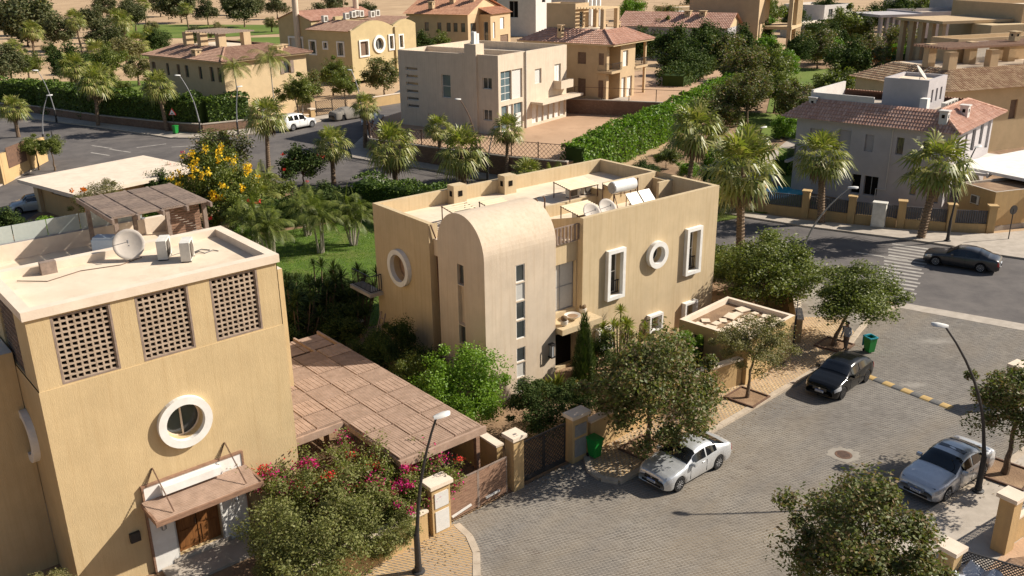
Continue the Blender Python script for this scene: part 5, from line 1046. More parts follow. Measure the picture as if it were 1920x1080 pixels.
low_wall((3.3, 35.5), (8.6, 40.2), 1.6, 'ochre garden wall behind the big street tree'); low_wall((8.8, 40.4), (11.6, 42.1), 1.5, 'short ochre garden wall left of the slab-roofed shed')
low_wall((-3.4, 29.3), (-8, 25.1), 1.3, 'ochre garden wall under the bougainvillea'); low_wall((16.2, 47.2), (18.4, 56.8), 1.5, 'ochre garden wall behind the leaning street tree')
low_wall((-.6, 33.3), (-5.6, 39.6), 1.7, 'ochre party wall along the far side of the carport'); low_wall((-8.8, 48.9), (-14.5, 53.8), 1.0, 'low wall between the back lawn and the central villa yard')
lattice_fence([(15.4, 45.6), (16.3, 48.2)], .2, 2.1, 'dark diagonal lattice panel on the street side of the shed', 'dark_metal', .25)
gpillar(18.0, 28.1, 35, .6, .55, 2.35, 'tall tan pillar with a flat cap at the right lower corner'); gpillar(15.1, 26.25, 35, .55, .55, 1.5, 'short tan pillar beside the tarpaulin at the lower right'); gpillar(24.5, 39.7, 35, .7, .6, 2.0, 'pale pillar at the right edge by the street corner')
lattice_fence([(15.4, 26.4), (18.6, 24.4)], .1, 1.3, 'dark mesh fence below the short tan pillar', 'dark_metal', .12); low_wall((18.3, 28.4), (24, 32.3), 1.2, 'tan garden wall running right from the tall pillar')
lattice_fence([(18.4, 28.5), (23, 31.6)], 1.3, .8, 'pale lattice rail on the tan wall at the right edge', 'grey_metal', .25)
grb = thing('green_railing', 'short run of green bars behind the tall tan pillar', 'railing', (19.2, 27.2, 0), 38)
for i in range(9): obj('bar', MB().box(i*.14, i*.14+.03, -.015, .015, .9, 1.6), 'green_bar', grb)
obj('rail', MB().box(-.05, 1.2, -.02, .02, 1.6, 1.65).box(-.05, 1.2, -.02, .02, .86, .9), 'green_bar', grb)
tp = MB(); random.seed(5)
for i in range(15):
    for j in range(9):
        tp.v.append((i*.2-1.4, j*.22-.9, .35+.16*math.sin(i*1.3+j*.7)+.1*math.sin(j*2.1)+random.uniform(-.07, .07)))
for i in range(14):
    for j in range(8): k = i*9+j; tp.f.append((k, k+1, k+10, k+9))
tpo = obj('tarpaulin', tp, 'tarp'); tpo.location = (15.2, 25.1, .5); tpo.rotation_euler = (0, 0, .5); tag(tpo, 'crumpled silver tarpaulin in the lower right corner', 'tarpaulin')
sheet('yard_soil', [(16.5, 26.6), (18.5, 28.3), (24, 32.2), (34, 37), (40, 30), (20, 18), (12, 22)], .13, 'plot_soil')
low_wall((-31.6, 111.2), (-25.9, 117.0), 2.0, 'tan wall behind the parked white four-wheel drive'); low_wall((-20.5, 124), (-8, 137.5), 2.8, 'sunlit ochre wall and gate at the end of the side street')
gpillar(-25.5, 117.4, 45, .6, .6, 2.6, 'tan gate pillar beside the covered car')
lattice_fence([(-25.0, 118), (-21.5, 121.5)], 1.5, 2.0, 'dark lattice gate of the mustard villa behind the covered car', 'dark_metal', .3); lattice_fence([(-30.5, 112.2), (-28.8, 114.0)], 1.5, 2.1, 'pale lattice gate of the cream villa behind the white four-wheel drive', 'grey_metal', .3)
# ------------------------------------------------------------------ vegetation
def leaf_quads(mb, c, n_hint, size, rng, aspect=.55, up=.4):
    d = Vector((rng.gauss(0, 1), rng.gauss(0, 1), rng.gauss(0, .7))).normalized()
    nrm = (Vector((rng.gauss(0, .8), rng.gauss(0, .8), rng.gauss(0, .8)))+n_hint*up*2).normalized()
    s = d.cross(nrm)
    if s.length < .05: return
    s.normalize(); d = nrm.cross(s).normalized(); l = size*rng.uniform(.7, 1.3); w = l*aspect
    mb.add([c-d*l*.5, c+s*w*.5-nrm*l*.06, c+d*l*.5-nrm*l*.12, c-s*w*.5-nrm*l*.06], [(0, 1, 2, 3)])
def crown_mesh(name, seed, n, leaf, clumps=26, cr=.3, shell=.62, flat=.0, aspect=.55, mat='leaf_green', hollow=.3):
    rng = random.Random(seed); mb = MB(); cs = []
    while len(cs) < clumps:
        p = Vector((rng.uniform(-1, 1), rng.uniform(-1, 1), rng.uniform(-1, 1)))
        r = p.length
        if r > 1 or r < shell*rng.uniform(.4, 1): continue
        if p.z < -.55+flat*.4: continue
        p *= rng.uniform(.62, 1.04)
        cs.append((p, cr*rng.choice((.5, .7, .9, 1.1, 1.35))))
    for i in range(n):
        p, r = cs[rng.randrange(clumps)]
        d = Vector((rng.gauss(0, 1), rng.gauss(0, 1), rng.gauss(0, 1))).normalized()
        q = p+d*r*(rng.uniform(hollow, 1.08))
        leaf_quads(mb, q, (d+p.normalized()*.6+Vector((0, 0, .4))).normalized(), leaf, rng, aspect)
    me = mb.mesh(name); me.materials.append(M[mat]); return me, [p for p, r in cs]
def flower_mesh(name, seed, clusters, per, size, mat, cr=.16, top=True):
    rng = random.Random(seed); mb = MB()
    for k in range(clusters):
        p = Vector((rng.gauss(0, 1), rng.gauss(0, 1), rng.gauss(.25 if top else 0, .8))).normalized()*rng.uniform(.86, 1.06)
        for i in range(int(per*rng.uniform(.5, 1.4))):
            q = p+Vector((rng.gauss(0, 1), rng.gauss(0, 1), rng.gauss(0, 1)))*cr*.5; leaf_quads(mb, q, p.normalized(), size, rng, .8)
    me = mb.mesh(name); me.materials.append(M[mat]); return me
def trunk_mesh(h, r, top, limbs, seed, lean=(0, 0), spread=1.0):
    """tapered trunk with limbs reaching into the crown"""
    rng = random.Random(seed); mb = MB(); n = 6; fork = h*.55
    path = [Vector((lean[0]*(i/n)**1.3*fork+rng.gauss(0, .03)*(i > 0), lean[1]*(i/n)**1.3*fork+rng.gauss(0, .03)*(i > 0), fork*i/n)) for i in range(n+1)]
    mb.tube(path, [r*(1.35-.55*min(1, i*2/n)-.15*i/n) for i in range(n+1)], 8)
    t = path[-1]
    for e in limbs:
        e = Vector(e); m1 = t.lerp(e, .45)+Vector((rng.gauss(0, .08), rng.gauss(0, .08), .1)); mb.tube([t, m1, e], [r*.55, r*.34, r*.10], 5)
        for k in range(2):
            e2 = e+Vector((rng.gauss(0, .35), rng.gauss(0, .35), rng.uniform(-.1, .4)))*spread; mb.tube([m1, e2], [r*.22, r*.06], 4)
    return mb
PROTO = {}
def proto(key, *a, **k): PROTO[key] = crown_mesh(key, *a, **k)
proto('olive1', 11, 26000, .054, 80, .25, .45, mat='leaf_olive'); proto('olive2', 12, 26000, .054, 84, .25, .45, mat='leaf_olive')
proto('olive3', 16, 19000, .06, 60, .25, .45, .2, mat='leaf_olive')
proto('dry1', 13, 16000, .055, 52, .23, .4, mat='leaf_dry', aspect=.4); proto('green1', 14, 21000, .056, 66, .27, .45, mat='leaf_green'); proto('green2', 15, 21000, .055, 70, .25, .45, .3, mat='leaf_green')
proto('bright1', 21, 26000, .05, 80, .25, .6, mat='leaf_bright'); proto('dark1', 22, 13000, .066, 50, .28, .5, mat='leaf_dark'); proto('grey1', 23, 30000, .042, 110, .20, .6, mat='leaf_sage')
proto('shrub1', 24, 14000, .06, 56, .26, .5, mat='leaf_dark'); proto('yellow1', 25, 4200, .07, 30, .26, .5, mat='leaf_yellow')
proto('mid1', 31, 8500, .09, 46, .29, .5, mat='leaf_green'); proto('mid2', 32, 8500, .09, 48, .29, .5, .3, mat='leaf_dark'); proto('mid3', 33, 8000, .09, 46, .29, .5, mat='leaf_olive'); proto('mid4', 34, 7500, .095, 44, .29, .5, mat='leaf_bright')
proto('golf1', 41, 6500, .105, 46, .31, .5, mat='leaf_golf'); proto('golf2', 42, 6500, .105, 42, .32, .5, .3, mat='leaf_golf'); proto('golf3', 43, 4500, .11, 36, .28, .5, mat='leaf_dry')
FL = {'pink': flower_mesh('pink', 51, 40, 34, .055, 'flower_pink', .15), 'yellow': flower_mesh('yellow', 52, 46, 26, .06, 'flower_yellow', .09), 'red': flower_mesh('red', 53, 9, 12, .07, 'flower_red', .07), 'orange': flower_mesh('orange', 54, 9, 20, .07, 'flower_orange', .08), 'white': flower_mesh('white', 55, 22, 20, .06, 'flower_white', .16), 'rust': flower_mesh('rust', 56, 24, 16, .07, 'flower_orange', .15)}
SEED = [100]
def tree(name, label, cat, x, y, zc, r, rz, key, tr=.12, lean=(0, 0), group=None, flower=None, z0=None, trunkmat='trunk', seg=6):
    """x, y, zc: centre of the crown, above the local ground"""
    SEED[0] += 1; rng = random.Random(SEED[0]); zb = T(x, y) if z0 is None else z0
    me, cs = PROTO[key]; bx, by = x-lean[0], y-lean[1]
    t = thing(name, label, cat, (bx, by, zb), 0, group)
    c = obj('crown', me, None, t); c.location = (lean[0], lean[1], zc); c.scale = (r, r*rng.uniform(.9, 1.08), rz); c.rotation_euler = (0, 0, rng.uniform(0, 6.28))
    rot = Matrix.Rotation(c.rotation_euler.z, 3, 'Z')
    if tr:
        lim = [rot @ Vector((p.x*r, p.y*r, p.z*rz))*.8+Vector((lean[0], lean[1], zc)) for p in cs[:seg]]
        f = max(.3, zc-rz*.45)/.55*1.0; f = min(f, zc/.55*.9)
        obj('trunk', trunk_mesh(f, tr, 0, lim, SEED[0], (lean[0]/max(.1, f*.55)*.8, lean[1]/max(.1, f*.55)*.8), r*.5), trunkmat, t)
    if flower:
        fo = obj('flowers', FL[flower], None, t); fo.location = c.location; fo.scale = c.scale; fo.rotation_euler = c.rotation_euler; fo['kind'] = 'stuff'
    return t
ST = 'street trees with brownish olive leaves'
tree('street_tree', 'large olive-brown street tree at the bottom of the picture right of centre', 'tree', 10.9, 23.6, 3.75, 2.75, 2.1, 'olive1', .15, group=ST)
tree('street_tree', 'big rusty olive street tree over the silver coupe', 'tree', 6.0, 35.6, 3.3, 3.3, 2.8, 'olive2', .15, group=ST)
tree('street_tree', 'thin dry street tree in a soil square in front of the slab-roofed shed', 'tree', 11.9, 40.7, 3.0, 2.3, 1.65, 'dry1', .09, (.25, .2))
tree('street_tree', 'leaning dark green street tree above the man and the green bin', 'tree', 19.1, 47.2, 2.95, 3.0, 1.75, 'green2', .13, (1.1, .5))
tree('citrus_tree', 'dense citrus tree filling the garden corner right of the central villa', 'tree', 15.9, 53.0, 2.5, 3.6, 2.4, 'green1', .14)
tree('street_tree', 'dark street tree behind the lamp post at the right edge', 'tree', 20.9, 33.3, 3.5, 2.5, 1.95, 'olive3', .13, (.2, .1), group=ST)
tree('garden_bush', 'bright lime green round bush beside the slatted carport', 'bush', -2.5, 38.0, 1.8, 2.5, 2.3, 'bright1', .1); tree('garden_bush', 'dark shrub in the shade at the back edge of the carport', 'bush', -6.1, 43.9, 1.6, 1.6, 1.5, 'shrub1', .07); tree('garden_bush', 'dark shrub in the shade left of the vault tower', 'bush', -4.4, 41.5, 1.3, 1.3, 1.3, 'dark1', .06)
tree('garden_bush', 'glossy dark shrub spilling over the lattice gate', 'bush', 1.2, 37.0, 1.55, 1.85, 1.2, 'shrub1', .07); tree('garden_bush', 'small bright bush between the big street tree and the shed', 'bush', 9.0, 43.4, 1.5, 1.05, 1.1, 'bright1', .05)
tree('garden_bush', 'grey-green dense shrub at the bottom left of centre under the bougainvillea', 'bush', -6.9, 27.2, 1.7, 2.75, 2.2, 'grey1', .1); tree('garden_bush', 'smaller grey-green shrub right in front of the near portal steps', 'bush', -8.2, 26.2, .8, 1.0, .9, 'grey1', .06)
tree('garden_bush', 'grey-green shrub hanging over the garden wall behind the lamp post', 'bush', -4.9, 28.2, 1.2, 1.5, 1.3, 'grey1', .06)
tree('rose_bush', 'thin rose bush with a few red flowers at the lower left corner', 'bush', -15.2, 24.4, 1.3, 1.2, 1.3, 'dry1', .04, flower='red')
# bougainvillea: arching canes, leaves, clusters of bracts
def bougainvillea(label, pts, seed, n, nfl, fmats=('flower_pink', 'flower_red')):
    rng = random.Random(seed); c0 = pts[0]; t = thing('bougainvillea', label, 'shrub', (c0[0], c0[1], 0)); o0 = Vector((c0[0], c0[1], 0)); cane = MB(); lf = MB(); fl = [MB(), MB()]
    tips = []
    for p in pts:
        for k in range(p[4]):
            a = rng.uniform(0, 6.28); base = Vector((p[0], p[1], .2))-o0; e = Vector((p[0]+math.cos(a)*p[3]*rng.uniform(.3, 1.15), p[1]+math.sin(a)*p[3]*rng.uniform(.3, 1.15), p[2]*rng.uniform(.65, 1.1)))-o0
            m1 = base.lerp(e, .5)+Vector((0, 0, p[2]*.45)); path = [(base*(1-u)**2+m1*2*u*(1-u)+e*u*u) for u in [i/7 for i in range(8)]]; cane.tube(path, [.025*(1-i/9) for i in range(8)], 4); tips.append(path)
    for i in range(n):
        path = tips[rng.randrange(len(tips))]; u = rng.uniform(2, 7); q = path[int(u) if u < 7 else 6].lerp(path[min(7, int(u)+1)], u % 1)+Vector((rng.gauss(0, .14), rng.gauss(0, .14), rng.gauss(0, .12))); leaf_quads(lf, q, Vector((0, 0, 1)), .10, rng)
    for k in range(nfl):
        path = tips[rng.randrange(len(tips))]; p = path[rng.choice((5, 6, 7))]; m_ = fl[0 if rng.random() < .75 else 1]; s = rng.uniform(.08, .22)
        for i in range(int(rng.uniform(25, 90))): leaf_quads(m_, p+Vector((rng.gauss(0, s), rng.gauss(0, s), rng.gauss(.05, s*.7))), Vector((0, 0, 1)), .085, rng, .85)
    obj('canes', cane, 'trunk', t); obj('foliage', lf, 'leaf_dry' if n < 5000 else 'leaf_vine', t)
    for m_, k in zip(fl, fmats):
        if m_.v: obj('flowers', m_, k, t)['kind'] = 'stuff'
    return t
bougainvillea('sprawling pink bougainvillea in front of the carport', [(-6.2, 30.6, 3.1, 2.1, 34), (-4.4, 31.0, 2.7, 1.8, 28), (-8.2, 29.6, 2.8, 2.0, 28), (-3.5, 30.4, 2.3, 1.2, 14), (-5.6, 29.4, 2.6, 1.6, 20), (-4.0, 29.2, 2.2, 1.3, 24), (-2.9, 30.6, 2.4, 1.0, 12), (-8.9, 30.4, 2.6, 1.2, 12)], 61, 34000, 74)
bougainvillea('loose pink bougainvillea sprays beside the yellow flowering tree', [(-31.4, 84, 3.2, 2.2, 18), (-28.6, 82, 2.6, 1.5, 10)], 62, 2600, 12)
tree('flowering_tree', 'tall bush covered with yellow trumpet flowers behind the near villa', 'tree', -24.2, 72.4, 3.3, 3.3, 3.6, 'green1', .1, flower='yellow'); tree('garden_bush', 'leafy green bush with a red bloom below the yellow flowering tree', 'bush', -21.9, 69.6, 1.9, 2.5, 2.2, 'mid1', .08, flower='red')
tree('garden_bush', 'pale cream blossoming shrub at the corner of the near roof', 'bush', -19.8, 64.2, 1.7, 1.0, 1.1, 'mid4', .05, flower='white'); tree('garden_bush', 'brownish olive shrub by the road behind the yellow flowering tree', 'bush', -29.4, 91.2, 2.0, 3.3, 2.1, 'mid3', .1)
tree('flowering_tree', 'round dark tree with red blossoms on the near side of the main road', 'tree', -19.6, 84.0, 2.1, 2.6, 2.0, 'mid2', .1, flower='red'); tree('garden_bush', 'dry orange-flowered shrub beside the flat garage roof', 'bush', -33.2, 71.4, 2.6, 2.5, 2.0, 'dry1', .07, flower='orange'); tree('garden_bush', 'dark shrub between the banana plant and the terrace pergola', 'bush', -31.1, 78.6, 1.7, 1.9, 1.6, 'mid2', .07)
for x, y, r, lb in ((-48.4, 91.8, 1.9, 'left one of two small lollipop trees at the left edge'), (-46.6, 91.4, 1.55, 'right one of two small lollipop trees at the left edge')): tree('small_tree', lb, 'tree', x, y, 2.4, r, 1.2, 'mid1', .09, group='two small trees at the left edge')
for x, y, r, k, lb in ((-35.2, 66.5, 2.0, 'mid4', 'low bright foliage behind the glass balustrade, nearer the pergola'), (-39.5, 68.4, 1.7, 'mid2', 'dark low foliage behind the glass balustrade at the left edge'), (-31.5, 66.5, 1.6, 'mid1', 'green foliage directly behind the terrace pergola')): tree('garden_bush', lb, 'bush', x, y, 1.4, r, 1.5, k, .06)
for x, y, r, k, lb in ((-27.4, 118.4, 2.7, 'mid1', 'bushy tree overhanging the white four-wheel drive'), (-27.6, 126.3, 2.4, 'mid3', 'olive tree behind the cream villa gate'), (-26.4, 137.6, 2.8, 'mid1', 'green tree between the cream villa and the mustard villa'), (-22.4, 125.0, 2.4, 'mid1', 'tree above the covered car'), (-18.7, 136.9, 3.1, 'mid3', 'round tree before the mustard villa gable'), (-31.6, 160, 2.4, 'mid2', 'dark bush against the mustard villa wall'), (-34.3, 125.5, 2.1, 'mid4', 'pale bush at the foot of the cream villa'), (-17.2, 178, 3.4, 'mid2', 'dark bush at the left foot of the apricot villa'), (-13.5, 182, 3.0, 'mid1', 'green bush at the right foot of the apricot villa'), (13.7, 226, 3.2, 'mid4', 'bush between the two white cubic houses')): tree('garden_tree', lb, 'tree', x, y, 3.1, r, r*.85, k, .12)
# golf course
GT = 'dark trees on the golf course sand'
GD = [(-116, 226, 5.5, 8.0, 'golf1', 'huge dark tree mass at the upper left edge'), (-80, 148.8, 4, 3.2, 'golf2', 'tree at the left edge above the palm by the road'), (-111, 251, 4.5, 4.2, 'golf1', 'dark tree right of the huge mass at the upper left'), (-89, 206, 3.6, 4.0, 'golf2', 'spreading dark tree behind the golf course palms'), (-108, 273, 4.5, 4.2, 'golf1', 'round dark tree on the sand near the second fairway strip'), (-106, 306, 5, 6.0, 'golf1', 'large dark tree beyond the fairway left of the chimney villa'), (-93, 292, 4, 3.8, 'golf2', 'medium dark tree beside the large one beyond the fairway'), (-79, 282, 5, 5.4, 'golf1', 'round dark tree on the sand just left of the white flue'), (-70, 147.7, 3.8, 3.6, 'mid2', 'big-leaved green tree behind the roadside hedge, left'), (-67, 155.8, 3.5, 3.0, 'mid1', 'big-leaved green tree behind the roadside hedge, right'), (-74, 180, 3, 3.1, 'golf3', 'dry grey tree between the palms and the cream villa'), (-61, 152, 2.6, 2.6, 'golf3', 'low olive tree left of the cream villa roof'), (-78, 319, 4, 3.8, 'golf2', 'tree at the top edge left of the mustard villa'), (-94, 192, 2, 1.7, 'mid2', 'small bush at the foot of the golf course palms'), (-78, 208, 2.2, 3.0, 'mid2', 'dark low bush behind the cream villa ridge'), (-75, 224, 2, 2.5, 'golf2', 'low bush on the sand behind the cream villa pergola'), (-74, 240, 2, 2.8, 'golf3', 'dry shrub on the sand above the cream villa'), (-59, 296, 2.2, 4.0, 'golf2', 'shrub at the edge of the far fairway'), (-140, 330, 4, 4.5, 'golf1', 'distant tree at the top edge over the sand'), (-125, 340, 4, 5, 'golf2', 'distant tree pair member at the top edge left of centre'), (-100, 345, 4, 5, 'golf1', 'distant dark tree at the top edge above the large golf tree'), (-62, 340, 4, 4.5, 'golf2', 'distant tree at the top edge above the mustard villa'), (-150, 285, 4.5, 6, 'golf1', 'dark tree at the very top left corner'), (-95, 165, 3, 4, 'golf1', 'dark tree at the left edge below the huge mass'), (-102, 215, 4.2, 4.4, 'golf1', 'dark tree filling the gap right of the huge mass'), (-83, 160, 2.6, 2.6, 'mid1', 'green bush above the left part of the hedge'), (-62, 138, 2.4, 2.6, 'mid2', 'dark bush over the left part of the hedge'), (-56, 131, 2.2, 2.2, 'mid1', 'green bush over the middle of the hedge'), (-48, 126, 2.2, 2.4, 'mid2', 'dark bush at the left corner of the cream villa'), (-116, 290, 4, 4.4, 'golf2', 'dark tree beyond the second fairway strip'), (-134, 262, 4, 4.2, 'golf1', 'dark tree behind the thin tall palm'), (-88, 330, 3.6, 4.2, 'golf1', 'distant tree above the round golf tree by the flue'), (-45, 300, 3, 3.6, 'golf1', 'lone tree on the far fairway right of the mustard villa'), (-66, 262, 2.2, 2.2, 'golf3', 'dry shrub on the sand near the flue'), (-98, 258, 2.0, 2.0, 'golf3', 'dry shrub on the sand between two dark trees')]
for x, y, zc, r, k, lb in GD: tree('golf_tree', lb, 'tree', x, y, zc, r*1.08, r*.92, k, .22, group=GT)
# garden park on the right
BK = [(30.3, 148, 3.5, 4.4, 'mid2', 'tall dark tree right of the beige villa balcony'), (28.6, 160, 4, 4.0, 'mid2', 'dark tree behind the beige villa chimneys'), (25.6, 136, 3.2, 3.8, 'mid2', 'dark tree at the edge of the sandy beige plot'), (34, 147, 3.6, 4.2, 'mid3', 'olive tree right of the dark trees by the beige villa'), (33.3, 129.6, 4, 3.5, 'mid3', 'olive tree behind the long hedge'), (28.2, 108.2, 4.3, 2.4, 'mid3', 'tall vase-shaped topiary tree on the garden lawn'), (29.2, 116, 2.2, 2.7, 'mid3', 'olive shrub behind the vase-shaped topiary'), (25.4, 108.5, 2.3, 2.9, 'mid3', 'grey olive bush at the right end of the long hedge'), (33.9, 116.8, 2.8, 2.8, 'mid1', 'round green tree right of the vase-shaped topiary'), (34.4, 110.6, 2.6, 2.5, 'mid3', 'brownish round tree on the garden lawn'), (47, 169, 2.6, 3.1, 'mid4', 'bright yellow-green bush in the upper garden'), (48.4, 156, 3.6, 3.0, 'mid2', 'dark mushroom-shaped topiary tree, left one'), (54.2, 163, 3.6, 3.4, 'mid3', 'olive mushroom-shaped topiary tree, right one'), (70, 232, 4.2, 3.4, 'mid2', 'dark lollipop tree by the upper path, left one'), (84, 250, 4.4, 4.0, 'mid2', 'dark lollipop tree by the upper path, right one'), (80, 222, 3.5, 3.4, 'mid1', 'green tree behind the white-flowered tree'), (71.5, 196, 4.2, 4.5, 'mid1', 'broad tree topped with white blossom in the upper garden'), (50, 135.5, 3.6, 4.0, 'mid2', 'wide dark tree left of the grey villa roof tower'), (58, 147, 2.6, 3.0, 'mid3', 'rusty flowering shrub behind the grey villa'), (67.3, 160, 2.2, 2.6, 'mid4', 'bright shrub before the fin columns'), (66, 172, 2.6, 2.8, 'mid3', 'brown leafed shrub before the fin columns'), (62, 226, 5, 4.2, 'mid1', 'tall green tree right of the open balcony block'), (58, 214, 3.4, 3.2, 'mid4', 'yellow-green palm-like tree at the foot of the open balcony block'), (86.5, 205, 3.6, 4.2, 'mid2', 'dark tree left of the dark fin columns'), (92, 214, 3.2, 4.0, 'mid1', 'tree at the far end of the garden right of the white blossom'), (99, 240, 4.4, 4.6, 'mid2', 'dark tree at the top edge above the garden'), (108, 248, 4.4, 4.6, 'mid1', 'tree at the top edge right of the garden'), (36.8, 103.5, 1.3, 1.9, 'mid4', 'low bright bush next to the grey villa balcony'), (30.8, 101.5, 1.2, 1.7, 'mid4', 'low bright bush on the lawn left of the grey villa'), (50.3, 190, 4, 3.4, 'mid2', 'dark tree below the open balcony block'), (31.7, 186, 4, 3.4, 'mid1', 'tree behind the beige villa roof pergola, right'), (27.5, 188, 3.4, 3.0, 'mid3', 'brownish tree behind the beige villa roof pergola, left'), (41, 165, 4, 3.4, 'mid2', 'dark tree below the low tiled house'), (36, 172, 4.2, 3.6, 'mid2', 'dark leafy tree at the corner of the low tiled house'), (45, 150, 2.4, 2.4, 'mid4', 'bright bush between the topiaries'), (63, 182, 3.0, 3.6, 'mid2', 'dark hedge-like tree at the right of the upper path'), (75, 180, 2.6, 3.6, 'mid3', 'rust-tinged shrub below the dark fin columns'), (55, 128, 2.4, 2.4, 'mid4', 'pale shrub touching the grey villa parapet'), (78, 290, 4, 4.6, 'mid1', 'distant tree at the top edge above the canopy house'), (60, 300, 4, 4.6, 'mid2', 'distant dark tree at the top edge behind the long pink house'), (38, 290, 4, 4.2, 'mid3', 'distant tree at the top edge left of the long pink house'), (34, 262, 4, 4.0, 'mid4', 'yellow-green tree at the top edge before the long pink house'), (40, 240, 3.6, 3.8, 'mid3', 'olive tree above the low tiled house'), (130, 270, 4.5, 5.5, 'mid2', 'dark tree at the top right corner'), (24, 168, 3.4, 3.6, 'mid2', 'dark tree touching the right side of the beige villa'), (39, 138, 3.0, 3.4, 'mid1', 'tree in the middle of the garden above the hedge end'), (43, 122, 2.4, 2.8, 'mid1', 'green bush by the garden path bend'), (38, 96, 1.8, 2.0, 'mid3', 'olive bush behind the grey villa balcony'), (46, 112, 2.4, 2.8, 'mid2', 'dark bush behind the grey villa parapet'), (58, 170, 2.4, 3.0, 'mid4', 'bright bush right of the mushroom topiaries'), (66, 190, 2.2, 2.8, 'mid3', 'rusty shrub below the white blossom tree'), (23.5, 92, 1.4, 1.6, 'mid2', 'low dark bush beside the gravel path'), (20, 88, 1.2, 1.4, 'mid4', 'low bright bush at the start of the gravel path'), (52, 205, 3.0, 3.4, 'mid4', 'feathery yellow-green tree right of the low tiled house'), (90, 232, 3.4, 3.8, 'mid2', 'dark tree before the far white house')]
for x, y, zc, r, k, lb in BK: tree('park_tree', lb, 'tree', x, y, zc, r*1.12, r*.98, k, .2 if zc > 3.9 else .13, group='trees in the garden park', flower={'broad tree topped with white blossom in the upper garden': 'white', 'rusty flowering shrub behind the grey villa': 'rust'}.get(lb))

# ------------------------------------------------------------------ palms
def fan_crown(seed, n=34, dead=12):
    rng = random.Random(seed); g = MB(); d = MB()
    for k in range(n+dead):
        isd = k >= n; az = k*2.399+rng.uniform(-.3, .3); el = R(80-118*(k/n)**.8+rng.uniform(-9, 9)) if not isd else R(rng.uniform(-80, -52)); mb = d if isd else g
        dv = Vector((math.cos(az)*math.cos(el), math.sin(az)*math.cos(el), math.sin(el))); pl_ = rng.uniform(.65, 1.0)*(.7 if isd else 1); c = dv*pl_; c.z -= .12*pl_ if el < .5 else 0
        sd = dv.cross(Vector((0, 0, 1))); sd = sd.normalized() if sd.length > .05 else Vector((1, 0, 0)); up = sd.cross(dv).normalized()
        mb.add([sd*.018, -sd*.018, c-sd*.015, c+sd*.015], [(0, 1, 2, 3)])
        nb = 15; L0 = rng.uniform(.75, 1.0)*(.7 if isd else 1)
        for j in range(nb):
            a = R(-105+210*j/(nb-1)); bd = (dv*math.cos(a)+sd*math.sin(a)).normalized(); L_ = L0*(1-.25*abs(a)/1.8); w = .055
            m1 = c+bd*L_*.55+up*(.06 if j % 2 else .0); m1.z -= .03; tip = c+bd*L_; tip.z -= L_*rng.uniform(.3, .62)*(1.1 if el < .6 else .5); px = bd.cross(up).normalized()*w
            mb.add([c, m1+px, tip, m1-px], [(0, 1, 2, 3)])
    return g, d
FAN = []
for s in (1, 2, 3):
    g_, d_2 = fan_crown(s); m1, m2 = g_.mesh('fronds'), d_2.mesh('dead_fronds'); m1.materials.append(M['palm_leaf']); m2.materials.append(M['palm_dead']); FAN.append((m1, m2))
tmb = MB(); rng = random.Random(4)
for i in range(26):     # rough rings of old leaf bases
    z = i/26; r0 = .25-.07*z; tmb.tube([(0, 0, z), (0, 0, z+.03), (0, 0, z+.0385)], [r0*.82, r0*1.0, r0*.86], 9)
    for k in range(7):
        a = k*.9+i*1.7; r1 = r0*1.0; tmb.add([(r1*math.cos(a-.12), r1*math.sin(a-.12), z+.005), (r1*math.cos(a+.12), r1*math.sin(a+.12), z+.005), (r1*1.4*math.cos(a), r1*1.4*math.sin(a), z+.038)], [(0, 1, 2)])
PT = tmb.mesh('palm_trunk'); PT.materials.append(M['palm_trunk'])
def fan_palm(x, y, h, label, s=1.0, v=0, z0=None, group='fan palms along the road', thick=1.0):
    zb = T(x, y)+.02 if z0 is None else z0; t = thing('fan_palm', label, 'palm', (x, y, zb), 0, group); rz = (x*7+y*3) % 6.28
    o = obj('trunk', PT, None, t); o.scale = (thick, thick, h); o.rotation_euler = (0, 0, rz)
    lx, ly = .07*math.sin(x*3.1+y), .07*math.cos(x*1.7-y)
    o.rotation_euler = (-ly, lx, rz) if False else (0, 0, rz); t.rotation_euler = (lx, ly, 0)
    for k, nm in ((0, 'fronds'), (1, 'dead_fronds')): q = s*(1+.09*math.sin(x*5+y*2)); o = obj(nm, FAN[v % 3][k], None, t); o.location = (0, 0, h); o.scale = (q, q, q*(1+.1*math.cos(x*2+y))); o.rotation_euler = (0, 0, rz)
    return t
FP = [(-41.2, 109.0, 5.5, 1.45, 'fan palm beside the triangular road sign and green bin'), (-51.3, 113.2, 5.2, 1.45, 'fan palm on the pavement before the left part of the hedge'), (-58.2, 107.2, 3.4, 1.4, 'fan palm at the left edge beside the road'), (-24.5, 90.4, 5.5, 1.4, 'tall fan palm in front of the white four-wheel drive'), (-17.0, 85.3, 3.9, 1.35, 'fan palm behind the red-blossomed tree'), (-10.9, 84.6, 3.6, 1.6, 'full fan palm left of the rider in white'), (-16.0, 99.2, 4.6, 1.2, 'fan palm before the white hatchback in the side street'), (-7.0, 91.4, 3.9, 1.1, 'small fan palm on the pavement under the white house'), (-4.4, 84.4, 3.2, 1.6, 'broad fan palm right of the fullest one on the near kerb'), (-.4, 86.2, 4.8, 1.15, 'slim fan palm before the lit front of the white house'), (15.1, 75.9, 6.8, 1.6, 'tall fan palm above the right back corner of the central roof'), (16.6, 62.6, 6.9, 1.8, 'largest fan palm rising behind the central villa on the right'), (25.3, 71.2, 5.5, 1.75, 'fan palm in front of the middle of the grey villa'), (31.6, 66.9, 5.9, 1.75, 'fan palm in front of the right corner of the grey villa'), (20.4, 78.4, 4.6, 1.4, 'fan palm by the blue pool'), (1.6, 80, 2.0, 1.3, 'short fan palm peeping over the back parapet of the central villa'), (11.5, 73.5, 2.6, 1.3, 'half-hidden fan palm behind the solar heater')]
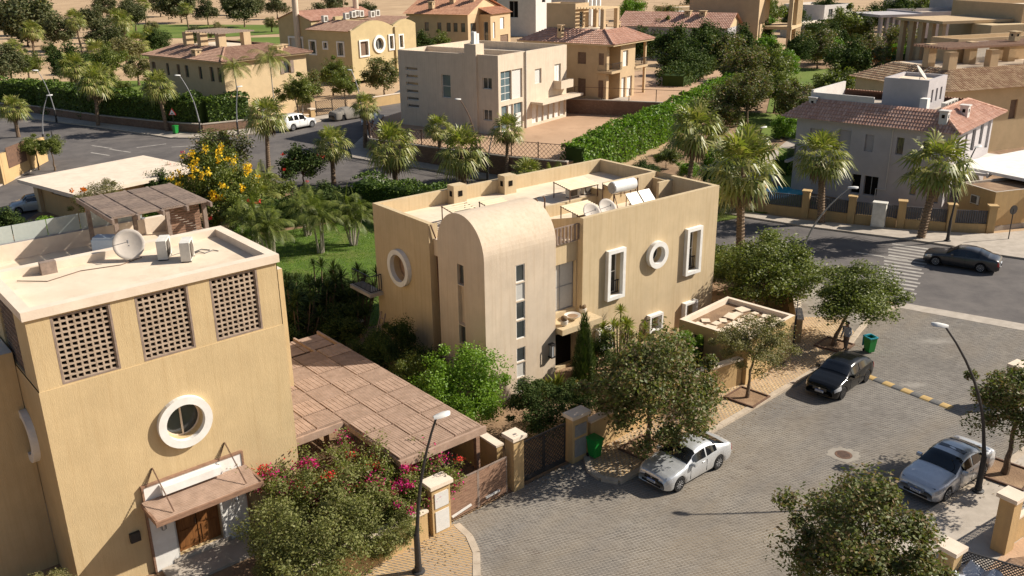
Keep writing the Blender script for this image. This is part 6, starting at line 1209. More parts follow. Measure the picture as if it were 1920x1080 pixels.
for i, (x, y, h, s, lb) in enumerate(FP): fan_palm(x, y, h, lb, s, i, thick=.8 if i == 9 else 1.0+.35*(i in (11, 12, 13)))
GP = [(-94.7, 207.4, 7.2, 'tall golf course palm in the middle of the sand'), (-96.1, 188.6, 6.2, 'golf course palm next to the huge dark tree'), (-88, 214, 6.2, 'golf course palm right of the spreading dark tree'), (-109, 284, 6.8, 'golf course palm near the second fairway strip'), (-90, 265, 6.4, 'golf course palm below the large dark tree'), (-83, 217, 2.4, 'squat golf course palm left of the cream roof'), (-77, 194, 3.2, 'short golf course palm just above the cream roof corner'), (-93.7, 177, 3.6, 'short golf course palm near the left edge'), (-123.9, 253, 8.0, 'thin tall golf course palm with a pale trunk'), (-91.5, 224, 5.2, 'golf course palm behind the paired palms'), (-98, 235, 6.0, 'golf course palm at the top of the sand slope'), (-66, 141, 4.2, 'palm among the shrubs behind the roadside hedge'), (-59, 133, 3.4, 'low palm behind the left part of the roadside hedge'), (-26, 170, 4.4, 'small palm beside the mustard villa gable'), (-30, 196, 4.0, 'palm on the fairway between two villas'), (-75, 170, 3.4, 'palm left of the big-leaved green trees')]
for i, (x, y, h, lb) in enumerate(GP): fan_palm(x, y, h, lb, 1.75, i, group='palms on the golf course side')
def feather(n, L0, seed, droop=1.0, up=60, leafl=.5, w=.03):
    rng = random.Random(seed); mb = MB()
    for k in range(n):
        az = k*2.399+rng.uniform(-.2, .2); el = R(up-(up+5)*(k/n)+rng.uniform(-8, 8)); p = Vector((0, 0, 0)); d = Vector((math.cos(az)*math.cos(el), math.sin(az)*math.cos(el), math.sin(el))); sd = Vector((-math.sin(az), math.cos(az), 0)); seg = 9; L_ = L0*rng.uniform(.8, 1.1)
        for i in range(seg):
            q = p+d*L_/seg; mb.add([p-sd*.02, p+sd*.02, q+sd*.015, q-sd*.015], [(0, 1, 2, 3)]); ll = leafl*math.sin(math.pi*(i+.8)/(seg+1))+.08
            for e in (-1, 1):
                for s_ in (.2, .7):
                    b = p.lerp(q, s_); tip = b+(sd*e*.8+d*.55).normalized()*ll+Vector((0, 0, -ll*.45*droop)); wv = d*w*2; mb.add([b-wv*.5, b+wv*.5, tip], [(0, 1, 2)])
            p = q; d = (d+Vector((0, 0, -.17*droop))).normalized()
    return mb
FE = {}
for k, a in {'queen': (22, 2.6, 5, 1.35, 70, .85, .035), 'areca': (11, 1.9, 6, 1.2, 82, .55, .035), 'cycad': (26, 1.2, 8, .8, 75, .25, .02)}.items():
    FE[k] = feather(*a).mesh('fronds'); FE[k].materials.append(M['palm_leaf'])
FE['areca_dark'] = FE['areca'].copy(); FE['areca_dark'].materials[0] = M['leaf_green']
def clump_palm(x, y, label, stems, h, s, key='areca_dark', group='clumped garden palms', cat='palm', name='garden_palm', spread=.9):
    rng = random.Random(int(abs(x*31+y*17))); t = thing(name, label, cat, (x, y, T(x, y)), 0, group)
    for i in range(stems):
        a = i*6.28/stems+rng.uniform(-.3, .3); tip = Vector((math.cos(a)*spread*rng.uniform(.4, 1), math.sin(a)*spread*rng.uniform(.4, 1), h*rng.uniform(.8, 1.15))); b = Vector((math.cos(a)*.2, math.sin(a)*.2, 0)); obj('stem', MB().tube([b, b.lerp(tip, .5)+Vector((0, 0, .1)), tip], [.09, .07, .05], 6), 'concrete', t)
        o = obj('fronds', FE[key], None, t); o.location = tip; o.scale = (s, s, s); o.rotation_euler = (0, 0, rng.uniform(0, 6))
    return t
clump_palm(-33.4, 112.2, 'drooping feather palm at the lit corner of the cream villa', 1, 7.2, 1.0, 'queen', 'feather palms by the cream villa', spread=.2); clump_palm(-29.6, 114.4, 'full feather palm right of the cream villa corner', 1, 7.0, 1.15, 'queen', 'feather palms by the cream villa', spread=.2); clump_palm(-27, 117.8, 'lower feather palm before the shuttered cream window', 2, 3.6, 1.0, 'areca', 'feather palms by the cream villa')
for x, y, n, h, lb in ((-17.4, 62.6, 5, 2.9, 'clump of slender palms with pale stems at the left end of the lawn'), (-14.4, 65.2, 5, 2.7, 'clump of slender palms at the back of the lawn'), (-12.2, 67.0, 5, 2.8, 'clump of slender palms at the lawn back corner near the hedge'), (-19.4, 65.6, 4, 2.8, 'clump of slender palms in the shadow left of the lawn'), (-16.3, 69.6, 4, 2.6, 'clump of slender palms behind the lawn by the road')): clump_palm(x, y, lb, n, h, 1.0)
for x, y, n, h, lb in ((4.0, 79.6, 5, 1.2, 'broad-fronded clump behind the central roof near the slim palm'), (9.3, 71.0, 4, 1.2, 'broad-fronded clump behind the back right parapet'), (-22.8, 80.5, 4, 1.6, 'pale fronds above the lawn palms by the road'), (-21.2, 74.5, 4, 1.8, 'fronds right of the yellow flowering tree'), (-33.0, 62.8, 4, .9, 'low fronds behind the glass balustrade'), (18.6, 74.6, 4, 1.4, 'fronds at the foot of the pool palm')): clump_palm(x, y, lb, n, h, 1.1, 'areca')
def rosette(n, L0, seed, w=.035, droop=.5):
    rng = random.Random(seed); mb = MB()
    for k in range(n):
        az = k*2.399; el = R(85-105*(k/n)+rng.uniform(-8, 8)); d = Vector((math.cos(az)*math.cos(el), math.sin(az)*math.cos(el), math.sin(el))); s = Vector((-math.sin(az), math.cos(az), 0)); L_ = L0*rng.uniform(.8, 1.1); m1 = d*L_*.55; tip = d*L_+Vector((0, 0, -droop*L_*.3)); mb.add([-s*w*.6, s*w*.6, m1+s*w, m1-s*w, tip], [(0, 1, 2, 3), (3, 2, 4)])
    return mb
RO_ = {}
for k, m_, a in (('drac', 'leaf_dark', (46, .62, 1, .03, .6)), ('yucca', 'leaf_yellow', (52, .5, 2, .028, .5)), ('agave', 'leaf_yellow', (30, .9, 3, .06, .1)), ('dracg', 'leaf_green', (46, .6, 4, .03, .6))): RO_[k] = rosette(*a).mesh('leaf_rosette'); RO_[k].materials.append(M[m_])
def rosettes(name, label, x, y, n, hs, spread, key, group=None, s=1.0):
    rng = random.Random(int(abs(x*13+y*7))); t = thing(name, label, 'plant', (x, y, T(x, y)), 0, group)
    for i in range(n):
        a, r = rng.uniform(0, 6.28), spread*math.sqrt(rng.random()); tip = Vector((math.cos(a)*r, math.sin(a)*r, rng.uniform(*hs)))
        if tip.z > .3: obj('stem', MB().tube([(tip.x*.4, tip.y*.4, 0), tip*.6+Vector((tip.x*.2, tip.y*.2, 0)), tip], [.06, .045, .035], 5), 'trunk', t)
        o = obj('leaf_rosette', RO_[key], None, t); o.location = tip; o.rotation_euler = (rng.uniform(-.2, .2), rng.uniform(-.2, .2), rng.uniform(0, 6)); q = s*rng.uniform(.8, 1.2); o.scale = (q, q, q)
    return t
rosettes('yucca', 'cluster of yucca heads in front of the central villa', 5.7, 44.1, 15, (1.6, 3.1), 1.5, 'yucca'); rosettes('agave', 'spiky agave beside the tower entrance', 2.0, 41.3, 3, (.15, .4), .4, 'agave')
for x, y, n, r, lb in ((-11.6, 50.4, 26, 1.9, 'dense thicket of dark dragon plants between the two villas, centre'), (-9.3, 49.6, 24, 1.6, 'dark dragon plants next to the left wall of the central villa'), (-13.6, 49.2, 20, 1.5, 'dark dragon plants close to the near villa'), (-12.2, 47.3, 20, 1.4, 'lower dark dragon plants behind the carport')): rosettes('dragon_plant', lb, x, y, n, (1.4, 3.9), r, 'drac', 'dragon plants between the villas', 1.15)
rosettes('dragon_plant', 'yellowish dragon plants touching the near roof corner', -14.6, 50.6, 12, (2.0, 3.6), 1.0, 'yucca', None, 1.1)
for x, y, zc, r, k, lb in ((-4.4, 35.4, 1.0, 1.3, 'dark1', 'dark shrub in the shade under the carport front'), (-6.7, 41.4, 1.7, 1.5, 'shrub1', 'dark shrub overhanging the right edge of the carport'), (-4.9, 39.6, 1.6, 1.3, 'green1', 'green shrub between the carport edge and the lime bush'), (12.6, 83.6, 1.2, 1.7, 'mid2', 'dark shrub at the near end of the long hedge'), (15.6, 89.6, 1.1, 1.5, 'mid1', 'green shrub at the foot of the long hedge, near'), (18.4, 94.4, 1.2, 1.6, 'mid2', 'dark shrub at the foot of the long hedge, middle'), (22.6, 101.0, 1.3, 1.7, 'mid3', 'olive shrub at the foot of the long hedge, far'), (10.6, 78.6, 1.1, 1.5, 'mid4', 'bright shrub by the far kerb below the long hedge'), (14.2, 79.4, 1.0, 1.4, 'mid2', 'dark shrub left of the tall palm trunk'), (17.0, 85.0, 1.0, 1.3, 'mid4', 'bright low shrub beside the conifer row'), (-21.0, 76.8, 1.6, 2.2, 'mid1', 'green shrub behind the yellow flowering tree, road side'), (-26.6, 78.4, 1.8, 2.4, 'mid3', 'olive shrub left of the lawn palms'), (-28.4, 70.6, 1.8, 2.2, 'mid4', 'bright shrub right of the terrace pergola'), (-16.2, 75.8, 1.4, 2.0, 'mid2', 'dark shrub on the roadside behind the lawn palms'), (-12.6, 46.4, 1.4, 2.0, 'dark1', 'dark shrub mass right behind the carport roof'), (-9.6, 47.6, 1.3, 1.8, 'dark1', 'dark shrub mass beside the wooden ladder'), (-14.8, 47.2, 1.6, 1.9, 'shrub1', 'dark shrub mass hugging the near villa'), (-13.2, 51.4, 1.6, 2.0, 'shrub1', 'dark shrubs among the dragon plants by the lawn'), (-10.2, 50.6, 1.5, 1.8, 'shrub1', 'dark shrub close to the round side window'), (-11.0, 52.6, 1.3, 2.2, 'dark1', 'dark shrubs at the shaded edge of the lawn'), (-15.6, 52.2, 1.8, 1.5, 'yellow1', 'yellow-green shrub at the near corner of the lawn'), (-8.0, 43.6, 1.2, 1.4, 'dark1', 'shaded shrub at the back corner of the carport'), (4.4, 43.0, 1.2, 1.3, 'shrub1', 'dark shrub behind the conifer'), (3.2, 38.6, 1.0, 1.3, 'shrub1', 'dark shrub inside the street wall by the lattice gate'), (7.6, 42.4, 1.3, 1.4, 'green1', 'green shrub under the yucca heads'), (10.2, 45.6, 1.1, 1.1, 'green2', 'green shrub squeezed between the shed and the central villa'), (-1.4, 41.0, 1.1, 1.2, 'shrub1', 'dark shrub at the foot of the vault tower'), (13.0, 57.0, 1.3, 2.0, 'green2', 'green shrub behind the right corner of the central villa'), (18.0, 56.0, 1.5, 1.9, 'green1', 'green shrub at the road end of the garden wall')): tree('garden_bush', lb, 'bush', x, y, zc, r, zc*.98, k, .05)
bn = thing('banana_plant', 'broad-leaved banana plant beside the flat garage roof', 'plant', (-33.6, 82.4, .4)); rng = random.Random(2)
for i in range(9):
    a = i*.75; m_ = MB(); L_ = rng.uniform(1.4, 2.2); d = Vector((math.cos(a), math.sin(a), 0)); s = Vector((-d.y, d.x, 0)); prev = None
    for j in range(7): u = j/6; c = Vector((0, 0, 1.2))+d*(.15+1.0*u*L_*.5)+Vector((0, 0, L_*(1.25*u-.75*u*u))); w = .32*math.sin(math.pi*(.12+.86*u)); cur = (c-s*w+Vector((0, 0, .06)), c, c+s*w+Vector((0, 0, .06))); prev and (m_.quad(prev[0], prev[1], cur[1], cur[0]), m_.quad(prev[1], prev[2], cur[2], cur[1])); prev = cur
    obj('leaf', m_, 'leaf_hedge', bn)
obj('stem', MB().tube([(0, 0, 0), (0, 0, 1.3)], [.14, .08], 8), 'leaf_green', bn)
# conifer by the entrance
cy = thing('cypress', 'dark conical conifer beside the entrance canopy', 'tree', (3.55, 41.2, 0)); m_ = MB(); rng = random.Random(9)
for i in range(5200): z = 4.4*(1-math.sqrt(rng.random()))*1.0+.1; r0 = .85*(1-z/4.6)**.7*(.85+.3*noise.noise(Vector((z*1.3, i % 7, 0)))); a = rng.uniform(0, 6.28); r = r0*rng.uniform(.55, 1.05); b = Vector((math.cos(a)*r, math.sin(a)*r, z)); tip = b+Vector((math.cos(a)*.1, math.sin(a)*.1, .26)); s = Vector((-math.sin(a), math.cos(a), 0))*.025; m_.add([b-s, b+s, tip], [(0, 1, 2)])
obj('foliage', m_, 'leaf_dark', cy); obj('trunk', MB().tube([(0, 0, 0), (0, 0, 3.8)], [.1, .03], 6), 'trunk', cy)
# hedges
def hedge(label, pts, h, w, n, leaf, mat, z0=None, seed=0, round_=.25, name='hedge', group=None):
    rng = random.Random(seed); t = thing(name, label, 'hedge', (pts[0][0], pts[0][1], T(*pts[0]) if z0 is None else z0), 0, group); o0 = Vector((pts[0][0], pts[0][1], 0)); mb = MB(); core = MB(); segs = []
    for a, b in zip(pts[:-1], pts[1:]): segs.append((Vector((*a, 0))-o0, Vector((*b, 0))-o0))
    tot = sum((b-a).length for a, b in segs); base = T(*pts[0]) if z0 is None else z0
    for a, b in segs:
        d = (b-a).normalized(); s = Vector((-d.y, d.x, 0)); ln = (b-a).length
        za, zb = (T(*(a+o0)[:2])-base, T(*(b+o0)[:2])-base) if z0 is None else (0, 0)
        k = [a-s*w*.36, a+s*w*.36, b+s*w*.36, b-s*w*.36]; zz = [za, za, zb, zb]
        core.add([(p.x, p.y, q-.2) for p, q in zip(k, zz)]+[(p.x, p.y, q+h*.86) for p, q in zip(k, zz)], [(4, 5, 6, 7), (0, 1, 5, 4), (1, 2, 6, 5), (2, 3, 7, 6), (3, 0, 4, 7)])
        for i in range(int(n*ln/tot)):
            u = rng.uniform(-.02, 1.02); f = rng.random(); bump_ = .2*noise.noise(Vector(((a+d*ln*u).x*.6+seed, (a+d*ln*u).y*.6, 0)))*2+.07*noise.noise(Vector(((a+d*ln*u).x*2+seed, (a+d*ln*u).y*2, 3)))
            if f < .4: v, z, nn = rng.uniform(-.5, .5), h*(.95+bump_*.5)+abs(rng.gauss(0, .12)), Vector((0, 0, 1))
            else: sg_ = 1 if f < .7 else -1; v = sg_*(.48+bump_*.35)+rng.gauss(0, .03); z = rng.uniform(.0, h*.97); nn = s*sg_
            if abs(v) > .5-round_*.5*(z/h > .85): z -= .1
            q = a+d*ln*u+s*v*w; q.z = za+(zb-za)*u+z; leaf_quads(mb, q, nn, leaf, rng)
    obj('dark_core', core, 'leaf_dark', t); obj('foliage', mb, mat, t); return t  # solid dark box added inside the leaves to block the view through
hedge('long bright green clipped hedge along the right side of the raised plots', [(6.0, 85.6), (9.0, 90.2), (14.8, 98.6), (21.6, 109.5), (31.5, 128)], 3.6, 2.6, 26000, .3, 'leaf_hedge', None, 1)
hedge('tall dark hedge along the main road before the cream villa', [(-74, 130.2), (-63.6, 124.8), (-51.2, 116.6), (-41.0, 111.2), (-36.5, 109.4), (-32.4, 112.4)], 4.1, 2.6, 17000, .34, 'leaf_hedge2', None, 2); hedge('dark hedge closing the lawn toward the main road', [(-13, 76.3), (-8, 73.4), (-2, 69.4), (5, 65.2)], 3.2, 2.4, 11000, .22, 'leaf_hedge2', None, 3); hedge('low hedge between the central villa and the road on the right', [(12.5, 61.3), (17.4, 57.8)], 1.7, 1.3, 3500, .16, 'leaf_green', None, 4)
hedge('dark hedge strip left of the lawn palms', [(-22.5, 70.5), (-17, 73.6), (-12.5, 76.5)], 2.3, 2.0, 5000, .22, 'leaf_dark', None, 5); hedge('dark clipped hedge behind the ochre villa at the right', [(53, 118), (70, 126)], 3.0, 3, 5000, .34, 'leaf_dark', None, 6); hedge('dark clipped hedge before the fin-columned houses', [(62, 150), (74, 158)], 3.2, 3, 5000, .34, 'leaf_dark', None, 7); hedge('low hedge strip beside the grey villa on its garden side', [(26.2, 86.5), (30.2, 91.2)], 1.6, 1.6, 3000, .2, 'leaf_bright', None, 8)
hedge('upright conifer row beside the blue pool', [(17.5, 79.5), (21.2, 82.8)], 2.6, 1.0, 3500, .2, 'leaf_bright', None, 9); hedge('dark ivy mass on the far bank at the top right', [(66, 205), (84, 222)], 4.5, 4, 5000, .45, 'leaf_dark', None, 10); hedge('dark leafy screen along the sandy beige plot', [(22, 124), (29, 140), (33, 156)], 4.6, 4, 8000, .4, 'leaf_dark', None, 11)
pool = obj('swimming_pool', MB().box(-2.6, 2.6, -1.6, 1.6, -.02, .12).box(-2.4, 2.4, -1.4, 1.4, .121, .13), 'pool_water'); pool.location = (24.2, 80.4, T(24, 80)); pool.rotation_euler = (0, 0, .5); tag(pool, 'small blue swimming pool behind the largest fan palm', 'pool')
# tree pits and ground litter
for x, y, s in ((11.65, 40.5, .75), (18.1, 46.7, .75), (20.8, 33.2, .9), (5.9, 35.6, .8)):
    pit = thing('tree_pit', 'square planting pit of bare soil round the %s' % {11.65: 'thin dry street tree', 18.1: 'leaning street tree', 20.8: 'street tree at the right edge', 5.9: 'big rusty street tree'}[x], 'tree pit', (x, y, .12), 45); obj('soil', MB().box(-s, s, -s, s, 0, .03), 'dirt', pit)
    for a, b, c, d in ((-s-.08, s+.08, -s-.08, -s), (-s-.08, s+.08, s, s+.08), (-s-.08, -s, -s, s), (s, s+.08, -s, s)): obj('edging', MB().box(a, b, c, d, 0, .09), 'rust_metal', pit)
gr = MB(); rng = random.Random(77)
for i in range(26000):
    x, y = rng.uniform(-21, 0), rng.uniform(50.5, 74)
    if not inside(x, y, [(-20, 58), (-14, 53.5), (-8.5, 50.5), (0, 57), (-4, 68), (-13, 74), (-21, 69.5)]): continue
    h = rng.uniform(.04, .1); a = rng.uniform(0, 6.28); z = T(x, y)+.06; gr.add([(x-.03*math.cos(a), y-.03*math.sin(a), z), (x+.03*math.cos(a), y+.03*math.sin(a), z), (x+rng.gauss(0, .03), y+rng.gauss(0, .03), z+h)], [(0, 1, 2)])
go = obj('grass_blades', gr, 'leaf_bright'); go['kind'] = 'stuff'; go['label'] = 'short green grass of the back lawn'; go['category'] = 'grass'
# ------------------------------------------------------------------ vehicles
def interp(tab, t):
    for (a, va), (b, vb) in zip(tab[:-1], tab[1:]):
        if t <= b: u = (t-a)/(b-a) if b > a else 0; u = u*u*(3-2*u)*.35+u*.65; return va+(vb-va)*u
    return tab[-1][1]
CARS = {
 'sedan': dict(L=4.87, W=.925, wf=.175, wr=.765, R=.335, top=[(0, .58), (.015, .74), (.05, .83), (.16, .92), (.295, 1.0), (.36, 1.17), (.43, 1.38), (.52, 1.455), (.63, 1.455), (.72, 1.38), (.80, 1.22), (.87, 1.10), (.95, 1.06), (.985, .93), (1, .62)], belt=[(0, .5), (.295, .91), (.5, .94), (.87, 1.0), (1, .6)], ws=(.295, .445), rw=(.70, .868), sd=((.395, .55), (.563, .735))),
 'coupe': dict(L=4.42, W=.90, wf=.175, wr=.765, R=.33, top=[(0, .58), (.015, .73), (.05, .82), (.16, .92), (.27, .99), (.36, 1.19), (.42, 1.38), (.52, 1.44), (.63, 1.43), (.73, 1.33), (.81, 1.18), (.88, 1.07), (.95, 1.03), (.985, .92), (1, .6)], belt=[(0, .5), (.27, .89), (.5, .93), (.88, 1.0), (1, .6)], ws=(.27, .43), rw=(.70, .875), sd=((.375, .565), (.58, .735))),
 'hatch': dict(L=4.37, W=.90, wf=.18, wr=.79, R=.335, top=[(0, .58), (.015, .75), (.05, .85), (.17, .95), (.27, 1.02), (.35, 1.21), (.43, 1.40), (.54, 1.46), (.70, 1.43), (.82, 1.33), (.88, 1.22), (.96, 1.0), (.985, .86), (1, .6)], belt=[(0, .5), (.27, .92), (.6, .98), (.88, 1.05), (1, .6)], ws=(.275, .44), rw=(.84, .955), sd=((.39, .56), (.575, .76))),
 'suv': dict(L=4.95, W=.985, wf=.17, wr=.76, R=.40, top=[(0, .62), (.012, .86), (.05, 1.06), (.16, 1.14), (.265, 1.2), (.34, 1.55), (.40, 1.80), (.50, 1.90), (.75, 1.91), (.90, 1.86), (.95, 1.65), (.985, 1.2), (1, .75)], belt=[(0, .6), (.265, 1.14), (.6, 1.18), (.95, 1.22), (1, .7)], ws=(.27, .40), rw=(.905, .965), sd=((.365, .545), (.56, .70), (.715, .88)), clear=.3),
 'mini': dict(L=3.8, W=.86, wf=.18, wr=.80, R=.31, top=[(0, .5), (.02, .72), (.07, .84), (.2, .94), (.27, 1.0), (.33, 1.22), (.39, 1.38), (.6, 1.41), (.86, 1.37), (.93, 1.15), (.985, .9), (1, .6)], belt=[(0, .5), (.27, .95), (.6, .97), (.93, 1.0), (1, .6)], ws=(.275, .39), rw=(.87, .95), sd=((.35, .60), (.615, .85))),
}
def wheel_meshes():
    ty = MB().lathe([(.66, -.36), (.94, -.36), (1.0, -.26), (1.0, .26), (.94, .36), (.66, .36)], 24, 'y').mesh('tyre', False); ty.materials.append(M['rubber'])
    rm = MB().lathe([(.10, .30), (.66, .33), (.68, .36), (.62, .36), (.60, .2), (.1, .2)], 24, 'y')
    for k in range(10):
        a = k*math.pi/5; c, s = math.cos(a), math.sin(a); rm.bar((.12*c, .31, .12*s), (.63*c, .345, .63*s), .085, .06)
    rm.lathe([(.13, .3), (.13, .37), (.02, .38)], 12, 'y'); me = rm.mesh('rim'); me.materials.append(M['rim_silver']); return ty, me
TY, RM = wheel_meshes(); RMD = RM.copy(); RMD.materials[0] = M['dark_metal']
def car(kind, label, loc, deg, paint, rim=None, sunroof=False, plate='plate_white', cover=False, name='parked_car', grille='black_gloss', roofmat=None, badge=True):
    q = CARS[kind]; L_, W_ = q['L'], q['W']; t = thing(name, label, 'car', loc, deg); Rw = q['R']; clear = q.get('clear', .2)
    xs = {0, .006, .015, .03, .06, .1, .14, .2, .25, .985, .995, 1}
    for a in (q['wf'], q['wr']):
        for d in (-1.12, -1.08, -.98, -.8, -.5, -.2, .2, .5, .8, .98, 1.08, 1.12): xs.add(a+d*Rw/L_)
    for a in list(q['ws'])+list(q['rw'])+[z for s in q['sd'] for z in s]: xs.add(a)
    for i in range(31): xs.add(i/30)
    xs = sorted(x for x in xs if 0 <= x <= 1); ts = [xs[0]]
    for x in xs[1:]:
        if x-ts[-1] > .004: ts.append(x)
    c0, c1 = q['ws'][0], q['rw'][1]; rows = []
    for tt in ts:
        w = W_*(1-.20*max(0, (.12-tt)/.12)**2-.13*max(0, (tt-.9)/.1)**2); top = interp(q['top'], tt); cab = c0 <= tt <= c1
        belt = interp(q['belt'], tt) if cab else top-.07
        belt = min(belt, top-.04); x = L_/2-tt*L_
        zb = clear+.06*max(0, (.05-tt)/.05)+.10*max(0, (tt-.94)/.06)
        for a in (q['wf'], q['wr']):
            d = abs(tt-a)*L_
            if d < Rw*1.1: zb = max(zb, Rw+math.sqrt((Rw*1.1)**2-d*d))
        hc = min(1, max(0, (top-belt)/.40)); wr_ = w*(.90-.15*hc); z1 = max(.30, zb+.015); z2 = max(min(.58, belt-.16), zb+.04); z3 = max(belt-.09, z2+.01)
        if tt < .02 or tt > .985: w *= .97
        sec = [(w*.94, zb), (w*.985, z1), (w, z2), (w*.985, z3), (w*.94, belt), (wr_+(w*.94-wr_)*.12, top-.10*hc-.02), (wr_*.86, top-.015), (wr_*.45, top+.01), (0, top+.02)]
        rows.append([(x, y, z) for y, z in sec])
    J = len(rows[0]); mb = MB(); full = []
    for r in rows: full.append(r+[(x, -y, z) for x, y, z in r[-2::-1]])
    n = len(full[0]); mb.v = [p for r in full for p in r]
    for i in range(len(full)-1):
        for j in range(n-1): mb.f.append((i*n+j, i*n+j+1, (i+1)*n+j+1, (i+1)*n+j))
    mb.f.append(tuple(range(n))); mb.f.append(tuple((len(full)-1)*n+j for j in range(n))[::-1])
    if cover:
        rng = random.Random(3); mb.v = [(x*1.03+rng.gauss(0, .012), y*1.05+rng.gauss(0, .012), (z if z > .6 else z*.45)*1.02+.03+rng.gauss(0, .014)) for x, y, z in mb.v]; obj('cloth_cover', mb, paint, t, True)
        for sx in (q['wf'], q['wr']):
            for sy in (1, -1): o = obj('wheel', TY, None, t); o.location = (L_/2-sx*L_, sy*W_*.86, Rw); o.scale = (Rw, .2, Rw)
        t['category'] = 'car'; return t
    obj('body', mb, paint, t, True)
    obj('underbody_arch_fill', MB().box(-L_/2+.15, L_/2-.15, -W_*.76, W_*.76, clear-.02, min(.85, interp(q['top'], .02)+.02)), 'rubber', t)  # black box added inside the body to fill the wheel arches with dark
    def patch(nm, ta, tb, j0, j1, mat, side=0, off=.02, shrink=.0, smooth=True, inset=.012):
        idx = [i for i, v in enumerate(ts) if ta-1e-6 <= v <= tb+1e-6]; m_ = MB(); cols = list(range(j0, j1+1))
        if side < 0: cols = [n-1-c for c in cols]
        P_ = [[Vector(full[i][c]) for c in cols] for i in idx]
        ctr = sum((p for r in P_ for p in r), Vector())/(len(P_)*len(cols))
        for r in P_:
            for p in r:
                d = Vector((p.x*.12, p.y, max(.05, (p.z-.55))*1.2)).normalized(); e = (ctr-p); e = e.normalized()*min(e.length, inset) if e.length > 0 else e; p2 = p+d*off+e; m_.v.append(tuple(p2))
        k = len(cols)
        for i in range(len(idx)-1):
            for j in range(k-1): m_.f.append((i*k+j, i*k+j+1, (i+1)*k+j+1, (i+1)*k+j))
        if m_.f: return obj(nm, m_, mat, t, smooth)
    mid = J-1
    patch('windshield', q['ws'][0]+.004, q['ws'][1], 5, n-1-5, 'car_glass', inset=.015); patch('rear_window', q['rw'][0], q['rw'][1]-.006, 5, n-1-5, 'car_glass', inset=.02)
    for s in (1, -1):
        for a, b in q['sd']: patch('side_window', a, b, 4, 5, 'car_glass', s, inset=.025)
        patch('headlight', .014, .125, 2, 4, 'lamp_glass', s, .008); patch('taillight', .955, .997, 2, 4, 'tail_red', s, .01)
        o = obj('mirror', MB().box(-.07, .08, -.1, .1, -.06, .07), paint, t); o.location = (L_/2-(q['ws'][0]+.09)*L_, s*(W_+.06), interp(q['belt'], .4)+.06)
        for sx in (q['wf'], q['wr']):
            wl_ = bpy.data.objects.new('wheel', None); C.objects.link(wl_); wl_.parent = t; wl_.location = (L_/2-sx*L_, s*(W_-.11), Rw); wl_.scale = (Rw, .30 if s > 0 else -.30, Rw)
            obj('tyre', TY, None, wl_); obj('rim', RMD if rim == 'dark' else RM, None, wl_)
        obj('door_handle', MB().box(-.08, .08, -.012, .012, -.015, .015), paint, t).location = (L_/2-.52*L_, s*(W_+.004), interp(q['belt'], .5)-.12)
    for s in (1, -1):
        for tt in [q['sd'][0][0]-.045]+[b+.007 for a, b in q['sd']]:
            if abs(tt-q['wr'])*L_ < Rw*1.15: continue
            xx = L_/2-tt*L_; obj('door_seam', MB().box(xx-.006, xx+.006, min(s*W_*.975, s*(W_+.003)), max(s*W_*.975, s*(W_+.003)), clear+.12, interp(q['belt'], tt)-.1), 'rubber', t)
    if roofmat: patch('roof_panel', q['ws'][1]+.01, q['rw'][0]-.01, 6, n-1-6, roofmat, 0, .008, inset=.01)
    if sunroof: patch('sunroof', q['ws'][1]+.03, q['ws'][1]+.15, 6, n-1-6, 'car_glass', 0, .012, inset=.05)
    f = L_/2; zf = interp(q['top'], .01)
    g = MB().box(f-.06, f+.012, -.36, .36, zf-.2, zf-.04)
    for k in range(4): g.box(f+.012, f+.02, -.35, .35, zf-.19+k*.04, zf-.175+k*.04)
    obj('grille', g, grille, t); obj('bumper_intake', MB().box(f-.05, f+.010, -.5, .5, clear+.09, clear+.2), 'rubber', t)
    pl_ = obj('number_plate', MB().box(f+.0, f+.026, -.22, .22, clear+.2, clear+.34), plate, t); obj('plate_band', MB().box(f+.02, f+.029, -.22, .22, clear+.30, clear+.34), 'plate_blue', pl_); tx = MB()
    for k in range(6): tx.box(f+.026, f+.0285, -.18+k*.062, -.15+k*.062, clear+.22, clear+.28)
    obj('plate_digits', tx, 'rubber', pl_)
    obj('rear_plate', MB().box(-f-.02, -f+.02, -.22, .22, .62, .74), plate, t); obj('badge', MB().lathe([(.055, f-.01), (.055, f+.026), (.03, f+.03)], 12, 'x', (0, 0, zf-.1)), 'chrome', t)
    return t
def heading(dx, dy): return math.degrees(math.atan2(dy, dx))
CZ = .014
def midp(fx, fy, rx, ry, kind, side):
    """car centre from the ground points of its front and rear wheel on the camera side"""
    q = CARS[kind]; d = Vector((fx-rx, fy-ry, 0)).normalized(); n = Vector((-d.y, d.x, 0))*side; f = Vector((fx, fy, 0)); c = f-d*(.5-q['wf'])*q['L']+n*(q['W']-.12); return c, math.degrees(math.atan2(d.y, d.x))
c, a = midp(17.39, 31.41, 19.60, 33.08, 'sedan', -1); car('sedan', 'silver saloon with a dark sunroof parked under the right-hand tree', (c.x, c.y, CZ), a, 'car_silver_blue', sunroof=True, grille='chrome')
c, a = midp(6.77, 32.43, 8.76, 34.13, 'coupe', -1); car('coupe', 'silver coupe parked beneath the big rusty street tree', (c.x, c.y, CZ), a, 'car_silver')
car('hatch', 'black hatchback parked by the kerb near the speed bump', (16.75, 42.0, CZ), heading(-1, -1.0), 'car_black', 'dark')
c, a = midp(30.08, 60.33, 32.33, 58.80, 'sedan', 1)
c, a = Vector((31.5, 60.0, 0)), heading(-2.25, 1.53)
car('sedan', 'dark grey saloon driving past the pedestrian crossing', (c.x+.2, c.y+.4, .004), a, 'car_dark', name='moving_car')
car('suv', 'white four-wheel drive parked at the mouth of the side street', (-25.9, 110.2, T(-26, 110)+.005), heading(2.0, 2.6), 'car_white')
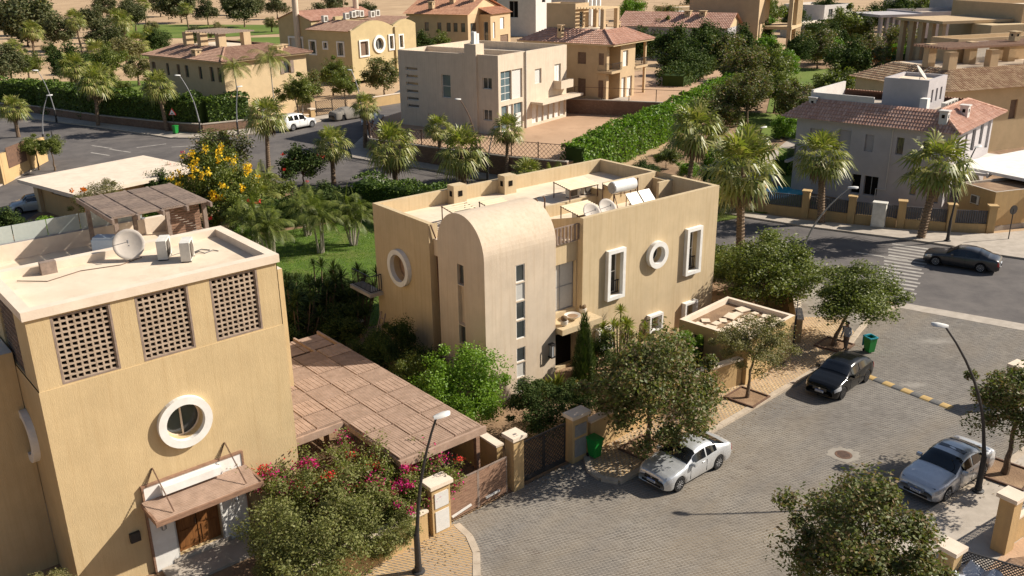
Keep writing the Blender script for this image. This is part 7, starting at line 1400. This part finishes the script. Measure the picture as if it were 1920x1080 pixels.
car('sedan', 'car under a grey dust cover by the lattice gate', (-20.6, 116.6, T(-20, 117)), heading(1.8, 1.6), 'cover_cloth', cover=True)
car('hatch', 'small white hatchback half hidden behind a palm in the side street', (-16.7, 111.6, T(-16, 111)+.14), heading(.5, 2), 'car_white')
car('mini', 'pale blue small hatchback with a dark roof at the left edge', (-42.3, 78.0, T(-42, 78)+.005), heading(-1.6, -1.0), 'car_paleblue', roofmat='car_black'); car('hatch', 'dark maroon car cut off by the left edge', (-49.6, 82.6, T(-49, 82)+.005), heading(-.6, 1), 'car_maroon')

# ------------------------------------------------------------------ street furniture
def lamp_post(x, y, h, label, lean, arm, kind='near', mat_low='dark_metal', mat_up='dark_metal', z0=None):
    t = thing('street_lamp', label, 'street lamp', (x, y, T(x, y) if z0 is None else z0), 0, 'curved street lamps'); dx, dy = lean; n = 10
    path = [Vector((dx*(i/n)**2.4, dy*(i/n)**2.4, h*math.sin(math.pi/2*min(1, (i/n)*.92+.02*(i > 0)*1)) if False else h*(i/n)**.93)) for i in range(n+1)]
    obj('base', MB().lathe([(.24, 0), (.24, .05), (.15, .08), (.14, .25)], 14).tube([(0, 0, .1), (0, 0, 1.6)], [.125, .105], 12), mat_low, t)
    obj('column', MB().tube([(0, 0, 1.55)]+[p for p in path if p.z > 1.7], [.095]+[.085-.045*(p.z/h) for p in path if p.z > 1.7], 10), mat_up, t)
    e = path[-1]; d = Vector((dx, dy, 0)).normalized(); s = Vector((-d.y, d.x, 0)); hd = MB()
    pts = [(-.12, .05), (.05, .13), (.28, .16), (.46, .11), (.52, .03)]
    vs = []
    for u, w in pts:
        c_ = e+d*u+Vector((0, 0, .03*math.sin(u*4)))
        vs += [c_-s*w+Vector((0, 0, -.03)), c_-s*w*.6+Vector((0, 0, .07)), c_+s*w*.6+Vector((0, 0, .07)), c_+s*w+Vector((0, 0, -.03))]
    fs = []
    for i in range(len(pts)-1):
        for j in range(3): fs.append((i*4+j, i*4+j+1, i*4+4+j+1, i*4+4+j))
    hd.add(vs, fs); obj('lamp_head', hd, 'plastic_white', t, True); ln = MB(); ln.add([e+d*.03-s*.11+Vector((0, 0, -.035)), e+d*.45-s*.08+Vector((0, 0, -.035)), e+d*.45+s*.08+Vector((0, 0, -.035)), e+d*.03+s*.11+Vector((0, 0, -.035))], [(0, 1, 2, 3)]); obj('diffuser', ln, 'lamp_glass', t); return t
lamp_post(19.0, 31.95, 7.05, 'black curved street lamp beside the silver saloon at the right', (-2.1, .7), 0, z0=.12); lamp_post(-3.5, 27.2, 6.0, 'black curved street lamp in front of the bougainvillea', (.85, .5), 0, z0=.12)
lamp_post(33.2, 65.9, 7.1, 'black street lamp by the crossing before the grey villa', (1.2, .4), 0, z0=.13); lamp_post(19.4, 57.9, 6.6, 'thin grey street lamp rising behind the leaning street tree', (2.5, -.8), 0, mat_low='grey_metal', mat_up='grey_metal')
for x, y, h, le, lb, m_ in ((-36.6, 107.2, 7.0, (-1.4, -.6), 'tall street lamp right of the triangular road sign', 'grey_metal'), (-58, 116.5, 6.6, (-1.0, -.5), 'black street lamp before the hedge at the far left', 'grey_metal'), (-52.2, 101.2, 5.8, (1.2, .3), 'thin street lamp on the island at the left edge', 'grey_metal'), (-32.0, 106.6, 5.6, (.5, .3), 'thin street lamp between the hedge and the white four-wheel drive', 'grey_metal'), (-3.4, 92.4, 6.6, (-1.6, -.4), 'brown street lamp against the shaded wall of the white house', 'rust_metal'), (-2.2, 85.4, 5.2, (.8, .2), 'thin street lamp at the near kerb before the white house', 'grey_metal'), (-19.0, 117, 6.0, (-1.0, .3), 'thin lamp standing over the covered car', 'grey_metal'), (21.4, 78.0, 6.5, (.3, .1), 'dark slim lamp post beside the pool palm', 'dark_metal')): lamp_post(x, y, h, lb, le, 0, mat_up=m_)
def bin_(x, y, deg, label, rimmat='bin_green', z0=None):
    t = thing('wheelie_bin', label, 'bin', (x, y, T(x, y)+.13 if z0 is None else z0), deg, 'green wheeled bins'); t.scale = (.84, .8, .92); m_ = MB()
    lo, hi = (.22, .26), (.29, .34); z0_, z1 = .08, .98
    for a, b, z, zz in ((lo, hi, z0_, z1),): m_.add([(-a[0], -a[1], z), (a[0], -a[1], z), (a[0], a[1], z), (-a[0], a[1], z), (-b[0], -b[1], zz), (b[0], -b[1], zz), (b[0], b[1], zz), (-b[0], b[1], zz)], [(0, 3, 2, 1), (0, 1, 5, 4), (1, 2, 6, 5), (2, 3, 7, 6), (3, 0, 4, 7)])
    obj('body', m_, 'bin_green', t); obj('rim', MB().box(-.33, .33, -.38, -.31, .97, 1.04).box(-.33, .33, .31, .38, .97, 1.04).box(-.33, -.27, -.31, .31, .97, 1.04).box(.27, .33, -.31, .31, .97, 1.04), rimmat, t); obj('inside', MB().box(-.26, .26, -.3, .3, .86, .88), 'bin_blue' if rimmat != 'bin_green' else 'interior_dark', t)
    obj('lid', MB().box(-.31, .31, -.36, .38, 1.041, 1.07) if rimmat == 'bin_green' else MB().box(-.3, .3, .38, .42, .35, 1.04), rimmat, t)
    for s in (-1, 1): obj('wheel', MB().lathe([(.09, -.03), (.1, -.02), (.1, .02), (.09, .03)], 14, 'x', (s*.24, .28, .1)), 'rubber', t)
    return t
bin_(19.8, 46.0, 20, 'green bin with a blue rim standing on the street by the man', 'bin_blue', .015); bin_(3.55, 35.0, 40, 'green bin in the shade right of the lattice gate'); bin_(-39.6, 107.4, -30, 'green bin under the triangular road sign')
sg = thing('warning_sign', 'triangular road sign on a dark post before the hedge', 'sign', (-39.9, 107.9, 1.5), 0); obj('post', MB().tube([(0, 0, 0), (0, 0, 2.6)], .04, 8), 'dark_metal', sg); tri = [(-.45, 2.15), (.45, 2.15), (0, 2.95)]; m_ = MB(); m_.add([(x, -.06, z) for x, z in tri]+[(x, -.03, z) for x, z in tri], [(0, 1, 2), (5, 4, 3), (0, 3, 4, 1), (1, 4, 5, 2), (2, 5, 3, 0)]); obj('plate', m_, 'sign_red', sg); m_ = MB(); m_.add([(-.34, -.064, 2.21), (.34, -.064, 2.21), (0, -.064, 2.82)], [(0, 1, 2)]); obj('face', m_, 'sign_white', sg); m_ = MB(); m_.add([(-.2, -.067, 2.27), (.2, -.067, 2.27), (.1, -.067, 2.36), (0, -.067, 2.39), (-.1, -.067, 2.36)], [(0, 1, 2, 3, 4)]); obj('symbol', m_, 'black_rubber', sg)
s2 = thing('road_sign', 'round sign seen from behind at the right edge', 'sign', (38.0, 66.2, .13), 20); obj('post', MB().tube([(0, 0, 0), (0, 0, 2.4)], .04, 8), 'dark_metal', s2); obj('plate', MB().lathe([(.02, -.02), (.36, -.02), (.36, .02), (.02, .02)], 24, 'y', (0, 0, 2.3)), 'dark_metal', s2)
s3 = thing('road_sign', 'small white sign board on a post by the small trees', 'sign', (-51.0, 100.0, T(-51, 100)), -20); obj('post', MB().box(.5, .6, -.05, .05, 0, 2.2), 'dark_metal', s3); obj('plate', MB().box(-.35, .5, -.03, .03, 1.3, 1.75), 'sign_white', s3)
cbx = thing('utility_cabinet', 'white utility cabinet standing before the grey slatted fence', 'cabinet', (29.4, 69.9, .13), -30); obj('casing', MB().box(-.5, .5, -.3, .3, 0, 1.95).box(-.55, .55, -.35, .35, 1.95, 2.05), 'ac_white', cbx); obj('door', MB().box(-.44, -.02, -.32, -.3, .15, 1.85).box(.02, .44, -.32, -.3, .15, 1.85), 'ac_white', cbx); obj('plinth', MB().box(-.56, .56, -.36, .36, -.1, .08), 'concrete', cbx)
# speed bump of yellow and black rubber blocks
sb_ = thing('speed_bump', 'yellow and black rubber speed bump across the street', 'speed bump', (18.55, 43.0, .012), heading(21.2-18.55, 39.5-43.0)); n = 9; ln = 4.6/n
for i in range(n):
    m_ = MB(); x0, x1 = i*ln, (i+1)*ln-.008; pr = [(-.27, 0), (-.2, .04), (-.08, .06), (.08, .06), (.2, .04), (.27, 0)]; k = len(pr); m_.add([(x0, y, z) for y, z in pr]+[(x1, y, z) for y, z in pr], [tuple(range(k))[::-1], tuple(range(k, 2*k))]+[(j, j+1, k+j+1, k+j) for j in range(k-1)]); b_ = obj('bump_block', m_, 'yellow_paint' if i % 2 == 0 else 'black_rubber', sb_); obj('reflector', MB().box((x0+x1)/2-.05, (x0+x1)/2+.05, -.13, -.09, .04, .052), 'sign_white', b_)
mh = thing('manhole', 'round iron manhole cover set in a cement ring in the street', 'manhole', (14.6, 35.1, .014)); m_ = MB(); rng = random.Random(8); nn = 26
rr_ = [(.62+rng.uniform(-.06, .12))*(1+.12*math.cos(2*math.pi*i/nn)**4) for i in range(nn)]; m_.add([(.38*math.cos(2*math.pi*i/nn), .38*math.sin(2*math.pi*i/nn), .006) for i in range(nn)]+[(rr_[i]*math.cos(2*math.pi*i/nn), rr_[i]*math.sin(2*math.pi*i/nn), .004) for i in range(nn)], [(i, (i+1) % nn, nn+(i+1) % nn, nn+i) for i in range(nn)]); obj('cement_ring', m_, 'joint_sand', mh); obj('cover', MB().lathe([(.37, 0), (.37, .012), (.33, .016), (.02, .016)], 28), 'rust_metal', mh); bar_ = MB()
for k in range(-3, 4): bar_.box(-.28+abs(k)*.03, .28-abs(k)*.03, k*.08-.012, k*.08+.012, .016, .022)
obj('cover_ribs', bar_, 'dark_metal', mh)
# dusty spills and wet patches on the paving (flat films with their own outline)
def spill(label, x, y, pts, mat, z=.0175):
    m_ = MB(); m_.add([(a, b, 0) for a, b in pts], [tuple(range(len(pts)))]); o = obj('ground_stain', m_, mat); o.location = (x, y, z); return tag(o, label, 'stain')
ldr = thing('ladder', 'wooden ladder leaning on the shaded left wall of the central villa', 'ladder', (-6.9, 45.4, 0), 128.5)
for s in (-.22, .22): obj('rail', MB().bar((s, 1.0, 0), (s, .05, 3.0), .06), 'wood_grey', ldr)
for k in range(8): u = (k+.6)/8.5; obj('rung', MB().bar((-.2, 1.0-.95*u, 3*u), (.2, 1.0-.95*u, 3*u), .045), 'wood_grey', ldr)
rail2 = thing('balcony_railing', 'dark balcony railing at the back left corner of the central villa', 'railing', onm(-17.3, 10.0, 3.3), 38.5); railing(rail2, (-.75, -.6), (-.75, 1.4), 0, 1.0, 14); railing(rail2, (-.75, -.6), (-.05, -.6), 0, 1.0, 5); obj('slab', MB().box(-.85, -.01, -.7, 1.6, -.2, 0), 'concrete', rail2)

# ------------------------------------------------------------------ people
def person(label, loc, deg, top, legs, cap, pose='stand', hat=True):
    t = thing('person', label, 'person', loc, deg)
    J = {'pelvis': (0, 0, .92), 'waist': (.02, 0, 1.08), 'chest': (.03, 0, 1.32), 'neck': (.03, 0, 1.47), 'head': (.05, 0, 1.60), 'crown': (.04, 0, 1.70)}
    if pose == 'sit': J = {k: (x, y, z-.12) for k, (x, y, z) in J.items()}
    names = list(J); vs = [J[k] for k in names]; ed = [(i, i+1) for i in range(5)]; rad = {'pelvis': .16, 'waist': .145, 'chest': .17, 'neck': .062, 'head': .105, 'crown': .075}; rs = [rad[k] for k in names]
    def chain(st, pts, rr):
        p = names.index(st)
        for q, r in zip(pts, rr): vs.append(q); rs.append(r); ed.append((p, len(vs)-1)); p = len(vs)-1
    for s in (1, -1):
        if pose == 'sit': chain('pelvis', [(.02, s*.12, .78), (.42, s*.2, .72), (.32, s*.22, .32), (.3, s*.2, .1), (.45, s*.21, .06)], [.11, .085, .06, .05, .045])
        elif pose == 'bend' : chain('pelvis', [(.0, s*.10, .84), (.06*s, s*.11, .48), (-.02+.1*s, s*.11, .09), (.12+.1*s, s*.12, .04)], [.105, .075, .052, .045])
        else: chain('pelvis', [(.0, s*.10, .84), (.02, s*.11, .48), (-.02, s*.11, .09), (.13, s*.12, .04)], [.105, .075, .052, .045])
        if pose == 'sit': chain('chest', [(.03, s*.21, 1.24), (.14, s*.27, .98), (.42, s*.24, .92), (.5, s*.22, .92)], [.075, .055, .042, .04])
        else: chain('chest', [(.03, s*.21, 1.38), (-.02, s*.25, 1.10), (.14, s*.23, .88), (.19, s*.22, .80)], [.075, .055, .042, .04])
    me = bpy.data.meshes.new('body'); me.from_pydata(vs, ed, []); o = bpy.data.objects.new('body', me); C.objects.link(o)
    sk = o.modifiers.new('skin', 'SKIN'); sk.use_smooth_shade = True; o.modifiers.new('sub', 'SUBSURF').levels = 2
    for v, r in zip(me.skin_vertices[0].data, rs): v.radius = (r, r*.95)
    me.skin_vertices[0].data[0].use_root = True
    bpy.context.view_layer.update(); dg = bpy.context.evaluated_depsgraph_get(); m2 = bpy.data.meshes.new_from_object(o.evaluated_get(dg)); bpy.data.objects.remove(o)
    for k in (top, legs, 'skin', 'rubber'): m2.materials.append(M[k])
    dz = -.12 if pose == 'sit' else 0
    for p in m2.polygons:
        c = p.center; p.use_smooth = True; z = c.z-dz; arm = abs(c.y) > .2 and c.z > .75
        p.material_index = 2 if z > 1.45 or (arm and c.z < .92+(.1 if pose == 'sit' else 0)) else 0 if z > .9 or arm else 3 if c.z < .1 else 1
    b = obj('body', m2, None, t); b.name = 'body'
    hd = MB(); hx = J['head']; hd.lathe([(.115, hx[2]+.02), (.118, hx[2]+.07), (.09, hx[2]+.13), (.02, hx[2]+.15)], 16, 'z', (hx[0]-.01, 0, 0)); hd.box(hx[0]+.06, hx[0]+.2, -.08, .08, hx[2]+.025, hx[2]+.045); obj('cap', hd, cap, t)
    fc = MB(); fc.box(hx[0]+.095, hx[0]+.125, -.012, .012, hx[2]-.03, hx[2]+.005); obj('nose', fc, 'skin', t)
    for s in (1, -1):
        fg = MB(); a = (.42 if pose == 'sit' else .14, s*.23, .88 if pose != 'sit' else .92); e = (.5, s*.22, .92) if pose == 'sit' else (.19, s*.22, .80); a, e = Vector(a), Vector(e); d = (e-a).normalized()
        for k in range(4): b0 = e+Vector((0, (k-1.5)*.018, 0)); fg.tube([b0, b0+d*.05, b0+d*.05*.6+Vector((0, 0, -.045))], [.010, .009, .007], 6)
        fg.tube([e+Vector((0, -s*.03, 0)), e+Vector((.02, -s*.05, -.03))], [.011, .008], 6); obj('fingers', fg, 'skin', t)
    return t
person('man in a grey shirt and dark cap standing behind the black hatchback', (18.45, 46.0, .128), 215, 'cloth_grey', 'cloth_brown', 'cap_dark', 'bend')
person('rider in white clothes and white cap on the road beyond the lawn hedge', (-13.6, 83.2, T(-13, 83)+.02), 200, 'cloth_white', 'cloth_grey', 'cloth_white', 'sit')
mo = thing('motorbike', 'small motorbike under the rider in white', 'motorbike', (-13.6, 83.2, T(-13, 83)+.005), 200); 
for x in (-.55, .65): w_ = obj('wheel', MB().lathe([(.22, -.05), (.3, -.04), (.31, 0), (.3, .04), (.22, .05)], 18, 'y', (x, 0, .31)), 'rubber', mo)
obj('frame', MB().bar((-.5, 0, .4), (.3, 0, .45), .14, .2).bar((.3, 0, .5), (.5, 0, .95), .07).bar((.5, 0, .95), (.65, 0, .32), .06), 'dark_metal', mo); obj('seat', MB().box(-.5, .12, -.12, .12, .58, .7), 'black_gloss', mo); obj('handlebar', MB().bar((.46, -.32, 1.0), (.46, .32, 1.0), .035), 'chrome', mo); obj('headlight', MB().lathe([(.02, .5), (.09, .56), (.09, .62), (.02, .63)], 12, 'x', (0, 0, .88)), 'lamp_glass', mo)
# ------------------------------------------------------------------ fallen leaves under the street trees, roof cables
lv = MB(); rng = random.Random(91)
for cx, cy, r, n in ((6.0, 35.4, 2.6, 420), (11.7, 40.5, 2.0, 260), (18.2, 46.8, 2.2, 240), (20.6, 33.0, 2.2, 260), (-3.2, 28.6, 1.3, 160), (8.8, 36.6, 1.6, 120), (1.4, 33.6, 1.6, 120)):
    for i in range(n):
        x, y = rng.gauss(cx, r*.55), rng.gauss(cy, r*.55)
        if not (inside(x, y, SW) or inside(x, y, RS) or inside(x, y, BL) or inside(x, y, STREET)): continue
        z = .014 if inside(x, y, STREET) else .135
        a = rng.uniform(0, 6.28); l = rng.uniform(.03, .06); lv.add([(x, y, z+.004), (x+l*math.cos(a)-l*.4*math.sin(a), y+l*math.sin(a)+l*.4*math.cos(a), z+.012), (x+2*l*math.cos(a), y+2*l*math.sin(a), z+.004), (x+l*math.cos(a)+l*.4*math.sin(a), y+l*math.sin(a)-l*.4*math.cos(a), z+.004)], [(0, 1, 2, 3)])
fo = obj('fallen_leaves', lv, 'palm_dead'); fo['kind'] = 'stuff'; fo['label'] = 'dry fallen leaves scattered under the street trees'; fo['category'] = 'leaves'
rc = obj('roof_cable', MB().tube([(-5, 0, .02), (-3.2, .5, .02), (-1, .1, .02), (1.5, .6, .02), (4, .2, .02)], .02, 5), 'dark_metal'); rc.location = onm(-8.5, 6.7, 7.5); rc.rotation_euler = (0, 0, R(38.5)); tag(rc, 'dark cable snaking over the back part of the central roof', 'cable')
rc = obj('roof_cable', MB().tube([(-2.4, .5, .04), (-1.6, -.2, .02), (-.4, .2, .02), (.9, -.1, .02), (1.8, .3, .02)], .016, 5), 'rust_metal'); rc.location = onl(3.2, 3.6, 10.585); rc.rotation_euler = (0, 0, R(40)); tag(rc, 'thin brown cable running to the dish on the near roof', 'cable')
